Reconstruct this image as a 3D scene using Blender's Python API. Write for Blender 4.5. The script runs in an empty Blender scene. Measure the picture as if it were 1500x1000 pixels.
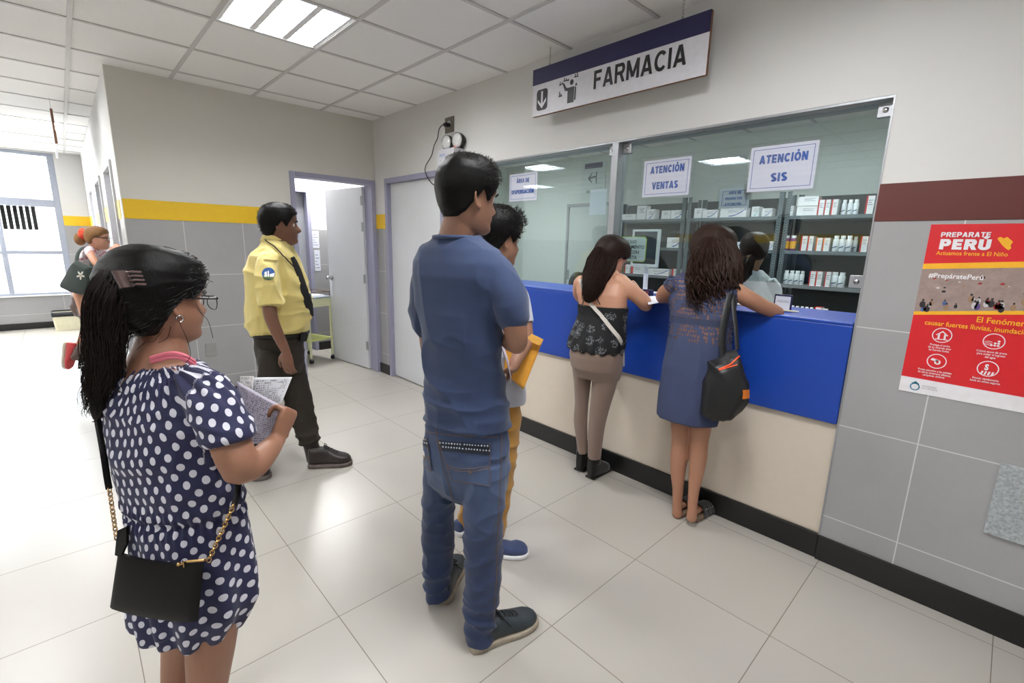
import bpy, bmesh, math, random
import numpy as np
from mathutils import Vector, Matrix, noise
random.seed(7)
rng = np.random.default_rng(7)
PI = math.pi
SC = bpy.context.scene
COL = SC.collection

# ------------------------------------------------------------------ camera
F_PX = 685.49
YAW, PITCH, ROLL = 0.81153, -0.20445, 0.02350
CAM = Vector((4.8256, -2.5064, 1.4698))
_fw = Vector((-math.sin(YAW)*math.cos(PITCH), math.cos(YAW)*math.cos(PITCH), math.sin(PITCH)))
_rt = _fw.cross(Vector((0, 0, 1))).normalized()
_up = _rt.cross(_fw)
_c, _s = math.cos(ROLL), math.sin(ROLL)
CR = _c*_rt + _s*_up
CU = -_s*_rt + _c*_up
cd = bpy.data.cameras.new('camera')
cd.sensor_fit = 'HORIZONTAL'; cd.sensor_width = 36.0
cd.lens = F_PX*36.0/1500.0
cd.clip_start = 0.05; cd.clip_end = 300
cam = bpy.data.objects.new('camera', cd); COL.objects.link(cam)
_m = Matrix((CR, CU, -_fw)).transposed().to_4x4(); _m.translation = CAM
cam.matrix_world = _m
SC.camera = cam
# ------------------------------------------------------------------ world, light, exposure
SC.view_settings.view_transform = 'Standard'
SC.view_settings.look = 'None'
SC.view_settings.gamma = 1.0
SC.view_settings.use_curve_mapping = False
SC.view_settings.exposure = 0.42
W = bpy.data.worlds.new('sky'); SC.world = W; W.use_nodes = True
_nt = W.node_tree; _bg = _nt.nodes['Background']
_sky = _nt.nodes.new('ShaderNodeTexSky')
_sky.sky_type = 'NISHITA'; _sky.sun_disc = False
_sky.sun_elevation = math.radians(62); _sky.sun_rotation = math.radians(200)
_sky.dust_density = 4.0; _sky.air_density = 1.3
_hs = _nt.nodes.new('ShaderNodeHueSaturation'); _hs.inputs['Saturation'].default_value = 0.45
_nt.links.new(_sky.outputs[0], _hs.inputs['Color'])
_nt.links.new(_hs.outputs[0], _bg.inputs[0])
_bg.inputs[1].default_value = 1.7
sl = bpy.data.lights.new('sun', 'SUN'); sl.energy = 1.8; sl.angle = math.radians(3)
sun = bpy.data.objects.new('sun', sl); COL.objects.link(sun)
sun.rotation_euler = (math.radians(28), 0, math.radians(75))
LAMP_W = 40.0          # each recessed hall fixture

# ------------------------------------------------------------------ helpers
def lin(c):
    """sRGB 0-255 to linear"""
    o = []
    for v in c[:3]:
        v /= 255.0
        o.append(v/12.92 if v <= 0.04045 else ((v+0.055)/1.055)**2.4)
    return (o[0], o[1], o[2], 1.0)

HR = Vector((math.cos(YAW), math.sin(YAW), 0))      # picture right, level
HF = Vector((-math.sin(YAW), math.cos(YAW), 0))     # away from the camera, level

def at(px, py, d):
    """point seen at (px,py) that lies d metres ahead of the camera (level depth)"""
    r = _fw + CR*((px-750)/F_PX) - CU*((py-500)/F_PX)
    return CAM + r*(d/r.dot(HF))

def on(px, py, ax, val):
    r = _fw + CR*((px-750)/F_PX) - CU*((py-500)/F_PX)
    return CAM + r*((val-CAM[ax])/r[ax])

def tag(o, label=None, cat=None, group=None, kind=None):
    if label: o['label'] = label
    if cat: o['category'] = cat
    if group: o['group'] = group
    if kind: o['kind'] = kind
    return o

def empty(name, loc=(0, 0, 0), rz=0.0, label=None, cat=None, group=None, kind=None):
    o = bpy.data.objects.new(name, None); COL.objects.link(o)
    o.empty_display_size = 0.1
    o.location = loc; o.rotation_euler = (0, 0, rz)
    bpy.context.view_layer.update()
    return tag(o, label, cat, group, kind)

def link(name, me, mat=None, parent=None, smooth=True):
    o = bpy.data.objects.new(name, me); COL.objects.link(o)
    if mat is not None and len(me.materials) == 0: me.materials.append(mat)
    if smooth:
        me.polygons.foreach_set('use_smooth', [True]*len(me.polygons))
    if parent is not None:
        o.parent = parent
        o.matrix_parent_inverse = world_of(parent).inverted()   # vertices are authored in world space
    return o

def world_of(o):
    m = o.matrix_parent_inverse @ o.matrix_basis if o.parent else o.matrix_basis.copy()
    return world_of(o.parent) @ m if o.parent else m

def recentre(o):
    """move a world-authored mesh's origin to the middle of its base"""
    me = o.data
    n = len(me.vertices)
    if n == 0: return o
    co = np.empty(n*3); me.vertices.foreach_get('co', co); co = co.reshape(-1, 3)
    c = np.array([(co[:, 0].min()+co[:, 0].max())/2, (co[:, 1].min()+co[:, 1].max())/2, co[:, 2].min()])
    co -= c; me.vertices.foreach_set('co', co.ravel()); me.update()
    o.location = Vector(c)
    return o

class MB:
    def __init__(s):
        s.v = []; s.f = []; s.m = []; s.mi = 0
    def add(s, vs, fs):
        b = len(s.v)
        s.v += [tuple(v) for v in vs]
        s.f += [tuple(b+i for i in f) for f in fs]
        s.m += [s.mi]*len(fs)
        return s
    def box(s, x0, x1, y0, y1, z0, z1, M=None):
        vs = [Vector((x, y, z)) for z in (z0, z1) for y in (y0, y1) for x in (x0, x1)]
        if M is not None: vs = [M @ v for v in vs]
        return s.add(vs, [(0, 2, 3, 1), (4, 5, 7, 6), (0, 1, 5, 4), (2, 6, 7, 3), (0, 4, 6, 2), (1, 3, 7, 5)])
    def loft(s, rings, cap=True, close=False):
        n = len(rings[0]); b = len(s.v)
        vs = [p for r in rings for p in r]; fs = []
        k = len(rings)
        for i in range(k if close else k-1):
            a = i*n; c = ((i+1) % k)*n
            for j in range(n):
                fs.append((a+j, a+(j+1) % n, c+(j+1) % n, c+j))
        if cap and not close:
            c0 = sum((Vector(p) for p in rings[0]), Vector())/n
            c1 = sum((Vector(p) for p in rings[-1]), Vector())/n
            vs = vs+[c0, c1]; i0 = len(vs)-2
            for j in range(n):
                fs.append((i0, (j+1) % n, j))
                fs.append((i0+1, (k-1)*n+j, (k-1)*n+(j+1) % n))
        return s.add(vs, fs)
    def tube(s, pts, rad, n=12, cap=True, flat=1.0, updir=None, roundcap=False):
        pts = [Vector(p) for p in pts]
        if not hasattr(rad, '__len__'): rad = [rad]*len(pts)
        if roundcap:
            d0 = (pts[0]-pts[1]).normalized(); d1 = (pts[-1]-pts[-2]).normalized()
            r0, r1 = rad[0], rad[-1]
            P = [pts[0]+d0*r0*.95, pts[0]+d0*r0*.7]+pts+[pts[-1]+d1*r1*.7, pts[-1]+d1*r1*.95]
            rad = [r0*.3, r0*.72]+list(rad)+[r1*.72, r1*.3]; pts = P
        rings = []; prev = None
        for i, p in enumerate(pts):
            t = (pts[min(i+1, len(pts)-1)]-pts[max(i-1, 0)])
            t = t.normalized() if t.length > 1e-9 else Vector((0, 0, 1))
            if prev is None:
                a = Vector(updir) if updir is not None else (Vector((0, 0, 1)) if abs(t.z) < .9 else Vector((1, 0, 0)))
            else: a = prev
            a = (a-t*a.dot(t)).normalized(); b = t.cross(a); prev = a
            r = rad[i]
            rings.append([p+a*(r*math.cos(q)*flat)+b*(r*math.sin(q)) for q in [2*PI*j/n for j in range(n)]])
        return s.loft(rings, cap)
    def cyl(s, p0, p1, r, n=20, r2=None):
        return s.tube([p0, p1], [r, r if r2 is None else r2], n)
    def lathe(s, c, prof, n=24, axis=None, up=None):
        """prof: (radius, height) from c along axis"""
        ax = Vector(axis or (0, 0, 1)).normalized()
        a = Vector((1, 0, 0)) if abs(ax.x) < .9 else Vector((0, 1, 0))
        a = (a-ax*a.dot(ax)).normalized(); b = ax.cross(a); c = Vector(c)
        return s.loft([[c+ax*h+a*(r*math.cos(2*PI*j/n))+b*(r*math.sin(2*PI*j/n)) for j in range(n)] for r, h in prof])
    def ball(s, c, r, n=16, M=None):
        c = Vector(c); rr = r if hasattr(r, '__len__') else (r, r, r)
        rings = []
        k = n//2
        for i in range(k+1):
            ph = -PI/2+PI*(i+.0)/k
            if i == 0: ph += .08
            if i == k: ph -= .08
            rings.append([Vector((rr[0]*math.cos(ph)*math.cos(2*PI*j/n), rr[1]*math.cos(ph)*math.sin(2*PI*j/n), rr[2]*math.sin(ph))) for j in range(n)])
        if M is not None: rings = [[M @ v for v in r_] for r_ in rings]
        return s.loft([[c+v for v in r_] for r_ in rings])
    def mesh(s, name='m'):
        me = bpy.data.meshes.new(name); me.from_pydata(s.v, [], s.f)
        if any(s.m): me.polygons.foreach_set('material_index', s.m)
        me.update(); return me
    def build(s, name, mat, parent=None, smooth=False, bevel=0.0, seg=2, fixn=True):
        me = s.mesh(name)
        if fixn:
            bm = bmesh.new(); bm.from_mesh(me)
            bmesh.ops.recalc_face_normals(bm, faces=bm.faces)
            bm.to_mesh(me); bm.free()
        mats = mat if isinstance(mat, (list, tuple)) else [mat]
        for m_ in mats: me.materials.append(m_)
        o = link(name, me, None, parent, smooth)
        if smooth and not bevel:
            try: me.set_sharp_from_angle(angle=math.radians(50))
            except Exception: pass
        if bevel:
            b = o.modifiers.new('bevel', 'BEVEL'); b.width = bevel; b.segments = seg; b.limit_method = 'ANGLE'
            b.angle_limit = math.radians(40); b.harden_normals = False
        if parent is None and not name.startswith(('wall', 'floor', 'ceiling')): recentre(o)
        return o

# ------------------------------------------------------------------ materials
_M = {}
def new_mat(name):
    m = bpy.data.materials.new(name); m.use_nodes = True
    nt = m.node_tree; b = nt.nodes['Principled BSDF']
    return m, nt, b
def node(nt, t, **kw):
    n = nt.nodes.new(t)
    for k, v in kw.items():
        if hasattr(n, k): setattr(n, k, v)
        else: n.inputs[k].default_value = v
    return n
def mth(nt, op, a, b=None, c=None):
    n = nt.nodes.new('ShaderNodeMath'); n.operation = op
    for i, x in enumerate((a, b, c)):
        if x is None: continue
        if isinstance(x, (int, float)): n.inputs[i].default_value = x
        else: nt.links.new(x, n.inputs[i])
    return n.outputs[0]
def mixc(nt, fac, a, b):
    n = nt.nodes.new('ShaderNodeMix'); n.data_type = 'RGBA'
    for s_, x in ((n.inputs[0], fac), (n.inputs[6], a), (n.inputs[7], b)):
        if isinstance(x, (int, float)): s_.default_value = x
        elif isinstance(x, tuple): s_.default_value = x
        else: nt.links.new(x, s_)
    return n.outputs[2]
def objco(nt):
    g = nt.nodes.new('ShaderNodeNewGeometry')     # world position: every surface is built in place
    sp = nt.nodes.new('ShaderNodeSeparateXYZ'); nt.links.new(g.outputs['Position'], sp.inputs[0])
    return g.outputs['Position'], sp.outputs[0], sp.outputs[1], sp.outputs[2]
def noise_tex(nt, vec, scale, detail=3.0, rough=.5):
    n = nt.nodes.new('ShaderNodeTexNoise'); n.inputs['Scale'].default_value = scale
    n.inputs['Detail'].default_value = detail; n.inputs['Roughness'].default_value = rough
    if vec is not None: nt.links.new(vec, n.inputs['Vector'])
    return n.outputs['Fac']
def bump(nt, b, h, strength=.2, dist=.002):
    n = nt.nodes.new('ShaderNodeBump'); n.inputs['Strength'].default_value = strength
    n.inputs['Distance'].default_value = dist
    nt.links.new(h, n.inputs['Height']); nt.links.new(n.outputs[0], b.inputs['Normal'])
    return n
def pm(name, rgb, rough=.5, metal=0.0, var=.05, vscale=30.0, bmp=0.0, bscale=200.0, bdist=.001, spec=.5, coat=0.0, sheen=0.0, emit=None):
    """plain procedural material: base colour with slight noise variation, optional bump"""
    if name in _M: return _M[name]
    m, nt, b = new_mat(name)
    tc = nt.nodes.new('ShaderNodeTexCoord')
    c = lin(rgb) if max(rgb[:3]) > 1 else tuple(rgb[:3])+(1,)
    f = noise_tex(nt, tc.outputs['Object'], vscale)
    lo = tuple(x*(1-var*2) for x in c[:3])+(1,); hi = tuple(min(1, x*(1+var*2)) for x in c[:3])+(1,)
    nt.links.new(mixc(nt, f, lo, hi), b.inputs['Base Color'])
    b.inputs['Roughness'].default_value = rough; b.inputs['Metallic'].default_value = metal
    b.inputs['Specular IOR Level'].default_value = spec
    b.inputs['Coat Weight'].default_value = coat
    b.inputs['Sheen Weight'].default_value = sheen
    if bmp: bump(nt, b, noise_tex(nt, tc.outputs['Object'], bscale), bmp, bdist)
    if emit:
        b.inputs['Emission Color'].default_value = c; b.inputs['Emission Strength'].default_value = emit
    _M[name] = m
    return m

def line_mask(nt, co, off, period, half):
    """1 on a grout line"""
    a = mth(nt, 'DIVIDE', mth(nt, 'SUBTRACT', co, off), period)
    a = mth(nt, 'ABSOLUTE', mth(nt, 'SUBTRACT', mth(nt, 'FRACT', mth(nt, 'ADD', a, 0.5)), 0.5))
    return mth(nt, 'LESS_THAN', a, half/period)

FX, FY = 2.6044, -0.0852       # floor grout lines
def floor_mat():
    m, nt, b = new_mat('floor_tile'); P, x, y, z = objco(nt)
    g = mth(nt, 'MAXIMUM', line_mask(nt, x, FX, .6, .0016), line_mask(nt, y, FY, .6, .0016))
    cx = mth(nt, 'FLOOR', mth(nt, 'DIVIDE', mth(nt, 'SUBTRACT', x, FX), .6))
    cy = mth(nt, 'FLOOR', mth(nt, 'DIVIDE', mth(nt, 'SUBTRACT', y, FY), .6))
    wn = nt.nodes.new('ShaderNodeTexWhiteNoise'); wn.noise_dimensions = '2D'
    cb = nt.nodes.new('ShaderNodeCombineXYZ'); nt.links.new(cx, cb.inputs[0]); nt.links.new(cy, cb.inputs[1])
    nt.links.new(cb.outputs[0], wn.inputs['Vector'])
    cloud = noise_tex(nt, P, 2.2, 5, .6)
    base = mixc(nt, cloud, lin((168, 164, 156)), lin((173, 169, 162)))
    base = mixc(nt, mth(nt, 'MULTIPLY', wn.outputs['Value'], .25), base, lin((163, 158, 150)))
    sp = noise_tex(nt, P, 160, 2)
    base = mixc(nt, mth(nt, 'MULTIPLY', mth(nt, 'GREATER_THAN', sp, .72), .12), base, lin((150, 145, 138)))
    nt.links.new(mixc(nt, g, base, lin((118, 110, 100))), b.inputs['Base Color'])
    r = mth(nt, 'ADD', mth(nt, 'MULTIPLY', noise_tex(nt, P, 5, 4), .04), .27)
    nt.links.new(mth(nt, 'MAXIMUM', r, mth(nt, 'MULTIPLY', g, .8)), b.inputs['Roughness'])
    b.inputs['Specular IOR Level'].default_value = .5
    return m
def wall_mat(name, axis, off, period, zoff=.23, zper=.46, paint=(212, 211, 209)):
    """painted above 1.75 m, grey porcelain tile below"""
    m, nt, b = new_mat(name); P, x, y, z = objco(nt)
    u = x if axis == 'x' else y
    low = mth(nt, 'LESS_THAN', z, 1.60)
    g = mth(nt, 'MAXIMUM', line_mask(nt, u, off, period, .0022), line_mask(nt, z, zoff, zper, .0022))
    n1 = noise_tex(nt, P, 3.0, 6, .65); n2 = noise_tex(nt, P, 60, 4, .6)
    tile = mixc(nt, n1, lin((150, 150, 151)), lin((166, 166, 167)))
    tile = mixc(nt, mth(nt, 'MULTIPLY', n2, .25), tile, lin((142, 141, 141)))
    tile = mixc(nt, g, tile, lin((204, 203, 202)))
    pn = mixc(nt, noise_tex(nt, P, 1.3, 3), lin(paint), lin(tuple(min(255, c+5) for c in paint)))
    nt.links.new(mixc(nt, low, pn, tile), b.inputs['Base Color'])
    rr = mth(nt, 'SUBTRACT', .6, mth(nt, 'MULTIPLY', low, .25))
    nt.links.new(rr, b.inputs['Roughness'])
    bump(nt, b, noise_tex(nt, P, 350, 2), .08, .0006)
    return m
def glass_mat(name, tint=(.84, .90, .90), refl=1.0):
    """clear sheet: tinted see-through with mirror reflection by angle"""
    m = bpy.data.materials.new(name); m.use_nodes = True; nt = m.node_tree; nt.nodes.clear()
    out = nt.nodes.new('ShaderNodeOutputMaterial'); mx = nt.nodes.new('ShaderNodeMixShader')
    tr = nt.nodes.new('ShaderNodeBsdfTransparent'); tr.inputs[0].default_value = tint+(1,)
    gl = nt.nodes.new('ShaderNodeBsdfGlossy'); gl.inputs['Roughness'].default_value = .004
    gl.inputs['Color'].default_value = (.95, 1, .99, 1)
    tc = nt.nodes.new('ShaderNodeNewGeometry')
    dp = nt.nodes.new('ShaderNodeVectorMath'); dp.operation = 'DOT_PRODUCT'
    nt.links.new(tc.outputs['Normal'], dp.inputs[0]); nt.links.new(tc.outputs['Incoming'], dp.inputs[1])
    k = mth(nt, 'POWER', mth(nt, 'SUBTRACT', 1.0, mth(nt, 'ABSOLUTE', dp.outputs['Value'])), 5.0)
    f = mth(nt, 'MULTIPLY', mth(nt, 'ADD', mth(nt, 'MULTIPLY', k, .93), .065), refl)
    nt.links.new(f, mx.inputs[0]); nt.links.new(tr.outputs[0], mx.inputs[1]); nt.links.new(gl.outputs[0], mx.inputs[2])
    nt.links.new(mx.outputs[0], out.inputs[0])
    return m
# ================================================================== THE ROOM
XW, XE, YS, YN = -5.57, 8.0, -6.5, 2.95
H = 2.69
M_floor = floor_mat()
M_wallP = wall_mat('wall_paint_and_tile_x', 'x', 4.668, .45)
M_wallB = wall_mat('wall_paint_and_tile_y', 'y', -1.305, .445, paint=(212, 209, 202))
M_wallW = wall_mat('wall_paint_and_tile_far', 'y', -2.6, .9)
M_frame = pm('lavender_frame_paint', (150, 150, 172), .45, var=.03)
M_black = pm('black_skirting', (20, 20, 21), .3, var=.2, vscale=60)
M_yellow = pm('yellow_band_paint', (226, 184, 22), .5, var=.02)
M_red = pm('dark_red_band_paint', (88, 33, 26), .5, var=.03)
M_white = pm('white_paint', (226, 224, 220), .5, var=.02)
M_door = pm('door_laminate', (214, 216, 220), .38, var=.02, vscale=4)
M_alu = pm('brushed_aluminium', (160, 162, 166), .42, .6, var=.04)
M_steel = pm('polished_steel', (190, 190, 192), .2, 1.0, var=.03)
M_intw = pm('pharmacy_wall_paint', (205, 212, 208), .6, var=.02)
M_ceil = pm('mineral_ceiling_panel', (236, 235, 233), .8, var=.02, vscale=90, bmp=.15, bscale=260, bdist=.001)
M_tbar = pm('white_ceiling_runner', (200, 198, 196), .5, var=.01)
M_glass = glass_mat('teller_glass')
M_clear = glass_mat('window_glass', (.96, .98, .98), .8)

MB().box(XW-.2, XE+.2, YS-.2, YN+.2, -.12, 0).build('floor', M_floor)['kind'] = 'structure'

# ceiling: lay-in panels between runners; fixture cells stay open
CX0, CY0, TX, TY = .2359, -.5426, .6085, -.5918
def cell(b, a):      # (x0,x1,y0,y1)
    x0 = CX0+b*TX; ya = CY0+a*TY
    return x0, x0+TX, ya+TY, ya
hall_lights = [(2, 1), (2, 6), (-2, 4), (-5, 7), (-6, 3), (6, 1), (6, 6), (10, 3), (-9, 5)]
pharm_lights = [(-1, -4), (5, -4), (3, -2)]
back_lights = [(-3, -1), (-6, 0)]
open_cells = set(hall_lights+pharm_lights+back_lights)
c = MB()
for b_ in range(-10, 14):
    for a_ in range(-7, 11):
        if (b_, a_) in open_cells: continue
        x0, x1, y0, y1 = cell(b_, a_)
        if x1 < XW-.1 or x0 > XE+.1 or y1 < YS-.1 or y0 > YN+.1: continue
        x0 = max(x0, XW-.1); x1 = min(x1, XE+.1); y0 = max(y0, YS-.1); y1 = min(y1, YN+.1)
        c.box(x0+.008, x1-.008, y0+.008, y1-.008, H+.004, H+.02)
c.box(XW-.25, XE+.25, YS-.25, YN+.25, H+.28, H+.4)  # unseen slab added over the panels to keep sky light out
co_ = c.build('ceiling', M_ceil); co_['kind'] = 'structure'
r_ = MB()
for b_ in range(-10, 14):
    x = CX0+b_*TX
    if XW < x < XE: r_.box(x-.012, x+.012, YS, YN, H-.002, H+.03)
for a_ in range(-6, 11):
    y = CY0+a_*TY
    if YS < y < YN: r_.box(XW, XE, y-.012, y+.012, H-.0035, H+.03)
rr_ = r_.build('ceiling', M_tbar); rr_['kind'] = 'structure'

# pharmacy wall (y 0..0.15), openings: door_2 and the service window
WL, WR, WT, CT = 1.74, 4.385, 2.095, 1.165
w = MB()
w.box(0, .27, 0, .15, 0, H+.3).box(.27, 1.25, 0, .15, 2.10, H+.3).box(1.25, WL, 0, .15, 0, H+.3)
w.box(WL, WR, 0, .15, WT, H+.3).box(WR, XE, 0, .15, 0, H+.3)
w.build('wall_pharmacy', M_wallP)['kind'] = 'structure'
# wall with the open door (x -0.15..0)
w = MB()
w.box(-.15, 0, -2.132, -.873, 0, H+.3).box(-.15, 0, -.873, 0, 2.10, H+.3)
w.build('wall_back', M_wallB)['kind'] = 'structure'
# corridor wall y = -2.132 running to the far window, with three door recesses
recs = [(-1.22, -.42), (-2.75, -1.95), (-4.35, -3.5)]
w = MB(); xx = XW
for x0, x1 in sorted(recs):
    w.box(xx, x0, -2.132, -1.98, 0, H+.3); w.box(x0, x1, -2.132, -1.98, 2.08, H+.3); w.box(x0, x1, -2.05, -1.98, 0, 2.08); xx = x1
w.box(xx, -.15, -2.132, -1.98, 0, H+.3)
M_wallC = wall_mat('wall_paint_and_tile_corridor', 'x', -.3, .45)
w.build('wall_corridor', M_wallC)['kind'] = 'structure'
# far wall with window (x = -5.57)
w = MB()
w.box(XW-.2, XW, YS, -2.45, 0, .505).box(XW-.2, XW, -2.45, YN+.2, 0, H+.3).box(XW-.2, XW, YS-.2, YS, 0, H+.3).box(XW-.2, XW, YS, -2.45, H-.02, H+.3)
w.build('wall_far', M_wallW)['kind'] = 'structure'
w = MB(); w.box(XW-.2, XE+.2, YS-.2, YS, 0, H+.3); w.build('wall_opposite', wall_mat('wall_paint_and_tile_opp', 'x', 0.1, .9))['kind'] = 'structure'
w = MB(); w.box(XE, XE+.2, YS-.2, YN+.2, 0, H+.3); w.build('wall_right', wall_mat('wall_paint_and_tile_right', 'y', 0.1, .9))['kind'] = 'structure'
# rooms behind
w = MB(); w.box(-1.25, XE, YN, YN+.15, 0, H+.3); w.build('wall_pharmacy_rear', M_intw)['kind'] = 'structure'
w = MB(); w.box(-1.25, -1.1, .15, YN, 0, H+.3); w.build('wall_pharmacy_left', M_intw)['kind'] = 'structure'
w = MB(); w.box(4.62, 4.75, .15, YN, 0, H+.3); w.build('wall_pharmacy_right', M_intw)['kind'] = 'structure'
w = MB(); w.box(-3.2, -.15, .10, .15, 0, H+.3); w.build('wall_back_room_right', wall_mat('wall_back_room', 'x', -.4, .45, paint=(222, 222, 220)))['kind'] = 'structure'
w = MB(); w.box(-1.65, -1.5, -.13, .10, 0, H+.3).box(-1.65, -1.5, -.98, -.13, 2.10, H+.3).box(-1.65, -1.5, -1.98, -.98, 0, H+.3)
w.build('wall_back_room_far', wall_mat('wall_back_room_y', 'y', -.13, .45, paint=(222, 222, 220)))['kind'] = 'structure'
w = MB(); w.box(-3.2, -3.05, -1.98, .10, 0, H+.3); w.build('wall_back_room_end', M_white)['kind'] = 'structure'

# skirting boards
def skirt(name, *a):
    o = MB().box(*a).build(name, M_black, bevel=.003); o['kind'] = 'structure'; return o
skirt('baseboard_right', WR, XE, -.016, 0, 0, .125)
skirt('baseboard_counter', WL, WR-.001, -.006, .01, 0, .125)
skirt('baseboard_pharmacy', 0.001, .222, -.016, 0, 0, .11)
skirt('baseboard_middle', 1.272, WL-.001, -.016, 0, 0, .11)
skirt('baseboard_back', 0, .016, -2.132, -.9, 0, .11)
skirt('baseboard_far', XW, XW+.016, YS, -2.15, 0, .10)
skirt('baseboard_back_room', -1.5, -1.484, -.128, .098, 0, .11)
skirt('baseboard_corridor', -.418, -.15, -2.148, -2.132, 0, .11)
# colour bands
def band(n, m, *a):
    o = MB().box(*a).build('trim_%d' % n, m, bevel=.001); o['kind'] = 'structure'; return o
band(1, M_yellow, 0.0, .004, -2.132, -.874, 1.60, 1.75)
band(2, M_yellow, 0.005, .218, -.004, 0.0, 1.60, 1.75)
band(3, M_yellow, 1.275, WL, -.004, 0.0, 1.60, 1.75)
band(4, M_red, WR+.001, XE, -.004, 0.0, 1.60, 1.75)
band(5, M_yellow, XW, XW+.004, -2.449, -2.133, 1.60, 1.75)
n_ = 6
xx = XW+.01
for x0, x1 in sorted(recs)+[(-.152, 0)]:
    band(n_, M_yellow, xx, x0-.03, -2.136, -2.132, 1.60, 1.75); xx = x1+.03; n_ += 1
band(n_, M_yellow, -.02, 5.2, -6.5, -6.496, 1.60, 1.75)
# metal corner strip on the window's right edge and on the free end of the back wall
MB().box(WR-.004, WR+.003, -.003, .0, .125, WT).build('trim_11', M_alu)['kind'] = 'structure'
MB().box(-.002, .006, -2.136, -2.130, .11, H).build('trim_12', M_white)['kind'] = 'structure'

# ---- door_1: open door in the back wall
def frame_x(nm, x0, x1, ya, yb, zt, wd=.045, dep=.012, par=None):
    """door frame lining an opening in a wall of constant x"""
    f = MB()
    f.box(x0-dep, x1+dep, ya, ya+wd, 0, zt).box(x0-dep, x1+dep, yb-wd, yb, 0, zt).box(x0-dep, x1+dep, ya+wd, yb-wd, zt-wd, zt)
    return f.build(nm, M_frame, par, bevel=.003)
def frame_y(nm, xa, xb, y0, y1, zt, wd=.045, dep=.012, par=None):
    f = MB()
    f.box(xa, xa+wd, y0-dep, y1+dep, 0, zt).box(xb-wd, xb, y0-dep, y1+dep, 0, zt).box(xa+wd, xb-wd, y0-dep, y1+dep, zt-wd, zt)
    return f.build(nm, M_frame, par, bevel=.003)
d1 = empty('door_1', (-.07, -.43, 0), kind='structure')
frame_x('door_frame', -.15, 0, -.872, -.002, 2.10, par=d1)
# leaf swung into the back room, hinged at the right jamb
hin = Vector((-.165, -.052, 0)); far = Vector((-.90, -.150, 0))
ux = (far-hin).normalized(); uy = Vector((-ux.y, ux.x, 0))
LM = Matrix((ux, uy, Vector((0, 0, 1)))).transposed().to_4x4(); LM.translation = hin
leaf = MB().box(0, .76, -.02, .02, .012, 2.045, LM).build('door_leaf', M_door, d1, bevel=.002)
kb = MB()
for s_ in (-1, 1):
    ax_ = uy*s_
    kb.lathe(LM @ Vector((.70, s_*.02, 1.02)), [(.033, 0), (.033, .006), (.014, .01), (.012, .03), (.026, .038), (.03, .055), (.022, .068), (.004, .07)], 20, ax_)
kb.build('door_handle', M_steel, leaf, smooth=True)
for z_ in (.28, 1.05, 1.62, 1.90):
    h_ = MB(); h_.box(-.012, .032, .0205, .0235, z_-.05, z_+.05, LM).box(-.012, .032, -.0235, -.0205, z_-.05, z_+.05, LM).cyl(LM @ Vector((-.012, -.022, z_-.05)), LM @ Vector((-.012, -.022, z_+.05)), .006, 10)
    h_.build('hinge', M_alu, leaf)
cl = MB(); cl.box(.05, .25, -.05, -.022, 1.98, 2.03, LM); cl.tube([LM @ Vector((.12, -.05, 2.035)), LM @ Vector((.3, -.16, 2.04)), LM @ Vector((.02, -.2, 2.045))], .006, 8)
cl.build('door_closer', M_alu, leaf)
# ---- door_2: closed door beside the service window
d2 = empty('door_2', (.745, .02, 0), kind='structure')
frame_y('door_frame', .222, 1.27, 0, .15, 2.10, wd=.05, par=d2)
lf = MB().box(.275, 1.217, .03, .07, .012, 2.048).build('door_leaf', M_door, d2, bevel=.002)
MB().lathe((1.15, .03, 1.0), [(.033, 0), (.033, .006), (.012, .01), (.012, .03), (.028, .04), (.028, .06), (.004, .068)], 20, (0, -1, 0)).build('door_handle', M_steel, lf, smooth=True)
# ---- door_3: doorway deep in the back room
d3 = empty('door_3', (-1.57, -.55, 0), kind='structure')
frame_x('door_frame', -1.65, -1.5, -.978, -.132, 2.10, par=d3)
MB().box(-1.64, -1.60, -.933, -.178, .012, 2.05).build('door_leaf', pm('grey_door_laminate', (150, 152, 158), .4), d3, bevel=.002)
# ---- doors 4..6 in the corridor
for k, (x0, x1) in enumerate(recs):
    d = empty('door_%d' % (4+k), ((x0+x1)/2, -2.09, 0), kind='structure')
    f = MB(); f.box(x0, x0+.04, -2.15, -2.05, 0, 2.08).box(x1-.04, x1, -2.15, -2.05, 0, 2.08).box(x0+.04, x1-.04, -2.15, -2.05, 2.04, 2.08)
    f.build('door_frame', pm('pale_metal_frame', (205, 205, 210), .35), d, bevel=.003)
    lf = MB().box(x0+.041, x1-.041, -2.085, -2.051, .01, 2.038).build('door_leaf', pm('glossy_grey_door', (170, 176, 180), .15, coat=.5), d)
    MB().box(x0+.09, x0+.11, -2.11, -2.0855, .95, 1.10).build('door_handle', M_steel, lf)

# ---- window_1: service window of the pharmacy
w1 = empty('window_1', ((WL+WR)/2, .06, CT), kind='structure')
f = MB()
f.box(WL, WR, .0, .15, WT-.012, WT).box(WL, WL+.02, .0, .1, CT, WT-.012)
f.box(3.032, 3.078, -.004, .085, CT, WT-.012)
f.build('window_frame', M_alu, w1, bevel=.002)
MB().box(WL+.02, 3.032, .052, .060, CT+.001, WT-.013).build('window_pane', M_glass, w1)
MB().box(3.079, WR-.003, .052, .060, 1.315, WT-.013).build('window_pane', M_glass, w1)
def bracket(cx, cz, wd=.055):
    o = MB().box(cx-wd/2, cx+wd/2, .044, .068, cz-wd/2, cz+wd/2).build('glass_bracket', M_alu, w1, bevel=.002)
    MB().lathe((cx, .044, cz), [(.011, 0), (.011, .003), (.007, .006), (.001, .007)], 16, (0, -1, 0)).build('screw', M_steel, o, smooth=True)
bracket(3.006, WT-.045); bracket(3.108, WT-.045); bracket(WR-.032, WT-.045); bracket(WR-.032, 1.343)
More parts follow.
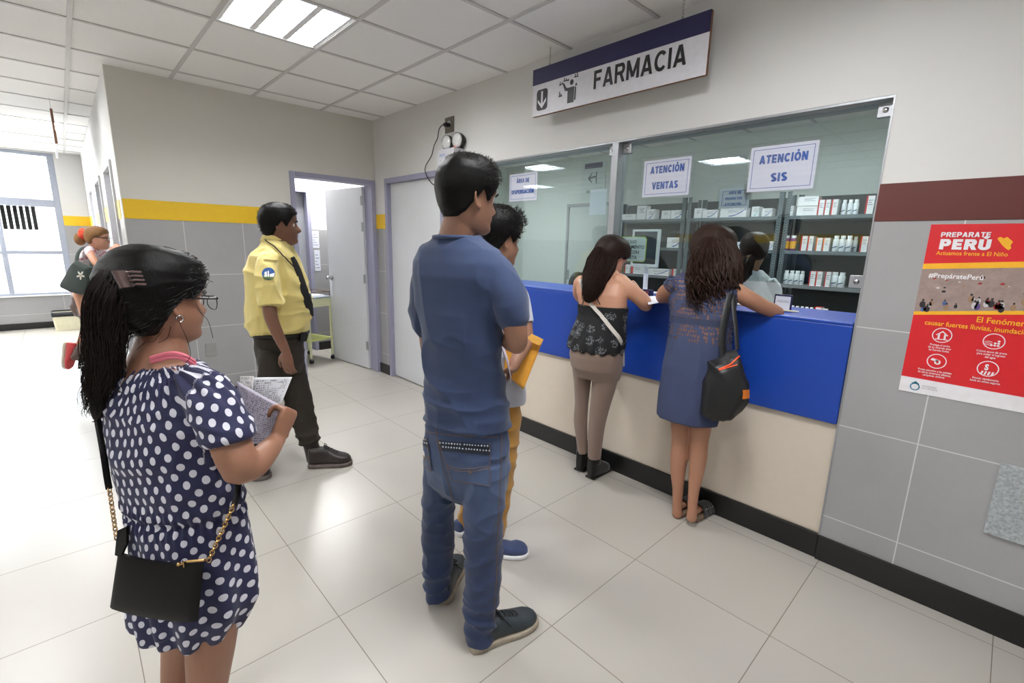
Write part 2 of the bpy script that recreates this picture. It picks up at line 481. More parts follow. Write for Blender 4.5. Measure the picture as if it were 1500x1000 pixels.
bracket(WL+.05, WT-.045)
# ---- window_2: big corridor window
w2 = empty('window_2', (XW-.06, -4.4, .5), kind='structure')
f = MB()
M_mull = pm('white_window_mullion', (158, 164, 178), .45)
X0, X1 = XW-.10, XW-.03
f.box(X0, X1+.01, YS, -2.45, .505, .56).box(X0+.004, X1-.004, YS, -2.53, 1.87, 1.98).box(X0+.004, X1-.004, YS, -2.53, 1.15, 1.205).box(X0+.004, X1-.004, YS, -2.53, H-.07, H-.02)
f.box(X0, X1, -2.53, -2.45, .56, H-.021)
for y_ in (-3.16, -3.92, -4.68, -5.44, -6.2): f.box(X0+.008, X1-.008, y_-.03, y_+.03, .56, 1.87)
f.box(X0+.008, X1-.008, -4.35, -4.28, 1.98, H-.07)
f.build('window_frame', M_mull, w2, bevel=.003)
MB().box(XW-.068, XW-.062, YS, -2.53, .56, H-.07).build('window_pane', M_clear, w2)
MB().box(XW-.03, XW+.02, YS, -2.45, .505, .52).build('window_sill', M_white, w2, bevel=.003)

# ---- service counter
sc = empty('service_counter', (3.06, .1, 0), label='long service counter, bright blue top panel over a cream front, below the pharmacy window', cat='counter')
M_blue = pm('blue_laminate', (15, 62, 158), .42, var=.02, coat=.1)
M_cream = pm('cream_laminate', (208, 197, 182), .5, var=.015)
MB().box(WL+.001, WR-.006, .012, .03, .125, .69).build('front_panel', M_cream, sc)
MB().box(WL+.001, WR-.006, -.012, .03, .69, 1.150).build('fascia_panel', M_blue, sc, bevel=.004)
MB().box(WL+.001, WR-.006, -.012, .42, 1.1505, CT).build('counter_top', M_blue, sc, bevel=.004)
MB().box(WL+.001, WR-.006, .031, .40, .02, 1.15).build('cabinet_body', M_cream, sc)

# ---- light fixtures
M_refl = pm('white_reflector', (235, 236, 238), .35, .1, var=.01)
M_louv = pm('bright_louvre', (225, 228, 232), .18, .85, var=.01)
M_tube = pm('fluorescent_tube', (235, 244, 255), .5, emit=14.0, var=0)
M_house = pm('fixture_housing', (225, 225, 225), .5)
def light_fixture(b_, a_, label, watts, grp):
    x0, x1, y0, y1 = cell(b_, a_); x0 += .013; x1 -= .013; y0 += .013; y1 -= .013
    cx, cy = (x0+x1)/2, (y0+y1)/2
    root = empty('ceiling_light', (cx, cy, H), label=label, cat='ceiling light', group=grp)
    f = MB(); t = .006
    f.box(x0, x1, y0, y1, H+.11, H+.116)
    f.box(x0, x0+t, y0, y1, H, H+.11).box(x1-t, x1, y0, y1, H, H+.11).box(x0, x1, y0, y0+t, H, H+.11).box(x0, x1, y1-t, y1, H, H+.11)
    f.build('housing', M_refl, root)
    # lengthwise reflector fins between tubes and louvre blades
    nb = 3
    fin = MB(); lv = MB(); tb = MB()
    L0, L1 = x0+t, x1-t; wv = (y1-y0-2*t)/nb
    for k in range(nb+1):
        y = y0+t+k*wv
        fin.add([(L0, y-.018, H+.004), (L1, y-.018, H+.004), (L1, y+.018, H+.004), (L0, y+.018, H+.004), (L0, y, H+.055), (L1, y, H+.055)] if 0 < k < nb else
                ([(L0, y, H+.004), (L1, y, H+.004), (L1, y+.018, H+.004), (L0, y+.018, H+.004), (L0, y, H+.055), (L1, y, H+.055)] if k == 0 else
                 [(L0, y-.018, H+.004), (L1, y-.018, H+.004), (L1, y, H+.004), (L0, y, H+.004), (L0, y, H+.055), (L1, y, H+.055)]),
                [(0, 1, 2, 3), (0, 1, 5, 4), (2, 3, 4, 5), (0, 3, 4), (1, 2, 5)])
    for k in range(nb):
        ya, yb = y0+t+k*wv, y0+t+(k+1)*wv
        for j in range(1, 9):
            x = L0+(L1-L0)*j/9
            lv.box(x-.0015, x+.0015, ya+.016, yb-.016, H+.004, H+.045)
        tb.tube([(L0+.01, (ya+yb)/2, H+.082), (L1-.01, (ya+yb)/2, H+.082)], .013, 12)
    fin.build('reflector', M_refl, root); lv.build('louvre', M_louv, root); tb.build('fluorescent_tubes', M_tube, root, smooth=True)
    ld = bpy.data.lights.new('tube_light', 'AREA'); ld.shape = 'RECTANGLE'; ld.size = .52; ld.size_y = .5
    ld.energy = watts; ld.color = (1.0, .99, .975)
    lo = bpy.data.objects.new('tube_light', ld); COL.objects.link(lo); lo.location = (0, 0, .02)
    lo.parent = root
    return root
HL = ['square fluorescent ceiling light with louvre above the queue, nearest the sign',
      'fluorescent ceiling light in the hall behind the camera', 'fluorescent ceiling light at the mouth of the corridor',
      'fluorescent ceiling light near the opposite wall', 'fluorescent ceiling light over the corridor by the far window',
      'fluorescent ceiling light above the poster side', 'fluorescent ceiling light near the right end behind the camera',
      'fluorescent ceiling light at the far right of the hall', 'fluorescent ceiling light at the far end beside the big window']
for i, (b_, a_) in enumerate(hall_lights): light_fixture(b_, a_, HL[i], LAMP_W, 'recessed lights of the hall')
PL = ['ceiling light over the pharmacy on the left, by the storeroom door', 'ceiling light over the pharmacy on the right, above the shelf racks', 'ceiling light in the middle of the pharmacy close to the rear wall']
for i, (b_, a_) in enumerate(pharm_lights): light_fixture(b_, a_, PL[i], 31.0, 'recessed lights of the pharmacy')
for i, (b_, a_) in enumerate(back_lights[:1]): light_fixture(b_, a_, 'ceiling light in the room behind the open door', 70.0, 'recessed light of the back room')

# ---- outdoors beyond the corridor window
M_gr = pm('pale_paving', (205, 203, 198), .8, vscale=.5)
MB().box(-60, XW-.25, -50, 40, -.3, -.15).build('ground_outside', M_gr)['kind'] = 'structure'
M_fac = pm('pale_facade', (225, 222, 215), .8, vscale=.3)
bd = empty('building', (-24, -5, -.15), label='pale building with dark louvred windows across the yard outside', cat='building')
MB().box(-30, -24, -16, 16, -.15, 3.2).build('wall', M_fac, bd)
M_sh = pm('dark_louvre', (176, 182, 200), .6)
for i in range(7):
    y_ = -12+i*1.3
    f = MB()
    for j in range(6): f.box(-24.06, -24.0, y_+j*.18, y_+j*.18+.13, 1.6, 2.9)
    f.build('louvre_window', M_sh, bd)
MB().box(-30.3, -23.6, -16.3, 16.3, 3.2, 3.4).build('roof', M_fac, bd)
# ================================================================== FIGURE TOOLS
from mathutils.bvhtree import BVHTree
def facing(al):
    return HF*math.cos(al)+HR*math.sin(al)
def sideof(al):
    return HR*math.cos(al)-HF*math.sin(al)
def oval(c, al, w, h, n=40, ex=2.2, up=0.0, rake=0.0):
    """horizontal body section: w half breadth, h half depth, al facing angle (deg), rake raises the front"""
    a = math.radians(al); fd, sd = facing(a), sideof(a); o = []
    for j in range(n):
        t = 2*PI*j/n; cx, sy = math.cos(t), math.sin(t)
        x = math.copysign(abs(cx)**(2/ex), cx)*w; y = math.copysign(abs(sy)**(2/ex), sy)*h
        o.append(c+sd*x+fd*y+Vector((0, 0, rake*y+up*x)))
    return o
def sec(xl, xr, py, d, al, ratio, grow=0.0, scale=1.0, ex=2.2, rake=0.0, up=0.0):
    """body section whose outline spans xl..xr at height py, d metres away"""
    pc = (xl+xr)/2; be = math.atan((pc-750)/F_PX)
    s = (xr-xl)/2*d*math.cos(be)/F_PX
    a = math.radians(al)-be
    w = s/math.sqrt(math.cos(a)**2+(ratio*math.sin(a))**2)*scale+grow
    return oval(at(pc, py, d), al, w, w*ratio, ex=ex, rake=rake, up=up)
def limb(mb, pts, n=18, scale=1.0, grow=0.0, round_=True):
    """pts: (px,py,d,radius px)"""
    P = []; R = []
    for px, py, d, r in pts:
        P.append(at(px, py, d)); R.append(r*d*math.cos(math.atan((px-750)/F_PX))/F_PX*scale+grow)
    # subdivide smoothly
    Q = []; S = []
    for i in range(len(P)-1):
        p0 = P[max(i-1, 0)]; p1 = P[i]; p2 = P[i+1]; p3 = P[min(i+2, len(P)-1)]
        for k in range(4):
            t = k/4
            Q.append(.5*((2*p1)+(-p0+p2)*t+(2*p0-5*p1+4*p2-p3)*t*t+(-p0+3*p1-3*p2+p3)*t**3))
            S.append(R[i]*(1-t)+R[i+1]*t)
    Q.append(P[-1]); S.append(R[-1])
    mb.tube(Q, S, n, roundcap=round_)
    return P
def fuse(mb, voxel, smooth=3, fac=.5):
    """one continuous skin over all closed shapes in mb"""
    me = mb.mesh('f'); bm = bmesh.new(); bm.from_mesh(me)
    bmesh.ops.recalc_face_normals(bm, faces=bm.faces); bm.to_mesh(me); bm.free()
    o = bpy.data.objects.new('f', me); COL.objects.link(o)
    r = o.modifiers.new('r', 'REMESH'); r.mode = 'VOXEL'; r.voxel_size = voxel; r.adaptivity = 0
    if smooth:
        s = o.modifiers.new('s', 'SMOOTH'); s.factor = fac; s.iterations = smooth
    dg = bpy.context.evaluated_depsgraph_get(); dg.update()
    out = bpy.data.meshes.new_from_object(o.evaluated_get(dg))
    bpy.data.objects.remove(o); bpy.data.meshes.remove(me)
    return out
def getco(me):
    n = len(me.vertices); co = np.empty(n*3); me.vertices.foreach_get('co', co)
    return co.reshape(-1, 3)
def getno(me):
    n = len(me.vertices); co = np.empty(n*3); me.vertices.foreach_get('normal', co) if hasattr(me.vertices[0], 'normal') else None
    return co.reshape(-1, 3)
def setco(me, co):
    me.vertices.foreach_set('co', co.ravel()); me.update()
def nz(co, sx, sy, sz, seed=0.0):
    f = noise.noise
    return np.array([f((x*sx+seed, y*sy+seed*1.7, z*sz-seed)) for x, y, z in co])
def folds(me, amp, sx, sz, seed=0, mask=None, ridged=True):
    """cloth folds: displacement along the normals, sz > sx gives horizontal creases"""
    co = getco(me); no = getno(me)
    a = nz(co, sx, sx, sz, seed)
    if ridged: a = (1-2*np.abs(a))**2-.5
    m = np.ones(len(co)) if mask is None else mask(co)
    setco(me, co+no*(a*amp*m)[:, None])
def attr(me, name, arr):
    a = me.attributes.new(name, 'FLOAT_VECTOR', 'POINT'); a.data.foreach_set('vector', np.asarray(arr, float).ravel())
def put(me, name, mat, parent):
    me.name = name; me.materials.clear()
    mats = mat if isinstance(mat, (list, tuple)) else [mat]
    for m in mats: me.materials.append(m)
    return link(name, me, None, parent, True)
def bvh(*objs):
    vs = []; fs = []
    for o in objs:
        co = getco(o.data); b = len(vs); vs += [tuple(v) for v in co]
        fs += [tuple(b+i for i in p.vertices) for p in o.data.polygons]
    return BVHTree.FromPolygons(vs, fs)
def hit(tree, px, py, off=.002, dflt=None):
    r = (_fw + CR*((px-750)/F_PX) - CU*((py-500)/F_PX)).normalized()
    p, n, i, dd = tree.ray_cast(CAM, r)
    if p is None: return at(px, py, dflt) if dflt else None
    if n.dot(r) > 0: n = -n
    return p+n*off
def patch(tree, quad, nu, nv, off=.002, shape=None, dflt=None, thick=.0015):
    """small piece of cloth lying on a surface, spanning the pixel quad (TL,TR,BR,BL)"""
    mb = MB(); g = {}
    for i in range(nu+1):
        for j in range(nv+1):
            u, v = i/nu, j/nv
            if shape == 'disc':
                a, b = 2*u-1, 2*v-1; s = math.sqrt(max(1e-9, a*a+b*b)); m = max(abs(a), abs(b)); u2, v2 = (a*m/s+1)/2, (b*m/s+1)/2
            else: u2, v2 = u, v
            x = (quad[0][0]*(1-u2)+quad[1][0]*u2)*(1-v2)+(quad[3][0]*(1-u2)+quad[2][0]*u2)*v2
            y = (quad[0][1]*(1-u2)+quad[1][1]*u2)*(1-v2)+(quad[3][1]*(1-u2)+quad[2][1]*u2)*v2
            g[i, j] = hit(tree, x, y, off, dflt)
    vs = [g[i, j] for i in range(nu+1) for j in range(nv+1)]
    ok = [v is not None for v in vs]
    dm = [v for v in vs if v is not None]
    if not dm: return mb
    vs = [v if v is not None else dm[0] for v in vs]
    back = (sum(dm, Vector())/len(dm)-CAM).normalized()*thick
    k = len(vs); fs = []
    for i in range(nu):
        for j in range(nv):
            q = (i*(nv+1)+j, (i+1)*(nv+1)+j, (i+1)*(nv+1)+j+1, i*(nv+1)+j+1)
            if all(ok[t] for t in q):
                fs.append(q); fs.append(tuple(t+k for t in reversed(q)))
    mb.add(vs+[v+back for v in vs], fs)
    return mb
# ---------------------------------------------------------------- head
_HZ = [-.118, -.112, -.10, -.088, -.072, -.058, -.045, -.03, -.01, .01, .03, .05, .07, .088, .102, .112, .116]
_HFt = [.052, .075, .088, .090, .083, .087, .088, .086, .084, .085, .091, .091, .085, .072, .052, .028, .006]
_HBk = [.0, .012, .030, .048, .064, .076, .085, .092, .098, .103, .104, .102, .094, .080, .060, .034, .008]
_HWd = [.018, .034, .046, .053, .059, .063, .066, .069, .072, .075, .077, .076, .072, .062, .047, .026, .007]
def _hp(th, z, T=0.0):
    f = np.interp(z, _HZ, _HFt)+T; b = np.interp(z, _HZ, _HBk)+T; w = np.interp(z, _HZ, _HWd)+T
    c, s = math.cos(th), math.sin(th)
    x = w*math.copysign(abs(c)**.92, c); y = (f if s > 0 else b)*math.copysign(abs(s)**.92, s)
    return x, y
def _g(x, s): return math.exp(-x*x/(2*s*s))
def head_matrix(c, al, pitch=0, roll=0, s=1.0):
    a = math.radians(al); fd, sd = facing(a), sideof(a); up = Vector((0, 0, 1))
    B = Matrix((sd, fd, up)).transposed().to_4x4()
    return Matrix.Translation(c) @ B @ Matrix.Rotation(math.radians(roll), 4, 'Y') @ Matrix.Rotation(math.radians(pitch), 4, 'X') @ Matrix.Scale(s, 4)
def add_head(mb, M, nose=1.0, cheek=0.0, chin=1.0):
    rings = []
    NZ, NT = 52, 64
    for i in range(NZ+1):
        z = -.118+.234*i/NZ; r = []
        for j in range(NT):
            th = 2*PI*j/NT; x, y = _hp(th, z); s = math.sin(th)
            if s > 0:
                k = s*s
                nzp = np.interp(z, [-.047, -.040, -.030, .0, .02], [0, .016, .026, .010, 0])*nose
                y += k*nzp*_g(x, .010+.004*(z < -.02))
                y -= k*.009*(_g(x-.031, .013)+_g(x+.031, .013))*_g(z-.004, .011)
                y += k*_g(x, .018)*(.006*_g(z+.057, .0045)+.006*_g(z+.068, .005)-.003*_g(z+.0625, .002))
                y += k*.003*(_g(x-.03, .02)+_g(x+.03, .02))*_g(z-.026, .007)
                y += k*.004*chin*_g(x, .015)*_g(z+.098, .01)
                y += cheek*(_g(x-.045, .02)+_g(x+.045, .02))*_g(z+.04, .02)
                x *= 1+cheek*6*_g(z+.05, .025)
            r.append(M @ Vector((x, y, z)))
        rings.append(r)
    mb.loft(rings)
    for sg in (-1, 1):
        R = Matrix.Rotation(math.radians(sg*18), 3, 'Z') @ Matrix.Rotation(math.radians(10), 3, 'X')
        cc = Vector((sg*.0735, -.010, -.004))
        o = MB(); o.ball((0, 0, 0), (.0055, .015, .029), 16, R)
        pts = [cc+R @ Vector((sg*.006, .016*math.cos(t), .031*math.sin(t))) for t in [math.radians(q) for q in range(-100+0, 215, 15)]] if sg else []
        mb.add([M @ (Vector(v)+cc) for v in o.v], o.f)
        pts = [cc+R @ Vector((sg*.006, -.016*math.cos(t), .030*math.sin(t)+.002)) for t in [math.radians(q) for q in range(-70, 190, 13)]]
        mb.tube([M @ p for p in pts], .0042*M.median_scale, 8, roundcap=True)
        o = MB(); o.ball((0, 0, 0), (.005, .008, .009), 12); mb.add([M @ (Vector(v)+cc+R @ Vector((sg*.002, .004, -.028))) for v in o.v], o.f)
def eyes(M, root, browmat, eye=True):
    for sg in (-1, 1):
        if eye:
            o = MB(); o.mi = 0; o.ball((0, 0, 0), .0125*M.median_scale, 16)
            c = M @ Vector((sg*.031, .0672, .003)); o.v = [tuple(Vector(v)+c) for v in o.v]
            o.mi = 1; f = (M @ Vector((sg*.031, .09, .001))-c).normalized()
            o.lathe(c+f*.0108*M.median_scale, [(.0055, 0), (.005, .0012), (.002, .002), (.0005, .0021)], 12, f)
            o.build('eye', [pm('eye_white', (196, 188, 180), .25), pm('dark_iris', (30, 20, 14), .1)], root, smooth=True)
        b = MB(); b.tube([M @ Vector((sg*x, y, z)) for x, y, z in ((.013, .0945, .021), (.025, .0945, .0265), (.038, .088, .026), (.048, .079, .020))], [.002, .0032, .003, .0012], 8)
        b.build('eyebrow', browmat, root, smooth=True)
HAIRLINE_M = ([-90, -50, -25, -8, 6, 22, 36, 50, 90], [-.075, -.068, -.05, -.015, .03, -.012, .03, .055, .064])
HAIRLINE_F = ([-90, -50, -25, -8, 6, 22, 36, 50, 90], [-.072, -.066, -.05, -.02, .026, .02, .035, .052, .060])
def hair_cap(mb, M, T=.016, line=HAIRLINE_M, bump_=.003, top=0.0, seed=0., back=0.0):
    rings = []; NZ, NT = 60, 96
    for i in range(NZ+1):
        z0 = -.10+.216*i/NZ; r = []
        for j in range(NT):
            th = 2*PI*j/NT
            x, y = _hp(th, z0)
            phi = math.degrees(math.asin(max(-1, min(1, math.sin(th)))))
            zl = float(np.interp(phi, *line))
            k = max(0, min(1, (z0-zl)/.012+.5)); k = k*k*(3-2*k)
            n_ = noise.noise((x*26+seed, y*26, z0*14))
            t = (T+top*max(0, z0/.1)+back*max(0, -math.sin(th))*_g(z0-.02, .06)+bump_*n_)*(1-.42*max(0, math.sin(th))*(1 if z0 < .085 else .5))*k-.007*(1-k)
            x2, y2 = _hp(th, z0, t)
            z = z0+(max(t, 0)+.0)*max(0, (z0-.02)/.1)
            r.append(M @ Vector((x2, y2, z)))
        rings.append(r)
    mb.loft(rings)
def tufts(mb, M, n, T, ln, comb, line=HAIRLINE_M, seed=1, rad=.0011, spread=.35, top=0.0, lift=.35, zmin=-.09):
    """short hair ends standing out of the cap; comb(x,y,z) gives the local direction they lie in"""
    rg = random.Random(seed); s = M.median_scale; k = 0
    while k < n:
        th = rg.uniform(0, 2*PI); z = rg.uniform(zmin, .112)
        x, y = _hp(th, z, T+top*max(0, z/.1)-.004)
        phi = math.degrees(math.asin(math.sin(th)))
        if z < np.interp(phi, *line)+.004: continue
        k += 1
        z += (T+top*max(0, z/.1))*max(0, (z-.02)/.1)
        nrm = Vector((x, y, z*.9)).normalized()
        d = (Vector(comb(x, y, z))+Vector([rg.uniform(-spread, spread) for _ in range(3)])).normalized()
        L = ln*rg.uniform(.6, 1.3); p = Vector((x, y, z))
        P = [p, p+d*L*.5+nrm*L*lift*.8, p+d*L+nrm*L*lift]
        mb.tube([M @ q for q in P], [rad*s, rad*s*.8, rad*s*.15], 3, cap=False)
def catmull(P, m):
    Q = []
    for i in range(len(P)-1):
        p0 = P[max(i-1, 0)]; p1 = P[i]; p2 = P[i+1]; p3 = P[min(i+2, len(P)-1)]
        for k in range(m):
            t = k/m
            Q.append(.5*((p1*2)+(p2-p0)*t+(p0*2-p1*5+p2*4-p3)*t*t+(-p0+p1*3-p2*3+p3)*t**3))
    Q.append(P[-1]); return Q
def locks(mb, path, radii, n, wave=.006, freq=3., rad=.0016, seed=1, flat=1.0, core=.75, ragged=.25, steps=5, flatdir=None):
    """a fall of hair: path world points with cross radii; n separate locks around a solid core"""
    rg = random.Random(seed)
    Q = catmull([Vector(p) for p in path], steps); m = len(Q)
    RR = np.interp(np.linspace(0, len(radii)-1, m), range(len(radii)), radii)
    rings = []; frames = []; prev = None
    for i, p in enumerate(Q):
        t = (Q[min(i+1, m-1)]-Q[max(i-1, 0)]).normalized()
        a = Vector(flatdir) if flatdir is not None else (HR.copy() if prev is None else prev)
        a = (a-t*a.dot(t)).normalized(); b = t.cross(a); prev = a; frames.append((a, b))
        r = RR[i]*core
        rings.append([p+a*r*math.cos(q)*(1+.08*noise.noise((q*3, i*.3, seed)))+b*r*flat*math.sin(q) for q in [2*PI*j/20 for j in range(20)]])
    if core > 0: mb.loft(rings)
    for k in range(n):
        rho = math.sqrt(rg.uniform(.35, 1.0)); ph = rg.uniform(0, 2*PI); L = 1-ragged*rg.random()*(1 if rg.random() < .8 else .4)
        w0 = rg.uniform(0, 6.28); wa = wave*rg.uniform(.4, 1.5); P = []; K = max(3, int(m*L)); drift = rg.uniform(-.5, .5)
        ext = 1.0+rg.random()*.12
        for i in range(K):
            a, b = frames[i]; u = i/(m-1)
            pp = ph+drift*u; r = RR[i]*rho*ext
            P.append(Q[i]+a*(r*math.cos(pp)+wa*u*math.sin(freq*6.28*u+w0))+b*(r*flat*math.sin(pp)+wa*u*math.cos(freq*6.28*u+w0*1.3)))
        th = rad*rg.uniform(.7, 1.5)
        mb.tube(P, [th*(1-.85*(i/(K-1))**2) for i in range(K)], 4, cap=False)
def add_hand(mb, wrist, d, nrm, side=1, s=1.0, curl=(.25, .3, .25), thumb=.5, spreadf=.05, stagger=0.0, thumbdir=None):
    """wrist point, d finger direction, nrm palm normal (fingers curl towards it), side +1: thumb on d x nrm side"""
    d = Vector(d).normalized(); n = Vector(nrm); n = (n-d*n.dot(d)).normalized(); t = d.cross(n)*side; w = Vector(wrist)
    rings = []
    for u, hw, hh in ((-.02, .024, .018), (.0, .026, .018), (.03, .036, .0165), (.06, .041, .0155), (.088, .040, .0135), (.098, .034, .009)):
        rings.append([w+(d*u+t*(hw*math.cos(q))+n*(hh*math.sin(q)))*s for q in [2*PI*j/20 for j in range(20)]])
    mb.loft(rings)
    for k, (off, L) in enumerate(((-.0300, .060), (-.0105, .074), (.0105, .080), (.0300, .073))):
        p = w+(d*.082+t*off)*s; a = 0; P = [p]; R = [.0098]
        dd = (d+t*(off*spreadf*20)).normalized()
        for q, (fr, c) in enumerate(zip((.46, .30, .24), curl)):
            a += c+stagger*k
            P.append(P[-1]+(dd*math.cos(a)+n*math.sin(a))*L*fr*s); R.append((.0088, .0080, .0068)[q])
        mb.tube([P[0]]+[(P[0]+P[1])/2]+P[1:], [R[0]*s, .0092*s]+[r*s for r in R[1:]], 10, roundcap=True)
    td = Vector(thumbdir).normalized() if thumbdir is not None else (d*.62+t*.72+n*thumb).normalized()
    p = w+(d*.022+t*.024)*s
    P = [p, p+td*.036*s, p+(td*.8+d*.35).normalized()*.066*s, p+(td*.65+d*.55+n*.1).normalized()*.090*s]
    mb.tube(P, [.0145*s, .0120*s, .0100*s, .0078*s], 10, roundcap=True)
def shoe(root, heel, toe, mats, w=.050, hgt=.085, solet=.026, laces=True, nm='shoe', base=0.0, toeh=.045, open_=True, tilt=None):
    """heel/toe: world points on the floor; returns the shoe with sole and laces below it"""
    heel = Vector(heel); toe = Vector(toe); L = (toe-heel).length; ax = (toe-heel)/L
    sd = ax.cross(Vector((0, 0, 1))).normalized(); up = sd.cross(ax)
    def P(t, x, z): return heel+ax*(t*L)+sd*x+up*(z+base)
    tt = [.0, .02, .07, .15, .25, .38, .50, .62, .74, .85, .93, .98, 1.0]
    wd = [.35, .55, .68, .74, .74, .76, .86, .97, 1.0, .92, .72, .45, .22]
    ht = [.80, .95, 1.0, 1.0, 1.0, .98, .86, .68, .56, .50, .42, .30, .18]
    def section(t, ww, z0, z1, n=22, e=2.6):
        o = []
        for j in range(n):
            q = 2*PI*j/n; c_, s_ = math.cos(q), math.sin(q)
            o.append(P(t, ww*math.copysign(abs(c_)**(2/e), c_), (z0+z1)/2+(z1-z0)/2*math.copysign(abs(s_)**(2/e), s_)))
        return o
    up_ = MB(); up_.loft([section(t, w*a*.96, solet*.5, solet*.7+(hgt*h if h > .6 else max(hgt*h, toeh*h*1.9))) for t, a, h in zip(tt, wd, ht)])
    me = fuse(up_, .004, 2); o = put(me, nm, mats[0], root)
    so = MB(); so.loft([section(-.02+t*1.04, w*a+.003, 0, solet, e=6) for t, a in zip(tt, wd)])
    so.build('sole', mats[1], o, smooth=True)
    if laces:
        la = MB()
        for k in range(5):
            t = .40+k*.062; z = solet*.7+np.interp(t, tt, ht)*hgt
            z = solet*.7+max(np.interp(t, tt, ht)*hgt, toeh*np.interp(t, tt, ht)*1.9)
            for sg in (-1, 1):
                la.tube([P(t, -sg*.018, z-.002), P(t+.02, 0, z+.003), P(t+.04, sg*.018, z-.008)], .0022, 6)
        t = .37; z = solet*.7+hgt
        for sg in (-1, 1):
            la.tube([P(t, 0, z+.003), P(t+.01, sg*.02, z+.012), P(t+.05, sg*.035, z-.004), P(t+.03, sg*.014, z), P(t, 0, z+.004)], .0022, 6)
            la.tube([P(t, 0, z+.004), P(t+.05, sg*.022, z-.006), P(t+.14, sg*.045, z-.04)], .0020, 6)
        la.build('laces', mats[2], o, smooth=True)
    return o
# skin, hair and cloth materials
def skin(name, rgb, red=.35):
    if name in _M: return _M[name]
    m, nt, b = new_mat(name); tc = nt.nodes.new('ShaderNodeTexCoord'); P = tc.outputs['Object']
    c = lin(rgb); c2 = lin((min(255, rgb[0]*1.02), rgb[1]*.94, rgb[2]*.91))
    f = noise_tex(nt, P, 9, 4); col = mixc(nt, f, c, c2)
    f2 = noise_tex(nt, P, 120, 3); col = mixc(nt, mth(nt, 'MULTIPLY', f2, .18), col, lin((rgb[0]*.8, rgb[1]*.78, rgb[2]*.76)))
    nt.links.new(col, b.inputs['Base Color']); b.inputs['Roughness'].default_value = .48
    b.inputs['Subsurface Weight'].default_value = .08
    b.inputs['Subsurface Radius'].default_value = (.012, .004, .002); b.inputs['Subsurface Scale'].default_value = .6
    bump(nt, b, noise_tex(nt, P, 420, 2), .15, .0006)
    _M[name] = m; return m
def hairm(name, rgb, rough=.36):
    if name in _M: return _M[name]
    m, nt, b = new_mat(name); tc = nt.nodes.new('ShaderNodeTexCoord')
    mp = nt.nodes.new('ShaderNodeMapping'); mp.inputs['Scale'].default_value = (1, 1, .12)
    nt.links.new(tc.outputs['Object'], mp.inputs[0])
    f = noise_tex(nt, mp.outputs[0], 260, 4, .7)
    c = lin(rgb); nt.links.new(mixc(nt, f, tuple(v*.45 for v in c[:3])+(1,), tuple(v*1.6 for v in c[:3])+(1,)), b.inputs['Base Color'])
    b.inputs['Roughness'].default_value = rough+.12; b.inputs['Specular IOR Level'].default_value = .16
    bump(nt, b, f, .55, .0015)
    _M[name] = m; return m
def cloth(name, rgb, var=.10, weave=700, rough=.85, sheen=.2, blotch=8, bstr=.25, heather=None, wr=0.0):
    if name in _M: return _M[name]
    m, nt, b = new_mat(name); tc = nt.nodes.new('ShaderNodeTexCoord'); P = tc.outputs['Object']
    c = lin(rgb); f = noise_tex(nt, P, blotch, 4, .6)
    col = mixc(nt, f, tuple(v*(1-var) for v in c[:3])+(1,), tuple(min(1, v*(1+var)) for v in c[:3])+(1,))
    if heather:
        h = noise_tex(nt, P, 420, 4, .7); col = mixc(nt, mth(nt, 'MULTIPLY', h, .55), col, lin(heather))
    nt.links.new(col, b.inputs['Base Color']); b.inputs['Roughness'].default_value = rough
    b.inputs['Sheen Weight'].default_value = sheen
    h = noise_tex(nt, P, weave, 2)
    if wr:
        mp = nt.nodes.new('ShaderNodeMapping'); mp.inputs['Scale'].default_value = (1, 1, 2.2); nt.links.new(P, mp.inputs[0])
        h = mth(nt, 'ADD', mth(nt, 'MULTIPLY', h, .15), mth(nt, 'MULTIPLY', noise_tex(nt, mp.outputs[0], 14, 5, .55), wr))
        bump(nt, b, h, .5, .01)
    else: bump(nt, b, h, bstr, .0008)
    _M[name] = m; return m
S_man = skin('skin_tan', (144, 110, 90)); S_wom = skin('skin_brown', (148, 110, 88)); S_lt = skin('skin_light_brown', (198, 154, 128))
S_gd = skin('skin_weathered', (116, 82, 64)); S_fair = skin('skin_fair', (206, 158, 132)); S_leg = skin('skin_legs', (168, 126, 102))
H_blk = hairm('black_hair', (10, 9, 9)); H_dk = hairm('dark_brown_hair', (36, 23, 18)); H_bn = hairm('brown_curly_hair', (44, 29, 23), .42)
H_ponytail = hairm('brown_black_hair', (27, 20, 18))
H_bl = hairm('dark_blond_hair', (128, 94, 62), .45)
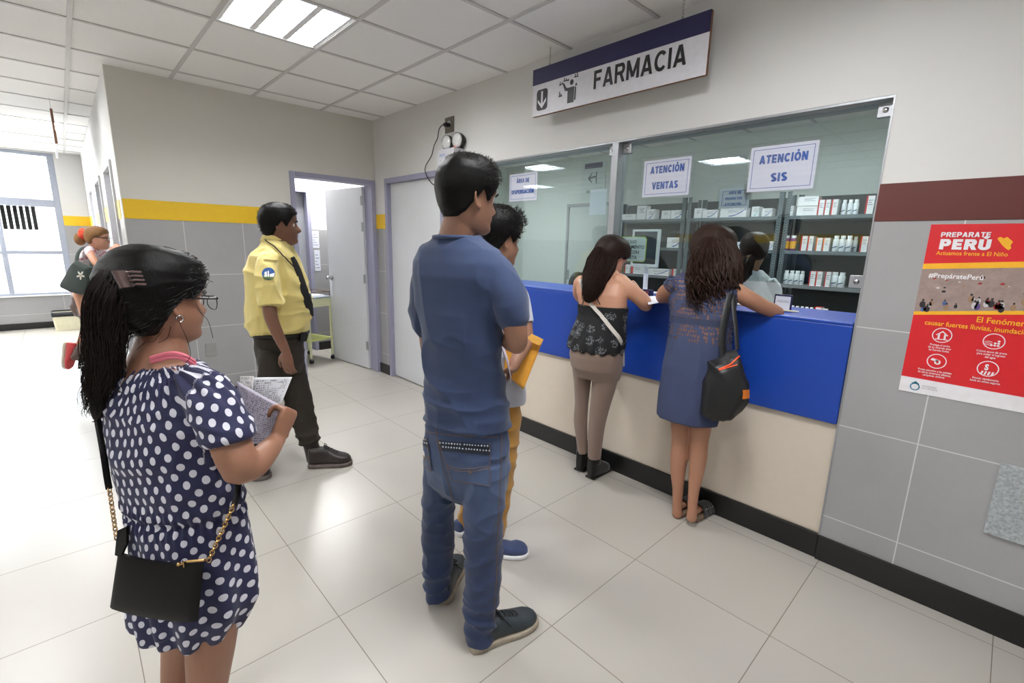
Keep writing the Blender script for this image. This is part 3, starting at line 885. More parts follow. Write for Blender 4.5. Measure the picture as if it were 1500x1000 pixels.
# ================================================================== THE MAN IN BLUE (nearest of the queue, seen from behind)
def person(px, py, d, label, group=None):
    p = at(px, py, d); p.z = 0
    return empty('person', p, 0, label, 'person', group)
def build_man():
    root = person(690, 700, 1.58, 'tall young man in plain blue t-shirt and blue jeans, back turned')
    A = 27
    body_rings = [  # xl, xr, py, d, al, ratio
        (617, 751, 619, 1.59, 22, .62), (618, 747, 596, 1.59, 22, .62), (620, 739, 560, 1.59, 24, .60), (621, 733, 530, 1.59, 25, .58),
        (617, 731, 495, 1.59, 26, .56), (612, 733, 462, 1.59, 27, .54), (607, 741, 430, 1.59, 27, .52), (604, 746, 404, 1.59, 27, .50),
        (605, 742, 384, 1.59, 27, .46), (616, 724, 364, 1.595, 27, .48), (634, 704, 351, 1.60, 27, .62)]
    # --- skin: head, neck, trunk, arms, legs as one body
    b = MB()
    HMx = head_matrix(at(687, 290, 1.60), 56, pitch=-7, s=.98)
    add_head(b, HMx)
    limb(b, [(668, 372, 1.605, 28), (669, 352, 1.605, 27), (674, 330, 1.60, 26), (682, 300, 1.60, 25)], n=24)
    b.loft([sec(*r, scale=.90) for r in body_rings])
    limb(b, [(722, 393, 1.53, 22), (744, 425, 1.50, 20), (752, 468, 1.49, 19), (757, 492, 1.49, 17), (757, 503, 1.50, 16)])      # right upper arm
    limb(b, [(757, 503, 1.50, 16), (749, 500, 1.56, 15), (739, 492, 1.66, 12), (731, 488, 1.74, 10)])
    add_hand(b, at(732, 487, 1.74), (HF*.5-HR*.9+Vector((0, 0, .1))), -HR*.4-HF*.9, side=1, s=.95, curl=(.5, .6, .4))
    limb(b, [(630, 408, 1.67, 15), (624, 445, 1.76, 15), (630, 500, 1.80, 16), (632, 510, 1.80, 16)])
    limb(b, [(632, 508, 1.80, 15), (665, 505, 1.86, 13), (705, 496, 1.82, 12), (722, 493, 1.76, 10)])
    add_hand(b, at(722, 493, 1.755), (HR*.95-HF*.25+Vector((0, 0, .02))), -HF*.9-HR*.2, side=-1, s=.95, curl=(.35, .5, .4))
    limb(b, [(643, 640, 1.66, 22), (642, 700, 1.68, 21), (640, 780, 1.71, 18), (640, 868, 1.68, 10)])
    limb(b, [(708, 650, 1.57, 23), (709, 740, 1.53, 23), (708, 820, 1.52, 20), (703, 925, 1.50, 11)])
    put(fuse(b, .0045, 3), 'body', S_man, root)
    eyes(HMx, root, H_blk)
    # --- hair
    h = MB(); hair_cap(h, HMx, T=.011, top=.010, bump_=.004, seed=3, back=.004)
    o = put(fuse(h, .004, 2), 'hair', H_blk, root)
    t = MB(); tufts(t, HMx, 2600, .011, .009, lambda x, y, z: (x*2, .25+y*1.5 if z > .05 else -.1, -.9+z*9), seed=2, top=.012, rad=.0009, lift=.06)
    t.build('hair_strands', H_blk, o, smooth=True, fixn=False)
    # --- t-shirt
    s = MB()
    s.loft([sec(*r, grow=.006) for r in body_rings]+[sec(637, 700, 344, 1.60, 27, .70, grow=.004)])
    limb(s, [(706, 386, 1.55, 22), (728, 400, 1.53, 25), (744, 430, 1.50, 25), (751, 458, 1.49, 24), (753, 470, 1.49, 23.5)], grow=.004, n=24)
    limb(s, [(640, 392, 1.65, 20), (624, 410, 1.68, 21), (622, 450, 1.75, 22), (624, 478, 1.79, 22)], grow=.004, n=24)
    me = fuse(s, .0045, 14)
    zc = at(690, 600, 1.59).z
    folds(me, .016, 3.5, 18, 2, lambda co: np.clip((1.0-co[:, 2])/.10, 0, 1)*np.clip((co[:, 2]-.80)/.03, .3, 1)*.9)
    folds(me, .015, 4, 6, 8, lambda co: np.clip((co[:, 2]-.92)/.1, 0, 1)*np.clip((1.30-co[:, 2])/.1, 0, 1))
    folds(me, .006, 9, 3.5, 12)
    sh = put(me, 't_shirt', cloth('blue_tshirt', (31, 48, 82), var=.06, heather=(54, 72, 108), weave=900, wr=.25), root)
    # collar rib
    c = MB(); hd = []
    for k in range(25):
        q = 2*PI*k/24; ctr = at(668, 353, 1.60)
        a = math.radians(27)
        hd.append(ctr+sideof(a)*.077*math.cos(q)+facing(a)*.064*math.sin(q)+Vector((0, 0, -.040*max(0, math.sin(q))+.012)))
    c.tube(hd, .0075, 8, cap=False); c.build('collar', _M['blue_tshirt'], sh, smooth=True)
    # --- jeans
    j = MB()
    j.loft([sec(*r, grow=.0) for r in [(630, 734, 585, 1.59, 22, .62), (622, 746, 612, 1.59, 22, .62), (616, 750, 645, 1.59, 22, .64), (617, 751, 680, 1.59, 24, .68), (620, 748, 708, 1.60, 24, .62), (640, 735, 730, 1.60, 24, .5)]])
    limb(j, [(646, 670, 1.65, 29), (645, 705, 1.66, 29), (643, 740, 1.68, 27.5), (642, 785, 1.70, 27.5), (641, 828, 1.70, 25), (640, 858, 1.69, 22), (641, 876, 1.68, 20)], n=28, round_=False)
    limb(j, [(711, 675, 1.54, 36), (710, 710, 1.53, 36), (709, 745, 1.52, 34), (708, 785, 1.515, 32), (708, 830, 1.51, 31), (706, 870, 1.50, 30.5), (703, 908, 1.495, 28.5), (702, 936, 1.49, 24)], n=32, round_=False)
    me = fuse(j, .0045, 5)
    folds(me, .011, 5, 20, 5, lambda co: np.clip((.30-co[:, 2])/.16, 0, 1)*np.clip(co[:, 2]/.07, .3, 1))
    folds(me, .006, 5, 14, 9, lambda co: np.clip((.62-co[:, 2])/.1, 0, 1)*np.clip((co[:, 2]-.30)/.1, 0, 1)*.8+.15)
    folds(me, .006, 8, 10, 15)
    je = put(me, 'jeans', denim(), root)
    T = bvh(je)
    stitch = pm('tan_stitching', (116, 88, 58), .8); dnm2 = _M['denim_dark']
    # back pockets with studded flaps
    for quad, nu in ((((643, 643), (718, 647), (718, 712), (661, 702)), 22), (((614.5, 638), (628, 640), (634, 690), (616, 676)), 10)):
        pk = patch(T, quad, nu, 14, .004).build('back_pocket', denim(), je, smooth=True)
        (ax_, ay_), (bx_, by_), (cx_, cy_), (dx_, dy_) = quad
        fl = patch(T, ((ax_, ay_+1), (bx_, by_+3), (bx_+(cx_-bx_)*.26, by_+3+(cy_-by_)*.24), (ax_+(dx_-ax_)*.26, ay_+(dy_-ay_)*.28)), nu, 6, .007)
        fl.build('pocket_flap', dnm2, pk, smooth=True)
        n = max(3, nu-5)
        st = MB()
        for i in range(n):
            for r in (.08, .18):
                u = (i+.5+(.5 if r > .1 else 0))/(n+.5)
                x = (ax_*(1-u)+bx_*u)*(1-r)+(dx_*(1-u)+cx_*u)*r; y = (ay_*(1-u)+by_*u)*(1-r)+(dy_*(1-u)+cy_*u)*r
                p = hit(T, x, y, .0085)
                if p is not None: st.ball(p, .0028, 8)
        st.build('studs', pm('pale_studs', (190, 196, 205), .35, .6), pk, smooth=True)
        sw = MB()
        def seam(pts, off=.0072):
            P = []
            for k in range(len(pts)-1):
                for q in range(6):
                    u = q/6; P.append((pts[k][0]*(1-u)+pts[k+1][0]*u, pts[k][1]*(1-u)+pts[k+1][1]*u))
            P.append(pts[-1]); P = [hit(T, x, y, off) for x, y in P]; P = [p for p in P if p is not None]
            if len(P) > 1: sw.tube(P, .0009, 5)
        seam([(ax_+1, ay_+1), (dx_+1, dy_-1), (cx_-1, cy_-1), (bx_-1, by_+1)])
        f = lambda u, r: ((ax_*(1-u)+bx_*u)*(1-r)+(dx_*(1-u)+cx_*u)*r, (ay_*(1-u)+by_*u)*(1-r)+(dy_*(1-u)+cy_*u)*r)
        seam([f(0, .68), f(.3, .74), f(.55, .70), f(1, .62)]); seam([f(0, .62), f(.3, .68), f(.55, .64), f(1, .57)])
        seam([f(.55, .64), f(.52, .82)]); seam([f(.48, .72), f(.58, .74)])
        sw.build('stitching', stitch, pk, smooth=True)
    sm = MB()
    for line in ([(638, 606), (640, 640), (648, 680), (658, 710), (664, 736)], [(733, 600), (735, 640), (733, 700), (729, 780), (727, 850), (722, 915)], [(624, 632), (660, 637), (700, 640), (735, 640)]):
        P = []
        for k in range(len(line)-1):
            for q in range(8):
                u = q/8; P.append(hit(T, line[k][0]*(1-u)+line[k+1][0]*u, line[k][1]*(1-u)+line[k+1][1]*u, .0012))
        P = [p for p in P if p is not None]; 
        if len(P) > 2: sm.tube(P, .0011, 5)
    sm.build('seams', stitch, je, smooth=True)
    # --- shoes
    ms = [pm('dark_teal_leather', (40, 48, 54), .5, bmp=.3, bscale=300, var=.12), pm('worn_beige_sole', (150, 140, 124), .7, var=.15), pm('black_laces', (18, 18, 20), .8)]
    shoe(root, at(0, 0, 1) if 0 else on(649, 884, 2, 0), on(672, 822, 2, 0)+Vector((0, 0, 0)), ms, w=.047, hgt=.088)
    shoe(root, on(690, 951, 2, 0), on(784, 908, 2, 0), ms, w=.050, hgt=.090)
    return root
def denim():
    if 'denim' in _M: return _M['denim']
    for nm, k in (('denim', 1), ('denim_dark', .45)):
        m, nt, b = new_mat(nm); tc = nt.nodes.new('ShaderNodeTexCoord'); P = tc.outputs['Object']
        mp = nt.nodes.new('ShaderNodeMapping'); mp.inputs['Scale'].default_value = (3, 3, .5); nt.links.new(P, mp.inputs[0])
        f = noise_tex(nt, P, 5, 5, .6); g = noise_tex(nt, mp.outputs[0], 90, 4, .7)
        g2 = nt.nodes.new('ShaderNodeNewGeometry'); sp = nt.nodes.new('ShaderNodeSeparateXYZ'); nt.links.new(g2.outputs['Position'], sp.inputs[0])
        # faded thighs and seat, dark towards the hems: wash of the cloth itself
        fade = mth(nt, 'MULTIPLY', mth(nt, 'MAXIMUM', mth(nt, 'SUBTRACT', 1.0, mth(nt, 'ABSOLUTE', mth(nt, 'DIVIDE', mth(nt, 'SUBTRACT', sp.outputs[2], .66), .28))), 0.0), .75)
        fade = mth(nt, 'MULTIPLY', fade, mth(nt, 'ADD', f, .35))
        dark, light = lin((22*k+4, 34*k+6, 66*k+6)), lin((78*k, 97*k, 130*k))
        col = mixc(nt, fade, dark, light)
        col = mixc(nt, mth(nt, 'MULTIPLY', g, .45), col, lin((48*k, 66*k, 104*k)))
        nt.links.new(col, b.inputs['Base Color']); b.inputs['Roughness'].default_value = .85; b.inputs['Sheen Weight'].default_value = .15
        bump(nt, b, mth(nt, 'ADD', mth(nt, 'MULTIPLY', noise_tex(nt, P, 900, 2), .1), mth(nt, 'MULTIPLY', noise_tex(nt, P, 22, 5, .6), .5)), .5, .008)
        _M[nm] = m
    return _M['denim']
build_man()
# ================================================================== THE WOMAN IN THE POLKA-DOT DRESS (nearest, left)
def dots_mat():
    m, nt, b = new_mat('navy_polka_dots')
    a = nt.nodes.new('ShaderNodeAttribute'); a.attribute_name = 'pat'
    tc = nt.nodes.new('ShaderNodeTexCoord'); P = tc.outputs['Object']
    mp = nt.nodes.new('ShaderNodeMapping'); mp.inputs['Rotation'].default_value = (0, 0, math.radians(38)); mp.inputs['Scale'].default_value = (34, 30, 1)
    nt.links.new(a.outputs['Vector'], mp.inputs[0])
    v = nt.nodes.new('ShaderNodeTexVoronoi'); v.voronoi_dimensions = '2D'; v.inputs['Scale'].default_value = 1.0; v.inputs['Randomness'].default_value = .12
    nt.links.new(mp.outputs[0], v.inputs['Vector'])
    d = mth(nt, 'LESS_THAN', v.outputs['Distance'], .28)
    navy = mixc(nt, noise_tex(nt, P, 60, 3), lin((24, 26, 60)), lin((32, 35, 76)))
    nt.links.new(mixc(nt, d, navy, lin((208, 208, 218))), b.inputs['Base Color'])
    b.inputs['Roughness'].default_value = .8; b.inputs['Sheen Weight'].default_value = .1
    bump(nt, b, noise_tex(nt, P, 1100, 2), .3, .0006)
    return m
def build_polka():
    root = person(262, 950, 1.08, 'woman in a navy dress with white polka dots, long dark ponytail and glasses')
    D = 1.08
    rings = [  # dress outline, top to bottom
        (181, 296, 532, 1.10, 18, .62), (160, 318, 552, 1.09, 18, .52), (148, 334, 580, 1.08, 18, .50), (146, 344, 615, 1.07, 18, .54), (151, 351, 650, 1.07, 18, .60),
        (160, 359, 690, 1.07, 17, .64), (172, 366, 726, 1.07, 16, .66), (178, 369, 750, 1.07, 16, .68), (184, 377, 785, 1.07, 16, .70), (185, 386, 830, 1.07, 16, .70),
        (182, 390, 866, 1.07, 16, .68), (181, 380, 886, 1.07, 16, .66), (184, 366, 908, 1.07, 16, .66)]
    b = MB()
    M = head_matrix(at(240, 441, 1.12), 27, pitch=-4, s=.89)
    add_head(b, M, cheek=.006)
    limb(b, [(232, 560, 1.10, 62), (234, 530, 1.105, 50), (238, 500, 1.115, 40), (246, 470, 1.13, 37)], n=26)
    b.loft([sec(*r, scale=.88) for r in rings[:10]])
    # right arm bends at the elbow, hand up holding the papers
    limb(b, [(306, 580, 1.02, 30), (326, 620, .975, 34), (345, 668, .955, 34), (352, 684, .955, 31)], n=22)
    limb(b, [(350, 686, .955, 30), (372, 680, .985, 26), (392, 660, 1.04, 20), (402, 648, 1.08, 15.5), (407, 641, 1.10, 14)], n=20)
    add_hand(b, at(405, 645, 1.09), HR*.22+Vector((0, 0, .72))+HF*.45, -HR*.85+HF*.25+Vector((0, 0, .25)), side=-1, s=.86, curl=(1.25, 1.15, .7), thumb=.9, thumbdir=-HR*.55+Vector((0, 0, .62))+HF*.35)
    # left arm folds in front of her
    limb(b, [(172, 595, 1.16, 26), (190, 640, 1.24, 30), (230, 690, 1.30, 28)])
    limb(b, [(230, 690, 1.30, 26), (300, 670, 1.28, 20), (352, 640, 1.22, 14)])
    add_hand(b, at(350, 641, 1.22), HR*.9+Vector((0, 0, .35)), -HF, side=-1, s=.85, curl=(.9, .9, .5))
    # legs
    limb(b, [(275, 905, 1.14, 46), (268, 960, 1.15, 39), (262, 1010, 1.15, 33), (258, 1060, 1.15, 30), (255, 1120, 1.15, 32), (255, 1200, 1.15, 24), (257, 1330, 1.14, 16)], n=22)
    limb(b, [(312, 905, 1.04, 50), (308, 960, 1.04, 44), (304, 1010, 1.04, 37), (300, 1065, 1.04, 33), (297, 1140, 1.04, 35), (296, 1240, 1.04, 26), (297, 1385, 1.04, 17)], n=22)
    put(fuse(b, .0042, 3), 'body', S_wom, root)
    eyes(M, root, H_blk)
    # dress
    s = MB()
    s.loft([sec(*r, grow=.004) for r in rings])
    limb(s, [(276, 560, 1.05, 33), (300, 575, 1.02, 42), (318, 602, .985, 45), (333, 634, .965, 45), (338, 648, .96, 44)], n=28, round_=False)
    limb(s, [(190, 565, 1.14, 28), (170, 590, 1.17, 34), (180, 625, 1.22, 36)], n=24, round_=False)
    me = fuse(s, .0042, 12)
    wz = at(270, 738, 1.07).z
    co = getco(me); no = getno(me)
    # gathered waist, flared skirt folds, small hem waves
    ctr = np.array(at(275, 740, 1.07)); ang = np.arctan2(co[:, 1]-ctr[1], co[:, 0]-ctr[0])
    below = np.clip((wz-co[:, 2])/.22, 0, 1); near = np.exp(-((co[:, 2]-wz)/.03)**2)
    wob = nz(co, 3, 3, 3, 4)
    dh = .009*below*np.sin(ang*11+wob*4)
    rad_ = np.stack([np.cos(ang), np.sin(ang), ang*0], 1)
    d = .004*near*np.sin(ang*46+wob*6)-.008*np.exp(-((co[:, 2]-wz)/.014)**2)
    ab = np.clip((co[:, 2]-wz)/.05, 0, 1)*np.clip((1.12-co[:, 2])/.05, 0, 1)
    r1 = (1-2*np.abs(nz(co, 4, 4, 16, 3)))**2-.5; r2 = (1-2*np.abs(nz(co, 13, 13, 3.2, 6)))**2-.5
    d += .010*ab*r1+.004*ab*r2
    up_ = np.clip((co[:, 2]-(at(250, 545, 1.08).z-.06))/.05, 0, 1)
    d += up_*.004*np.sin(ang*38+wob*5)
    co2 = co+no*d[:, None]+rad_*dh[:, None]; co2[:, 2] += np.where(co[:, 2] < wz-.30, .004*np.sin(ang*5+wob*3), 0); setco(me, co2)
    # pattern coordinates: around the trunk, along the sleeve
    A0, A1 = np.array(at(300, 575, 1.02)), np.array(at(338, 648, .96)); ax = (A1-A0)/np.linalg.norm(A1-A0)
    rel = co-A0; tt = rel@ax; rad = np.linalg.norm(rel-tt[:, None]*ax, axis=1)
    sl = (((co-np.array(at(302, 600, 1.0)))@np.array(sideof(math.radians(12)))) > 0) & (co[:, 2] > at(320, 690, .97).z)
    e1 = np.cross(ax, [0, 0, 1.]); e1 /= np.linalg.norm(e1); e2 = np.cross(ax, e1)
    us = np.arctan2(rel@e2, rel@e1)*.075
    cx = np.interp(co[:, 2], [at(272, 925, 1.07).z, wz, at(240, 560, 1.07).z], [at(272, 925, 1.07).x, at(272, 740, 1.07).x, at(240, 560, 1.07).x])
    cy = np.interp(co[:, 2], [at(272, 925, 1.07).z, wz, at(240, 560, 1.07).z], [at(272, 925, 1.07).y, at(272, 740, 1.07).y, at(240, 560, 1.07).y])
    ut = np.arctan2(co[:, 1]-cy, co[:, 0]-cx)
    # put the wrap seam on the far side
    f0 = math.atan2(HF.y, HF.x); ut = (ut-f0) % (2*PI)
    u = np.where(sl, us, ut*(.165+.0*co[:, 2])); v = np.where(sl, tt, co[:, 2])
    me2 = me
    attr(me2, 'pat', np.stack([u+nz(co, 20, 20, 20, 1)*.004, v, v*0], 1))
    dr = put(me2, 'dress', dots_mat(), root)
    T = bvh(dr)
    st = MB(); P = [at(x, y, d_) for x, y, d_ in ((222, 527, 1.045), (240, 522, 1.04), (256, 520, 1.035), (272, 524, 1.04), (285, 533, 1.06))]
    for sg in (0, 1): st.tube([p+Vector((0, 0, .004-sg*.008)) for p in catmull(P, 4)], .0055, 6)
    st.build('pink_strap', pm('pink_strap_cloth', (214, 112, 130), .6), root, smooth=True)
    # hair: full cap swept back, ponytail held by a clip
    line = ([-90, -50, -25, -8, 6, 22, 36, 50, 90], [-.092, -.085, -.062, -.02, .018, .012, .030, .050, .058])
    h = MB(); hair_cap(h, M, T=.017, line=line, bump_=.004, seed=9, top=.012, back=.024)
    h.ball(at(206, 440, 1.07), (.045, .05, .050), 20)
    hm = fuse(h, .004, 5)
    folds(hm, .0022, 9, 34, 4)
    ho = put(hm, 'hair', H_blk, root)
    t = MB()
    cb = lambda x, y, z: (-x*2, -1.0, -.5)
    tufts(t, M, 1500, .021, .028, cb, line=line, seed=5, top=.006, rad=.0008, spread=.25, lift=.12)
    rg = random.Random(4)
    for pts in ([(280, 425, 1.02), (292, 455, 1.0), (305, 470, .99), (312, 495, .99)], [(262, 470, 1.03), (275, 500, 1.01), (279, 520, 1.0), (272, 532, 1.0)], [(250, 478, 1.03), (245, 495, 1.03), (232, 502, 1.04)], [(270, 400, 1.02), (300, 409, 1.0), (312, 413, 1.0)], [(225, 366, 1.1), (240, 361, 1.1), (258, 366, 1.1)], [(240, 480, 1.02), (225, 500, 1.02), (215, 500, 1.03), (200, 512, 1.03)]):
        t.tube(catmull([at(*q) for q in pts], 5), .0006, 4, cap=False)
    t.build('hair_strands', H_blk, ho, smooth=True, fixn=False)
    p = MB()
    path = [at(190, 408, 1.06), at(172, 415, 1.03), at(160, 442, 1.01), at(154, 490, 1.01), at(151, 540, 1.015), at(145, 585, 1.03), at(142, 612, 1.04)]
    locks(p, path, [.026, .036, .037, .034, .030, .023, .010], 460, wave=.010, freq=2.2, rad=.0013, seed=3, core=.80, ragged=.32)
    p.build('ponytail', H_ponytail, root, smooth=True, fixn=False)
    p = MB()
    for k, (a, b_) in enumerate((((168, 455), (160, 520)), ((172, 470), (150, 560)), ((130, 520), (120, 600)), ((140, 560), (140, 618)), ((135, 540), (126, 575)), ((128, 470), (120, 540)), ((160, 500), (176, 520)), ((155, 540), (168, 575)))):
        x0, y0 = a; x1, y1 = b_
        pts = [(x0+(x1-x0)*u+7*math.sin(u*7+k), y0+(y1-y0)*u, 1.0+.02*u) for u in (0, .25, .5, .75, 1)]
        for q in range(5):
            p.tube([at(x+rg.uniform(-2, 2)+q*.6, y, d_) for x, y, d_ in catmull_px(pts)], .0008, 4, cap=False)
    p.build('loose_curls', H_ponytail, ho, smooth=True, fixn=False)
    # hair clip
    c = MB(); q0, q1, q2, q3 = at(162, 398, .98), at(185, 396, .985), at(195, 420, .99), at(175, 424, .975)
    nrm = (q1-q0).cross(q3-q0).normalized(); nrm = nrm if nrm.dot(CAM-q0) > 0 else -nrm
    g = []
    for i in range(7):
        u = i/6; bulge = nrm*(.010*math.sin(PI*u)); g.append([q0.lerp(q1, u)+bulge, q3.lerp(q2, u)+bulge])
    vs = [p_ for r in g for p_ in r]; k = len(vs); vs += [p_-nrm*.003 for p_ in vs]; fs = []
    for i in range(6):
        a = 2*i; fs += [(a, a+1, a+3, a+2), (a+k, a+2+k, a+3+k, a+1+k)]
        fs += [(a, a+2, a+2+k, a+k), (a+1, a+1+k, a+3+k, a+3)]
    fs += [(0, k, k+1, 1), (12, 13, 13+k, 12+k)]
    c.add(vs, fs)
    for i in range(4):
        s0 = q1.lerp(q2, (i+.5)/4); c.tube([s0, s0+(q1-q0).normalized()*.012+nrm*.004, s0+(q1-q0).normalized()*.022-nrm*.008], .0024, 6)
    c.build('hair_clip', pm('brown_plastic_clip', (96, 78, 76), .18, coat=.8), root, smooth=True)
    # glasses and earring
    gl = MB()
    tA = M @ Vector((.083, .0, .014)); tB = M @ Vector((.076, .098, .010))
    gl.tube([tA, tB], .0022, 8); gl.tube([M @ Vector((-.083, .0, .014)), M @ Vector((-.076, .098, .010))], .0022, 8)
    gl.tube([M @ Vector((.076, .098, .012)), M @ Vector((.04, .110, .015)), M @ Vector((.0, .113, .012)), M @ Vector((-.04, .110, .015)), M @ Vector((-.076, .098, .012))], .0024, 8)
    for sg in (-1, 1):
        gl.tube([M @ Vector((sg*(.040+.032*math.cos(q)), .109-.010*abs(math.cos(q)) if math.cos(q) > 0 else .109, -.004+.020*math.sin(q))) for q in [2*PI*i/24 for i in range(25)]], .0011, 6, cap=False)
    go = gl.build('glasses', pm('black_glasses_frame', (20, 20, 24), .25), root, smooth=True)
    er = MB(); ec = M @ Vector((.083, -.006, -.040))
    er.tube([ec+(M.to_3x3() @ Vector((0, math.cos(q), math.sin(q))))*.0085 for q in [math.radians(a) for a in range(-110, 200, 20)]], .0019, 8)
    er.build('earring', pm('silver', (220, 220, 222), .15, 1.0), root, smooth=True)
    # shoes (below the frame)
    ms = [pm('black_flat_shoe', (24, 22, 24), .4), pm('black_rubber', (16, 16, 16), .7), None]
    for px_, py_, d_ in ((257, 1330, 1.14), (297, 1385, 1.04)):
        p_ = at(px_, py_, d_); p_.z = 0; fd = facing(math.radians(20))
        shoe(root, p_-fd*.05, p_+fd*.18, ms, w=.042, hgt=.05, solet=.012, laces=False)
    return root
def catmull_px(pts):
    Q = catmull([Vector(p) for p in pts], 4); return [(q.x, q.y, q.z) for q in Q]
build_polka()
def handbag():
    root = empty('handbag', at(230, 862, .93), 0, 'small black clutch bag on a chain strap, hanging at the hip of the polka-dot dress', 'bag')
    lea = pm('black_leather', (7, 7, 8), .5, bmp=.35, bscale=240, bdist=.001, var=.15, spec=.18)
    TL, TM, TR, BR, BL = at(173, 808, .985), at(222, 829, .955), at(299, 824, .915), at(290, 910, .915), at(161, 889, .975)
    nrm = (TR-TL).cross(BL-TL).normalized(); nrm = nrm if nrm.dot(CAM-TL) > 0 else -nrm
    NU, NV = 24, 14; vs = []; m = MB()
    for sgn in (1, -1):
        for i in range(NU+1):
            u = i/NU
            top = TL*(1-u)**2+TM*2*u*(1-u)*1.0+TR*u*u; bot = BL.lerp(BR, u)-Vector((0, 0, .006*math.sin(PI*u)))
            for j in range(NV+1):
                v = j/NV; bul = .020*(math.sin(PI*u)**.35)*(math.sin(PI*min(1, v*.92+.04))**.45)*(.6+.4*v)
                vs.append(top.lerp(bot, v)+nrm*(sgn*bul))
    k = (NU+1)*(NV+1); fs = []
    for i in range(NU):
        for j in range(NV):
            a = i*(NV+1)+j; fs.append((a, a+NV+1, a+NV+2, a+1)); fs.append((a+k, a+1+k, a+NV+2+k, a+NV+1+k))
    for i in range(NU):
        a = i*(NV+1); fs.append((a, a+k, a+NV+1+k, a+NV+1)); a += NV; fs.append((a, a+NV+1, a+NV+1+k, a+k))
    for j in range(NV):
        fs.append((j, j+1, j+1+k, j+k)); a = NU*(NV+1)+j; fs.append((a, a+k, a+1+k, a+1))
    m.add(vs, fs)
    bd = m.build('bag_body', lea, root, smooth=True)
    tb = MB(); tb.loft([[p+nrm*s_*.003 for s_, p in ((1, a), (1, b), (-1, b), (-1, a))] for a, b in ((at(170, 812, .985), at(178, 815, .98)), (at(172, 790, .985), at(187, 795, .975)), (at(174, 776, .985), at(187, 770, .98)))])
    tb.build('side_tab', lea, bd)
    gold = pm('gold_metal', (196, 160, 104), .25, 1.0)
    z = MB(); z.tube([at(265, 826, .925), at(275, 822, .92), at(300, 820, .912)], .003, 6); z.ball(at(262, 826, .925), .005, 8); z.box(-.004, .004, -.001, .001, -.010, .004, Matrix.Translation(at(268, 824, .918)))
    z.build('zip_pull', gold, bd, smooth=True)
    def chain(a, b, n, sag=0):
        c = MB(); r = .0075
        for i in range(n):
            u = (i+.5)/n; c0 = a.lerp(b, u)+HF*sag*math.sin(PI*u); d = (b-a).normalized()
            s1 = (HR if i % 2 else HF); s1 = (s1-d*s1.dot(d)).normalized()
            c.tube([c0+d*math.cos(q)*(b-a).length/n*.72+s1*math.sin(q)*.0046 for q in [2*PI*k_/10 for k_ in range(11)]], .0014, 5, cap=False)
        return c
    chain(at(160, 714, 1.005), at(171, 790, .985), 12).build('chain', gold, root, smooth=True)
    chain(at(343, 738, .93), at(305, 822, .915), 16).build('chain', gold, root, smooth=True)
    s = MB()
    s.tube(catmull([at(137, 575, 1.09), at(142, 610, 1.06), at(151, 660, 1.02), at(157, 700, 1.01), at(160, 716, 1.005)], 4), .0065, 8, flat=.4)
    s.tube(catmull([at(349, 700, .99), at(348, 720, .95), at(343, 740, .93)], 4), .0065, 8, flat=.4)
    s.tube(catmull([at(137, 575, 1.09), at(150, 552, 1.12), at(200, 545, 1.18), at(270, 600, 1.22), at(345, 668, 1.06), at(349, 700, .99)], 4), .0065, 8, flat=.4)
    s.build('strap', lea, root, smooth=True)
handbag()
def paper_mat(name, rgb, lines, red=False):
    m, nt, b = new_mat(name); a = nt.nodes.new('ShaderNodeUVMap')
    sp = nt.nodes.new('ShaderNodeSeparateXYZ'); nt.links.new(a.outputs[0], sp.inputs[0]); u, v = sp.outputs[0], sp.outputs[1]
    row = mth(nt, 'FRACT', mth(nt, 'MULTIPLY', v, lines))
    cb = nt.nodes.new('ShaderNodeCombineXYZ'); nt.links.new(mth(nt, 'MULTIPLY', u, 60), cb.inputs[0]); nt.links.new(mth(nt, 'FLOOR', mth(nt, 'MULTIPLY', v, lines)), cb.inputs[1])
    wn = noise_tex(nt, cb.outputs[0], .9, 2)
    ink = mth(nt, 'MULTIPLY', mth(nt, 'GREATER_THAN', wn, .50), mth(nt, 'GREATER_THAN', mth(nt, 'SUBTRACT', .34, mth(nt, 'ABSOLUTE', mth(nt, 'SUBTRACT', row, .5))), 0.0))
    big = noise_tex(nt, a.outputs[0], 3.2, 2)
    ink = mth(nt, 'MULTIPLY', ink, mth(nt, 'GREATER_THAN', big, .43))
    inside = mth(nt, 'MULTIPLY', mth(nt, 'LESS_THAN', mth(nt, 'ABSOLUTE', mth(nt, 'SUBTRACT', u, .5)), .43), mth(nt, 'LESS_THAN', mth(nt, 'ABSOLUTE', mth(nt, 'SUBTRACT', v, .5)), .45))
    ink = mth(nt, 'MULTIPLY', mth(nt, 'MULTIPLY', ink, inside), .62)
    base = lin(rgb)
    nt.links.new(mixc(nt, ink, base, lin((60, 60, 72))), b.inputs['Base Color']); b.inputs['Roughness'].default_value = .75
    return m
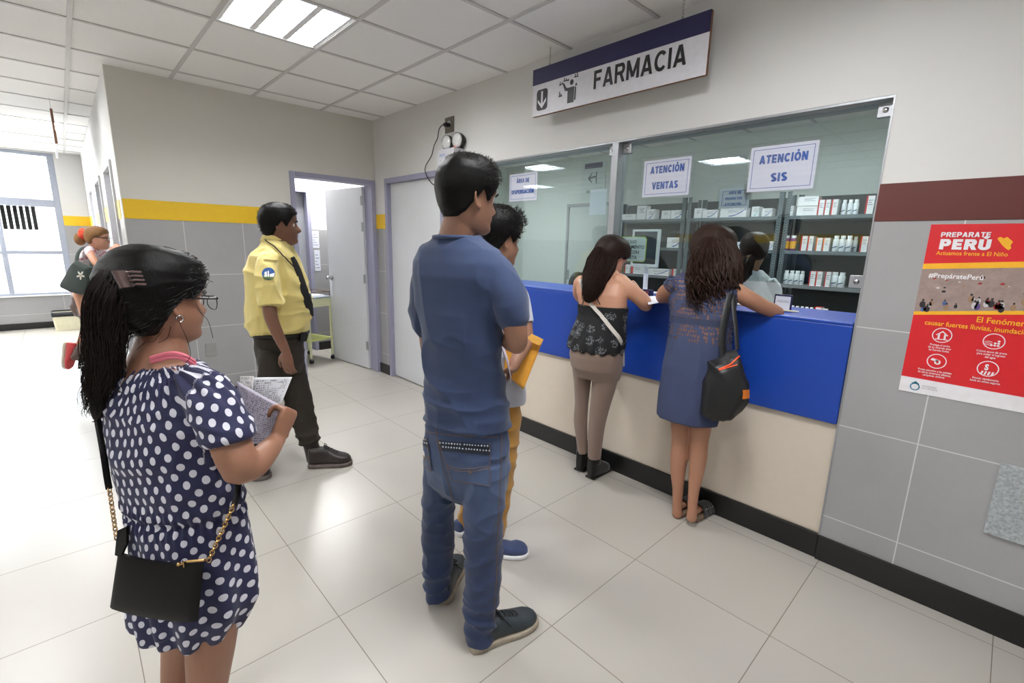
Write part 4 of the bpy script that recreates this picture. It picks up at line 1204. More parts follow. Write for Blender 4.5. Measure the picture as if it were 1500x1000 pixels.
def sheet(name, corners, mat, label, cat, group=None, curl=0.0, nu=14, nv=14, thick=.0006, parent=None, cdir=None, flap=False):
    """a thin sheet with real thickness; corners TL,TR,BR,BL in world space; uv for the print"""
    TL, TR, BR, BL = [Vector(c) for c in corners]; nrm = (TR-TL).cross(BL-TL).normalized()
    vs = []; fs = []; uv = []
    for s_ in (0, 1):
        for i in range(nu+1):
            for j in range(nv+1):
                u, v = i/nu, j/nv
                p = TL.lerp(TR, u).lerp(BL.lerp(BR, u), v)
                vs.append(p+nrm*(curl*math.sin(PI*u)*(.6+.4*math.sin(2*v))-s_*thick)); uv.append((u, 1-v))
    k = (nu+1)*(nv+1)
    for i in range(nu):
        for j in range(nv):
            a = i*(nv+1)+j; q = (a, a+nv+1, a+nv+2, a+1); fs += [q, tuple(x+k for x in reversed(q))]
    edge = [(i*(nv+1), (i+1)*(nv+1)) for i in range(nu)]+[(nu*(nv+1)+j, nu*(nv+1)+j+1) for j in range(nv)]+[((i+1)*(nv+1)+nv, i*(nv+1)+nv) for i in range(nu)]+[(j+1, j) for j in range(nv)]
    fs += [(a, a+k, b+k, b) for a, b in edge]
    me = bpy.data.meshes.new(name); me.from_pydata(vs, [], fs); me.update()
    ul = me.uv_layers.new(name='UVMap')
    for l in me.loops: ul.data[l.index].uv = uv[l.vertex_index]
    me.materials.append(mat)
    o = link(name, me, None, parent, True)
    if parent is None: recentre(o)
    return tag(o, label, cat, group)
PM_a = paper_mat('printed_form_lilac', (214, 208, 224), 22); PM_b = paper_mat('printed_form_white', (228, 230, 234), 16); PM_c = paper_mat('blank_note', (226, 224, 222), 3)
sheet('paper', [at(353, 553, 1.24), at(428, 552, 1.20), at(411, 594, 1.18), at(345, 620, 1.22)], PM_b, 'white printed form with rows of text, rear sheet in the hand of the polka-dot woman', 'paper', curl=.006)
sheet('paper', [at(347, 558, 1.14), at(426, 601, 1.12), at(404, 648, 1.10), at(352, 650, 1.12)], PM_a, 'lilac-tinted printed form, front sheet in the hand of the polka-dot woman', 'paper', curl=-.004)
sheet('paper', [at(352, 551, 1.235), at(372, 551, 1.23), at(370, 572, 1.22), at(351, 566, 1.225)], PM_c, 'small blank note on top of the sheets the polka-dot woman holds', 'paper')
# ================================================================== THE GUARD (walking past the open door)
def build_guard():
    root = person(415, 690, 2.87, 'guard in short-sleeved yellow shirt and dark trousers, walking past the open door')
    rings = [(375, 447, 500, 2.88, 82, 1.05), (366, 452, 487, 2.88, 82, 1.08), (361, 455, 474, 2.88, 82, 1.1), (360, 457, 456, 2.88, 82, 1.12), (360, 456, 434, 2.88, 82, 1.08),
             (360, 450, 412, 2.88, 82, .98), (361, 444, 394, 2.88, 82, .86), (367, 437, 376, 2.88, 82, .74), (380, 430, 362, 2.88, 80, .66), (388, 424, 352, 2.88, 76, .72)]
    M = head_matrix(at(411, 330, 2.88), 66, pitch=0, s=.99)
    b = MB(); add_head(b, M, nose=1.25, cheek=.004, chin=.6)
    limb(b, [(404, 372, 2.88, 19), (405, 358, 2.88, 17), (408, 344, 2.88, 16), (410, 334, 2.88, 15)])
    b.loft([sec(*r, scale=.9) for r in rings])
    limb(b, [(392, 392, 2.70, 12), (393, 430, 2.67, 11.5), (396, 460, 2.65, 11), (402, 478, 2.65, 10), (412, 500, 2.66, 8.5), (419, 514, 2.66, 7)])
    add_hand(b, at(419, 514, 2.66), Vector((0, 0, -1))+HR*.05, HR*.2+HF*1.0, side=-1, s=1.0, curl=(.25, .35, .3), thumb=.2)
    limb(b, [(420, 392, 3.02, 12), (421, 430, 3.07, 11.5), (428, 470, 3.08, 10), (434, 505, 3.05, 7)])
    add_hand(b, at(434, 507, 3.05), Vector((0, 0, -1)), HR, side=1, curl=(.3, .4, .3))
    limb(b, [(403, 500, 2.86, 13), (396, 560, 2.83, 13), (385, 620, 2.82, 10), (372, 672, 2.82, 8)])
    limb(b, [(420, 505, 2.92, 18), (432, 560, 2.92, 15), (446, 600, 2.91, 11), (456, 650, 2.90, 6)])
    put(fuse(b, .006, 3), 'body', S_gd, root)
    eyes(M, root, H_blk)
    h = MB(); hair_cap(h, M, T=.014, bump_=.006, seed=5, top=.006, back=.004)
    o = put(fuse(h, .0055, 2), 'hair', H_blk, root)
    t = MB(); tufts(t, M, 900, .014, .014, lambda x, y, z: (x, -.6, -.5), seed=8, rad=.0012, lift=.15, top=.006); t.build('hair_strands', H_blk, o, smooth=True, fixn=False)
    # shirt
    sm = cloth('yellow_shirt', (222, 204, 128), var=.03, weave=800, rough=.75, wr=.35)
    s = MB(); s.loft([sec(*r, grow=.006) for r in rings[1:]])
    limb(s, [(397, 372, 2.80, 14), (391, 388, 2.70, 17), (392, 410, 2.675, 19), (395, 432, 2.66, 20), (397, 448, 2.65, 20)], grow=.002, n=24, round_=False)
    limb(s, [(418, 378, 2.98, 14), (421, 400, 3.04, 18), (423, 440, 3.07, 19)], n=20, round_=False)
    me = fuse(s, .006, 6); folds(me, .010, 5, 9, 3); folds(me, .006, 14, 5, 6)
    sh = put(me, 'shirt', sm, root); T = bvh(sh)
    # collar
    c = MB()
    a = math.radians(76); ctr = at(406, 350, 2.88); r1 = []; r2 = []; r3 = []
    for k in range(29):
        q = -PI/2+2*PI*(.04+.92*k/28)+PI
        dv = sideof(a)*math.cos(q)*.070+facing(a)*math.sin(q)*.075
        z = -.05*max(0, math.sin(q))
        r1.append(ctr+dv*.93+Vector((0, 0, z+.020))); r2.append(ctr+dv*1.02+Vector((0, 0, z+.022))); r3.append(ctr+dv*1.28+Vector((0, 0, z-.014-.022*max(0, math.sin(q)))))
    n = len(r1); vs = r1+r2+r3+[p-Vector((0, 0, .035)) for p in r1]; fs = []
    for i in range(n-1): fs += [(i, i+1, n+i+1, n+i), (n+i, n+i+1, 2*n+i+1, 2*n+i), (3*n+i, 3*n+i+1, i+1, i)]
    c.add(vs, fs); co = c.build('collar', sm, sh, smooth=True)
    sd = co.modifiers.new('thickness', 'SOLIDIFY'); sd.thickness = .003
    patch(T, ((420, 408), (447, 406), (447, 440), (422, 442)), 10, 12, .004).build('chest_pocket', sm, sh, smooth=True)
    patch(T, ((419, 406), (448, 404), (448, 412), (434, 418)), 10, 5, .007).build('pocket_flap', sm, sh, smooth=True)
    patch(T, ((384, 380), (398, 366), (406, 371), (404, 382)), 8, 6, .006).build('epaulette', sm, sh, smooth=True)
    pt = patch(T, ((384, 392), (402, 392), (402, 410), (384, 410)), 12, 12, .004, shape='disc').build('sleeve_patch', pm('blue_patch', (38, 84, 150), .6), sh, smooth=True)
    patch(T, ((386, 403), (401, 402), (399, 409), (387, 409)), 8, 5, .0055).build('patch_emblem', pm('green_embroidery', (104, 128, 74), .7), pt, smooth=True)
    e = MB()
    for q in (((388, 399), (391, 398), (391, 406), (388, 406)), ((392, 397), (394, 397), (394, 406), (392, 406)), ((395, 402), (401, 400), (400, 406), (395, 406))):
        m_ = patch(T, q, 3, 3, .007); e.add(m_.v, m_.f)
    e.build('patch_emblem', pm('white_embroidery', (225, 228, 230), .7), pt, smooth=True)
    # tie, lanyard, badge
    blk = pm('black_tie_cloth', (18, 18, 22), .7)
    t = MB()
    def path(pts, off=.006):
        P = []
        for k in range(len(pts)-1):
            for q in range(5):
                u = q/5; p = hit(T, pts[k][0]*(1-u)+pts[k+1][0]*u, pts[k][1]*(1-u)+pts[k+1][1]*u, off, 2.84); P.append(p)
        P.append(hit(T, pts[-1][0], pts[-1][1], off, 2.84)); return P
    tp = [(430, 377), (434, 384), (439, 397), (444, 414), (450, 434), (455, 448), (460, 463)]
    t.tube([hit(T, x-4, y, .010, 2.84) for x, y in tp], [.013, .016, .019, .022, .024, .025, .006], 10, flat=.35)
    t.build('tie', blk, root, smooth=True)
    l = MB(); l.tube([at(388, 349, 2.84)]+path([(390, 353), (402, 361), (412, 372), (423, 384), (436, 398), (444, 412), (450, 426)]), .0035, 6)
    lo = l.build('lanyard', blk, root, smooth=True)
    patch(T, ((447, 430), (453, 430), (455, 450), (450, 450)), 3, 6, .012, dflt=2.84).build('badge', pm('dark_blue_badge', (32, 36, 66), .4), lo)
    # belt, trousers
    pants = cloth('dark_brown_trousers', (40, 34, 26), var=.12, weave=800, rough=.85, wr=.5, sheen=0)
    p = MB()
    p.loft([sec(*r) for r in [(370, 451, 478, 2.88, 80, 1.05), (371, 449, 490, 2.88, 80, 1.05), (372, 447, 508, 2.88, 80, 1.05), (376, 448, 530, 2.88, 80, 1.0), (384, 444, 545, 2.88, 80, .8)]])
    limb(p, [(402, 512, 2.80, 25), (399, 550, 2.79, 23), (393, 590, 2.80, 19), (386, 630, 2.81, 17), (379, 668, 2.82, 15), (375, 682, 2.82, 14)], n=24, round_=False)
    limb(p, [(422, 512, 2.93, 25), (427, 550, 2.93, 23.5), (437, 585, 2.92, 22), (444, 612, 2.91, 20), (450, 634, 2.90, 18.5), (455, 648, 2.90, 17)], n=24, round_=False)
    me = fuse(p, .006, 4); folds(me, .012, 4, 14, 3, lambda co: np.clip((.55-co[:, 2])/.3, .2, 1)); folds(me, .004, 10, 10, 6)
    tr = put(me, 'trousers', pants, root)
    sk = MB(); limb(sk, [(450, 632, 2.90, 13), (457, 656, 2.90, 12.5), (461, 672, 2.90, 13)]); limb(sk, [(374, 676, 2.82, 11), (373, 690, 2.82, 11)]); sk.build('boot_shafts', pm('dark_brown_boot', (40, 33, 32), .38, var=.2, bmp=.3, bscale=200), root, smooth=True)
    bl = MB(); bl.tube([Vector(v)+Vector((0, 0, -.004)) for v in sec(370, 451, 486, 2.88, 80, 1.05, grow=.004)]+[Vector(sec(370, 451, 486, 2.88, 80, 1.05, grow=.004)[0])+Vector((0, 0, -.004))], .014, 6, cap=False, flat=1.0)
    bl.build('belt', pm('black_belt', (16, 15, 15), .4), root, smooth=True)
    ph = MB(); ph.loft([[at(x, y, d) for x, y, d in q] for q in ([(441, 486, 2.80), (452, 489, 2.80), (452, 489, 2.86), (441, 486, 2.86)], [(440, 500, 2.80), (449, 500, 2.80), (449, 500, 2.86), (440, 500, 2.86)])])
    ph.build('belt_pouch', blk, root)
    ms = [pm('dark_brown_boot', (40, 33, 32), .38, var=.2, bmp=.3, bscale=200), pm('scuffed_sole', (96, 86, 82), .8, var=.3), pm('black_laces', (18, 18, 20), .8)]
    shoe(root, on(453, 684, 2, 0), on(515, 679, 2, 0), ms, w=.052, hgt=.12, solet=.028, toeh=.05, nm='boot')
    shoe(root, on(340, 700, 2, 0), on(396, 699, 2, 0), ms, w=.052, hgt=.12, solet=.028, toeh=.05, nm='boot')
build_guard()
# ================================================================== THE MAN IN FRONT OF HIM (mostly hidden)
def build_second():
    root = person(720, 790, 2.06, 'shorter young man in grey shirt and mustard trousers, hidden behind the tall man')
    rings = [(688, 768, 585, 2.06, 40, .62), (690, 769, 560, 2.06, 40, .62), (690, 768, 520, 2.06, 40, .60), (688, 766, 480, 2.06, 40, .56), (684, 768, 450, 2.06, 40, .52),
             (682, 768, 425, 2.06, 40, .48), (690, 758, 408, 2.06, 40, .46), (712, 744, 396, 2.06, 40, .6)]
    M = head_matrix(at(731, 352, 2.06), 58, pitch=-6, s=.95)
    b = MB(); add_head(b, M, cheek=.008)
    limb(b, [(722, 412, 2.06, 20), (723, 398, 2.06, 18), (727, 380, 2.06, 17), (730, 360, 2.06, 16)])
    b.loft([sec(*r, scale=.9) for r in rings])
    limb(b, [(760, 430, 2.00, 14), (766, 465, 1.97, 13), (770, 498, 1.93, 12), (768, 506, 1.90, 11.5)])
    limb(b, [(769, 503, 1.90, 12), (762, 516, 1.86, 11), (755, 530, 1.83, 9), (753, 537, 1.82, 8.5)])
    add_hand(b, at(754, 533, 1.83), Vector((0, 0, -.85))-HR*.45, -HR+HF*.1, side=-1, s=.88, curl=(.5, .6, .4), thumb=.8)
    limb(b, [(692, 430, 2.12, 14), (690, 470, 2.18, 13), (700, 505, 2.2, 11), (715, 500, 2.22, 9)])
    add_hand(b, at(716, 500, 2.22), HR, -HF, side=1, s=.85)
    limb(b, [(708, 600, 2.10, 16), (700, 680, 2.14, 14), (682, 765, 2.18, 9)])
    limb(b, [(738, 605, 2.05, 16), (736, 690, 2.02, 13), (728, 780, 1.98, 9)])
    put(fuse(b, .006, 3), 'body', S_man, root); eyes(M, root, H_blk)
    h = MB(); hair_cap(h, M, T=.012, bump_=.006, seed=7, top=.022)
    o = put(fuse(h, .005, 2), 'hair', H_blk, root)
    t = MB(); tufts(t, M, 1500, .013, .013, lambda x, y, z: (x, .9 if z > .04 else 0, .7 if z > .07 else -.8), seed=3, rad=.0013, lift=.6, spread=.45, top=.022)
    t.build('hair_strands', H_blk, o, smooth=True, fixn=False)
    s = MB(); s.loft([sec(*r, grow=.006) for r in rings])
    limb(s, [(750, 418, 2.03, 14), (760, 436, 1.99, 17), (765, 462, 1.97, 17), (767, 474, 1.96, 17)], n=20, round_=False)
    limb(s, [(700, 420, 2.1, 14), (691, 440, 2.14, 17), (690, 470, 2.18, 17)], n=20, round_=False)
    me = fuse(s, .006, 6); folds(me, .008, 6, 14, 3)
    put(me, 'shirt', cloth('light_grey_shirt', (168, 172, 184), var=.05, heather=(190, 194, 204)), root)
    p = MB(); p.loft([sec(*r) for r in [(693, 763, 560, 2.06, 40, .62), (692, 764, 600, 2.06, 40, .64), (694, 763, 635, 2.06, 40, .64), (702, 758, 655, 2.06, 40, .5)]])
    limb(p, [(710, 615, 2.11, 22), (704, 680, 2.14, 19), (690, 730, 2.17, 14.5), (678, 770, 2.19, 11)], n=22, round_=False)
    limb(p, [(742, 620, 2.02, 22), (738, 690, 2.00, 18), (733, 740, 1.99, 15), (727, 785, 1.98, 13)], n=22, round_=False)
    me = fuse(p, .006, 4); folds(me, .008, 5, 12, 3)
    put(me, 'trousers', cloth('mustard_trousers', (168, 122, 52), var=.08, wr=.4), root)
    ms = [cloth('navy_canvas_shoe', (52, 66, 104), var=.08), pm('white_rubber_sole', (220, 220, 222), .5), None]
    shoe(root, on(708, 812, 2, 0), on(773, 812, 2, 0), ms, w=.048, hgt=.06, solet=.024, laces=False)
    shoe(root, on(668, 784, 2, 0), on(700, 762, 2, 0), ms, w=.048, hgt=.06, solet=.024, laces=False)
build_second()
env = pm('kraft_envelope_paper', (222, 158, 56), .6, var=.05, vscale=60, bmp=.1)
eo = sheet('envelope', [at(744, 480, 1.94), at(796, 497, 1.90), at(767, 570, 1.88), at(738, 545, 1.92)], env, 'orange-brown paper envelope held behind the second man in the queue', 'envelope', thick=.004)
fl = MB(); A_, B_, C_, D_ = at(779, 489, 1.885), at(796, 497, 1.880), at(790, 506, 1.880), at(770, 497, 1.885)
fl.add([A_, B_, C_, D_]+[p+HF*.004 for p in (A_, B_, C_, D_)], [(0, 1, 2, 3), (4, 7, 6, 5), (0, 4, 5, 1), (1, 5, 6, 2), (2, 6, 7, 3), (3, 7, 4, 0)])
fl.build('flap', pm('kraft_envelope_flap', (232, 176, 84), .6), eo)
so = MB(); pp = catmull([at(x, y, d) for x, y, d in ((732, 478, 1.80), (731, 492, 1.77), (735, 510, 1.76), (742, 530, 1.76), (747, 548, 1.77), (748, 562, 1.78))], 4)
so.loft([[p-HR*.001-Vector((0, 0, 0)), p+HR*.0016, p+HR*.0016+HF*.10, p-HR*.001+HF*.10] for p in pp])
tag(so.build('document', pm('lilac_white_paper', (205, 198, 216), .6), None, smooth=False), 'curved stack of pale lilac sheets seen edge-on beside the tall man in the queue', 'papers')

# ================================================================== WOMAN IN THE BLACK PRINTED TOP
def print_mat():
    m, nt, b = new_mat('black_print_cloth'); tc = nt.nodes.new('ShaderNodeTexCoord'); P = tc.outputs['Object']
    v = nt.nodes.new('ShaderNodeTexVoronoi'); v.inputs['Scale'].default_value = 15; v.inputs['Randomness'].default_value = .55
    nt.links.new(P, v.inputs['Vector'])
    blob = mth(nt, 'LESS_THAN', mth(nt, 'ADD', v.outputs['Distance'], mth(nt, 'MULTIPLY', noise_tex(nt, P, 60, 2), .35)), .60)
    v2 = nt.nodes.new('ShaderNodeTexVoronoi'); v2.feature = 'DISTANCE_TO_EDGE'; v2.inputs['Scale'].default_value = 95; nt.links.new(P, v2.inputs['Vector'])
    ln = mth(nt, 'GREATER_THAN', v2.outputs['Distance'], .10)
    rim = mth(nt, 'MULTIPLY', blob, ln)
    n = mth(nt, 'GREATER_THAN', noise_tex(nt, P, 90, 3), .47)
    f = mth(nt, 'MULTIPLY', mth(nt, 'MULTIPLY', rim, n), .75)
    nt.links.new(mixc(nt, f, lin((17, 17, 20)), lin((132, 136, 142))), b.inputs['Base Color']); b.inputs['Roughness'].default_value = .85
    return m
def build_tank():
    root = person(872, 690, 2.74, 'woman in black printed strappy top and brown leggings, leaning on the counter')
    A = 38
    rings = [(835, 912, 525, 2.72, A, .74), (834, 911, 505, 2.72, A, .72), (843, 915, 480, 2.72, A, .66), (847, 917, 462, 2.72, A, .62), (846, 919, 446, 2.72, A, .58), (842, 919, 430, 2.73, A, .52), (844, 918, 414, 2.75, A, .46), (856, 910, 402, 2.77, A, .44), (874, 902, 392, 2.80, A, .6)]
    M = head_matrix(at(895, 380, 2.84), 66, pitch=-26, s=.98)
    b = MB(); add_head(b, M)
    limb(b, [(886, 404, 2.78, 14), (889, 394, 2.81, 12.5), (893, 384, 2.84, 12)])
    b.loft([sec(*r, scale=.96) for r in rings])
    limb(b, [(908, 411, 2.68, 11.5), (922, 424, 2.66, 11.5), (938, 438, 2.67, 11), (946, 447, 2.70, 10)])
    limb(b, [(946, 446, 2.70, 10), (944, 438, 2.79, 8.5), (939, 431, 2.90, 6.5), (937, 428, 2.96, 5.5)])
    add_hand(b, at(937, 428, 2.96), -HR*.35+HF*.3+Vector((0, 0, .45)), -HR, side=-1, s=.85, curl=(.9, .8, .5))
    limb(b, [(851, 414, 2.84, 11), (850, 430, 2.93, 11), (858, 440, 3.0, 9)]); limb(b, [(858, 440, 3.0, 9), (880, 435, 3.05, 6.5), (898, 430, 3.05, 5)])
    add_hand(b, at(898, 430, 3.05), HR, Vector((0, 0, -1)), side=1, s=.85)
    put(fuse(b, .006, 3), 'body', S_lt, root)
    # leggings (the legs inside are part of them)
    lg = cloth('taupe_leggings', (124, 104, 92), var=.05, rough=.75)
    p = MB()
    p.loft([sec(*r) for r in [(836, 911, 503, 2.72, A, .72), (833, 913, 520, 2.72, A, .78), (835, 912, 537, 2.72, A, .82), (842, 908, 552, 2.72, A, .70)]])
    limb(p, [(855, 535, 2.76, 19), (853, 560, 2.77, 13), (852, 590, 2.78, 10.5), (850.5, 616, 2.78, 10.8), (852, 640, 2.77, 9.3), (853.5, 664, 2.76, 6.8)], n=20, round_=False)
    limb(p, [(889, 535, 2.68, 21), (885, 562, 2.68, 19), (880, 588, 2.68, 16), (875, 616, 2.68, 13.5), (872, 644, 2.68, 12), (870.5, 671, 2.68, 10)], n=22, round_=False)
    me = fuse(p, .006, 6); folds(me, .004, 8, 30, 3, lambda co: np.clip((.26-co[:, 2])/.1, 0, 1)); put(me, 'leggings', lg, root)
    T = bvh(bpy.data.objects[root.name].children[-1])
    # top
    s = MB(); s.loft([sec(*r, grow=.005) for r in [(832, 912, 512, 2.72, A, .76), (832, 914, 505, 2.72, A, .76), (837, 916, 488, 2.72, A, .70), (843, 916, 474, 2.72, A, .66), (847, 917, 462, 2.72, A, .62), (846, 919, 447, 2.72, A, .58)]])
    me = fuse(s, .006, 4); co = getco(me); no = getno(me)
    c0 = at(878, 500, 2.72); ang = np.arctan2(co[:, 1]-c0.y, co[:, 0]-c0.x); z0 = at(878, 476, 2.72).z
    setco(me, co+no*(.006*np.clip((z0-co[:, 2])/.08, 0, 1)*np.sin(ang*14))[:, None])
    put(me, 'printed_top', print_mat(), root)
    st = MB()
    st.tube([at(853, 446, 2.64), at(857, 434, 2.66), at(862, 424, 2.70)], .003, 6); st.tube([at(879, 446, 2.62), at(874, 436, 2.63), at(868, 426, 2.67)], .003, 6)
    st.build('shoulder_straps', pm('black_strap', (16, 16, 18), .7), root, smooth=True)
    # hair
    h = MB(); hair_cap(h, M, T=.018, line=HAIRLINE_F, top=.006, back=.006, seed=3)
    ho = put(fuse(h, .006, 3), 'hair', H_dk, root)
    l = MB()
    path = [at(888, 370, 2.79), at(880, 388, 2.74), at(873, 404, 2.69), at(868, 420, 2.655), at(863, 434, 2.64), at(860, 443, 2.64)]
    locks(l, path, [.068, .082, .074, .058, .040, .018], 420, wave=.009, freq=1.4, rad=.0027, seed=5, flat=.55, core=.78, ragged=.35)
    l.build('long_hair', H_dk, root, smooth=True, fixn=False)
    g = MB(); g.tube(catmull([at(888, 358, 2.80), at(893, 353, 2.82), at(904, 354, 2.84), at(912, 361, 2.84)], 4), .010, 8, flat=.5, roundcap=True)
    g.build('sunglasses_on_head', pm('black_gloss', (10, 10, 11), .15), root, smooth=True)
    ms = [cloth('black_suede', (16, 15, 17), var=.1), pm('black_rubber', (16, 16, 16), .7), None]
    for hx, hy, tx, ty, px_, py_ in ((847, 690, 866, 676, 853.5, 668), (863, 701, 884, 690, 870.5, 672)):
        hp, tp = on(hx, hy, 2, 0), on(tx, ty, 2, 0); ax = (tp-hp).normalized(); tp = hp+ax*.21
        bt = MB(); tt = [0, .1, .25, .4, .55, .7, .85, .97]; wd = [.022, .030, .033, .034, .037, .040, .034, .015]; zt = [.155, .16, .155, .12, .095, .078, .062, .035]; zb = [0, 0, 0, 0, 0, 0, 0, 0]
        sd = ax.cross(Vector((0, 0, 1)))
        bt.loft([[hp+ax*(t*.21)+sd*(w_*math.copysign(abs(math.cos(q))**.7, math.cos(q)))+Vector((0, 0, (z1+z0)/2+(z1-z0)/2*math.copysign(abs(math.sin(q))**.7, math.sin(q)))) for q in [2*PI*k/20 for k in range(20)]] for t, w_, z1, z0 in zip(tt, wd, zt, zb)])
        bt.tube([hp+ax*.045+Vector((0, 0, .10)), hp+ax*.045+Vector((0, 0, .20))], [.040, .042], 18)
        me = fuse(bt, .005, 3); bo = put(me, 'wedge_boot', ms[0], root)
        sb = MB(); sb.box(0, .21, -.036, .036, 0, .012, Matrix.Translation(hp) @ Matrix((ax, sd, Vector((0, 0, 1)))).transposed().to_4x4())
        sb.build('sole', ms[1], bo, bevel=.01)
    return root
tank = build_tank()
T_t = bvh(*[o for o in tank.children if o.name.split('.')[0] in ('body', 'printed_top', 'leggings')])
xb = empty('crossbody_bag', at(905, 535, 2.62), 0, 'crossbody bag with a cream strap across the back of the black printed top', 'bag')
sb = MB(); pts = [(852, 410), (855, 424), (860, 436), (868, 447), (880, 460), (893, 478), (904, 492), (911, 504)]
Q = []
for k in range(len(pts)-1):
    for q in range(4):
        u = q/4; Q.append(hit(T_t, pts[k][0]*(1-u)+pts[k+1][0]*u, pts[k][1]*(1-u)+pts[k+1][1]*u, .007, 2.66))
Q.append(at(913, 508, 2.66))
sb.tube(Q, .0125, 8, flat=.22, updir=(-_fw)); sb.build('strap', pm('cream_strap', (206, 200, 192), .6), xb, smooth=True)
bm_ = MB(); bm_.box(-.08, .08, -.02, .02, -.13, .0, Matrix.Translation(at(884, 512, 2.92)) @ Matrix.Rotation(YAW+.5, 4, 'Z')); bm_.build('bag_body', pm('cream_leather', (206, 198, 186), .5), xb, bevel=.012)
bm_ = MB(); bm_.tube([at(913, 508, 2.66), at(914, 520, 2.67), at(914, 536, 2.69)], .006, 8, flat=.5); bm_.build('strap_end', pm('cream_strap', (206, 200, 192), .6), xb, smooth=True)

# ================================================================== WOMAN IN THE BLUE DRESS
def lace_mat():
    m, nt, b = new_mat('slate_lace_cloth'); tc = nt.nodes.new('ShaderNodeTexCoord'); P = tc.outputs['Object']
    g = nt.nodes.new('ShaderNodeNewGeometry'); sp = nt.nodes.new('ShaderNodeSeparateXYZ'); nt.links.new(g.outputs['Position'], sp.inputs[0])
    z1 = LACE_Z
    mp = nt.nodes.new('ShaderNodeMapping'); mp.inputs['Scale'].default_value = (1, 1, .6); nt.links.new(P, mp.inputs[0])
    v = nt.nodes.new('ShaderNodeTexVoronoi'); v.inputs['Scale'].default_value = 78; v.inputs['Randomness'].default_value = .35; nt.links.new(mp.outputs[0], v.inputs['Vector'])
    hole = mth(nt, 'MULTIPLY', mth(nt, 'LESS_THAN', v.outputs['Distance'], .42), mth(nt, 'GREATER_THAN', sp.outputs[2], z1))
    bandm = mth(nt, 'LESS_THAN', mth(nt, 'ABSOLUTE', mth(nt, 'SUBTRACT', sp.outputs[2], z1+.105)), .016)
    base = mixc(nt, noise_tex(nt, P, 300, 3), lin((46, 54, 84)), lin((64, 74, 106)))
    base = mixc(nt, mth(nt, 'MULTIPLY', bandm, .7), base, lin((34, 38, 60)))
    nt.links.new(base, b.inputs['Base Color']); b.inputs['Roughness'].default_value = .85
    hole = mth(nt, 'MULTIPLY', hole, mth(nt, 'SUBTRACT', 1.0, bandm))
    nt.links.new(mth(nt, 'SUBTRACT', 1.0, mth(nt, 'MULTIPLY', hole, .8)), b.inputs['Alpha'])
    return m
LACE_Z = at(1010, 500, 2.3).z
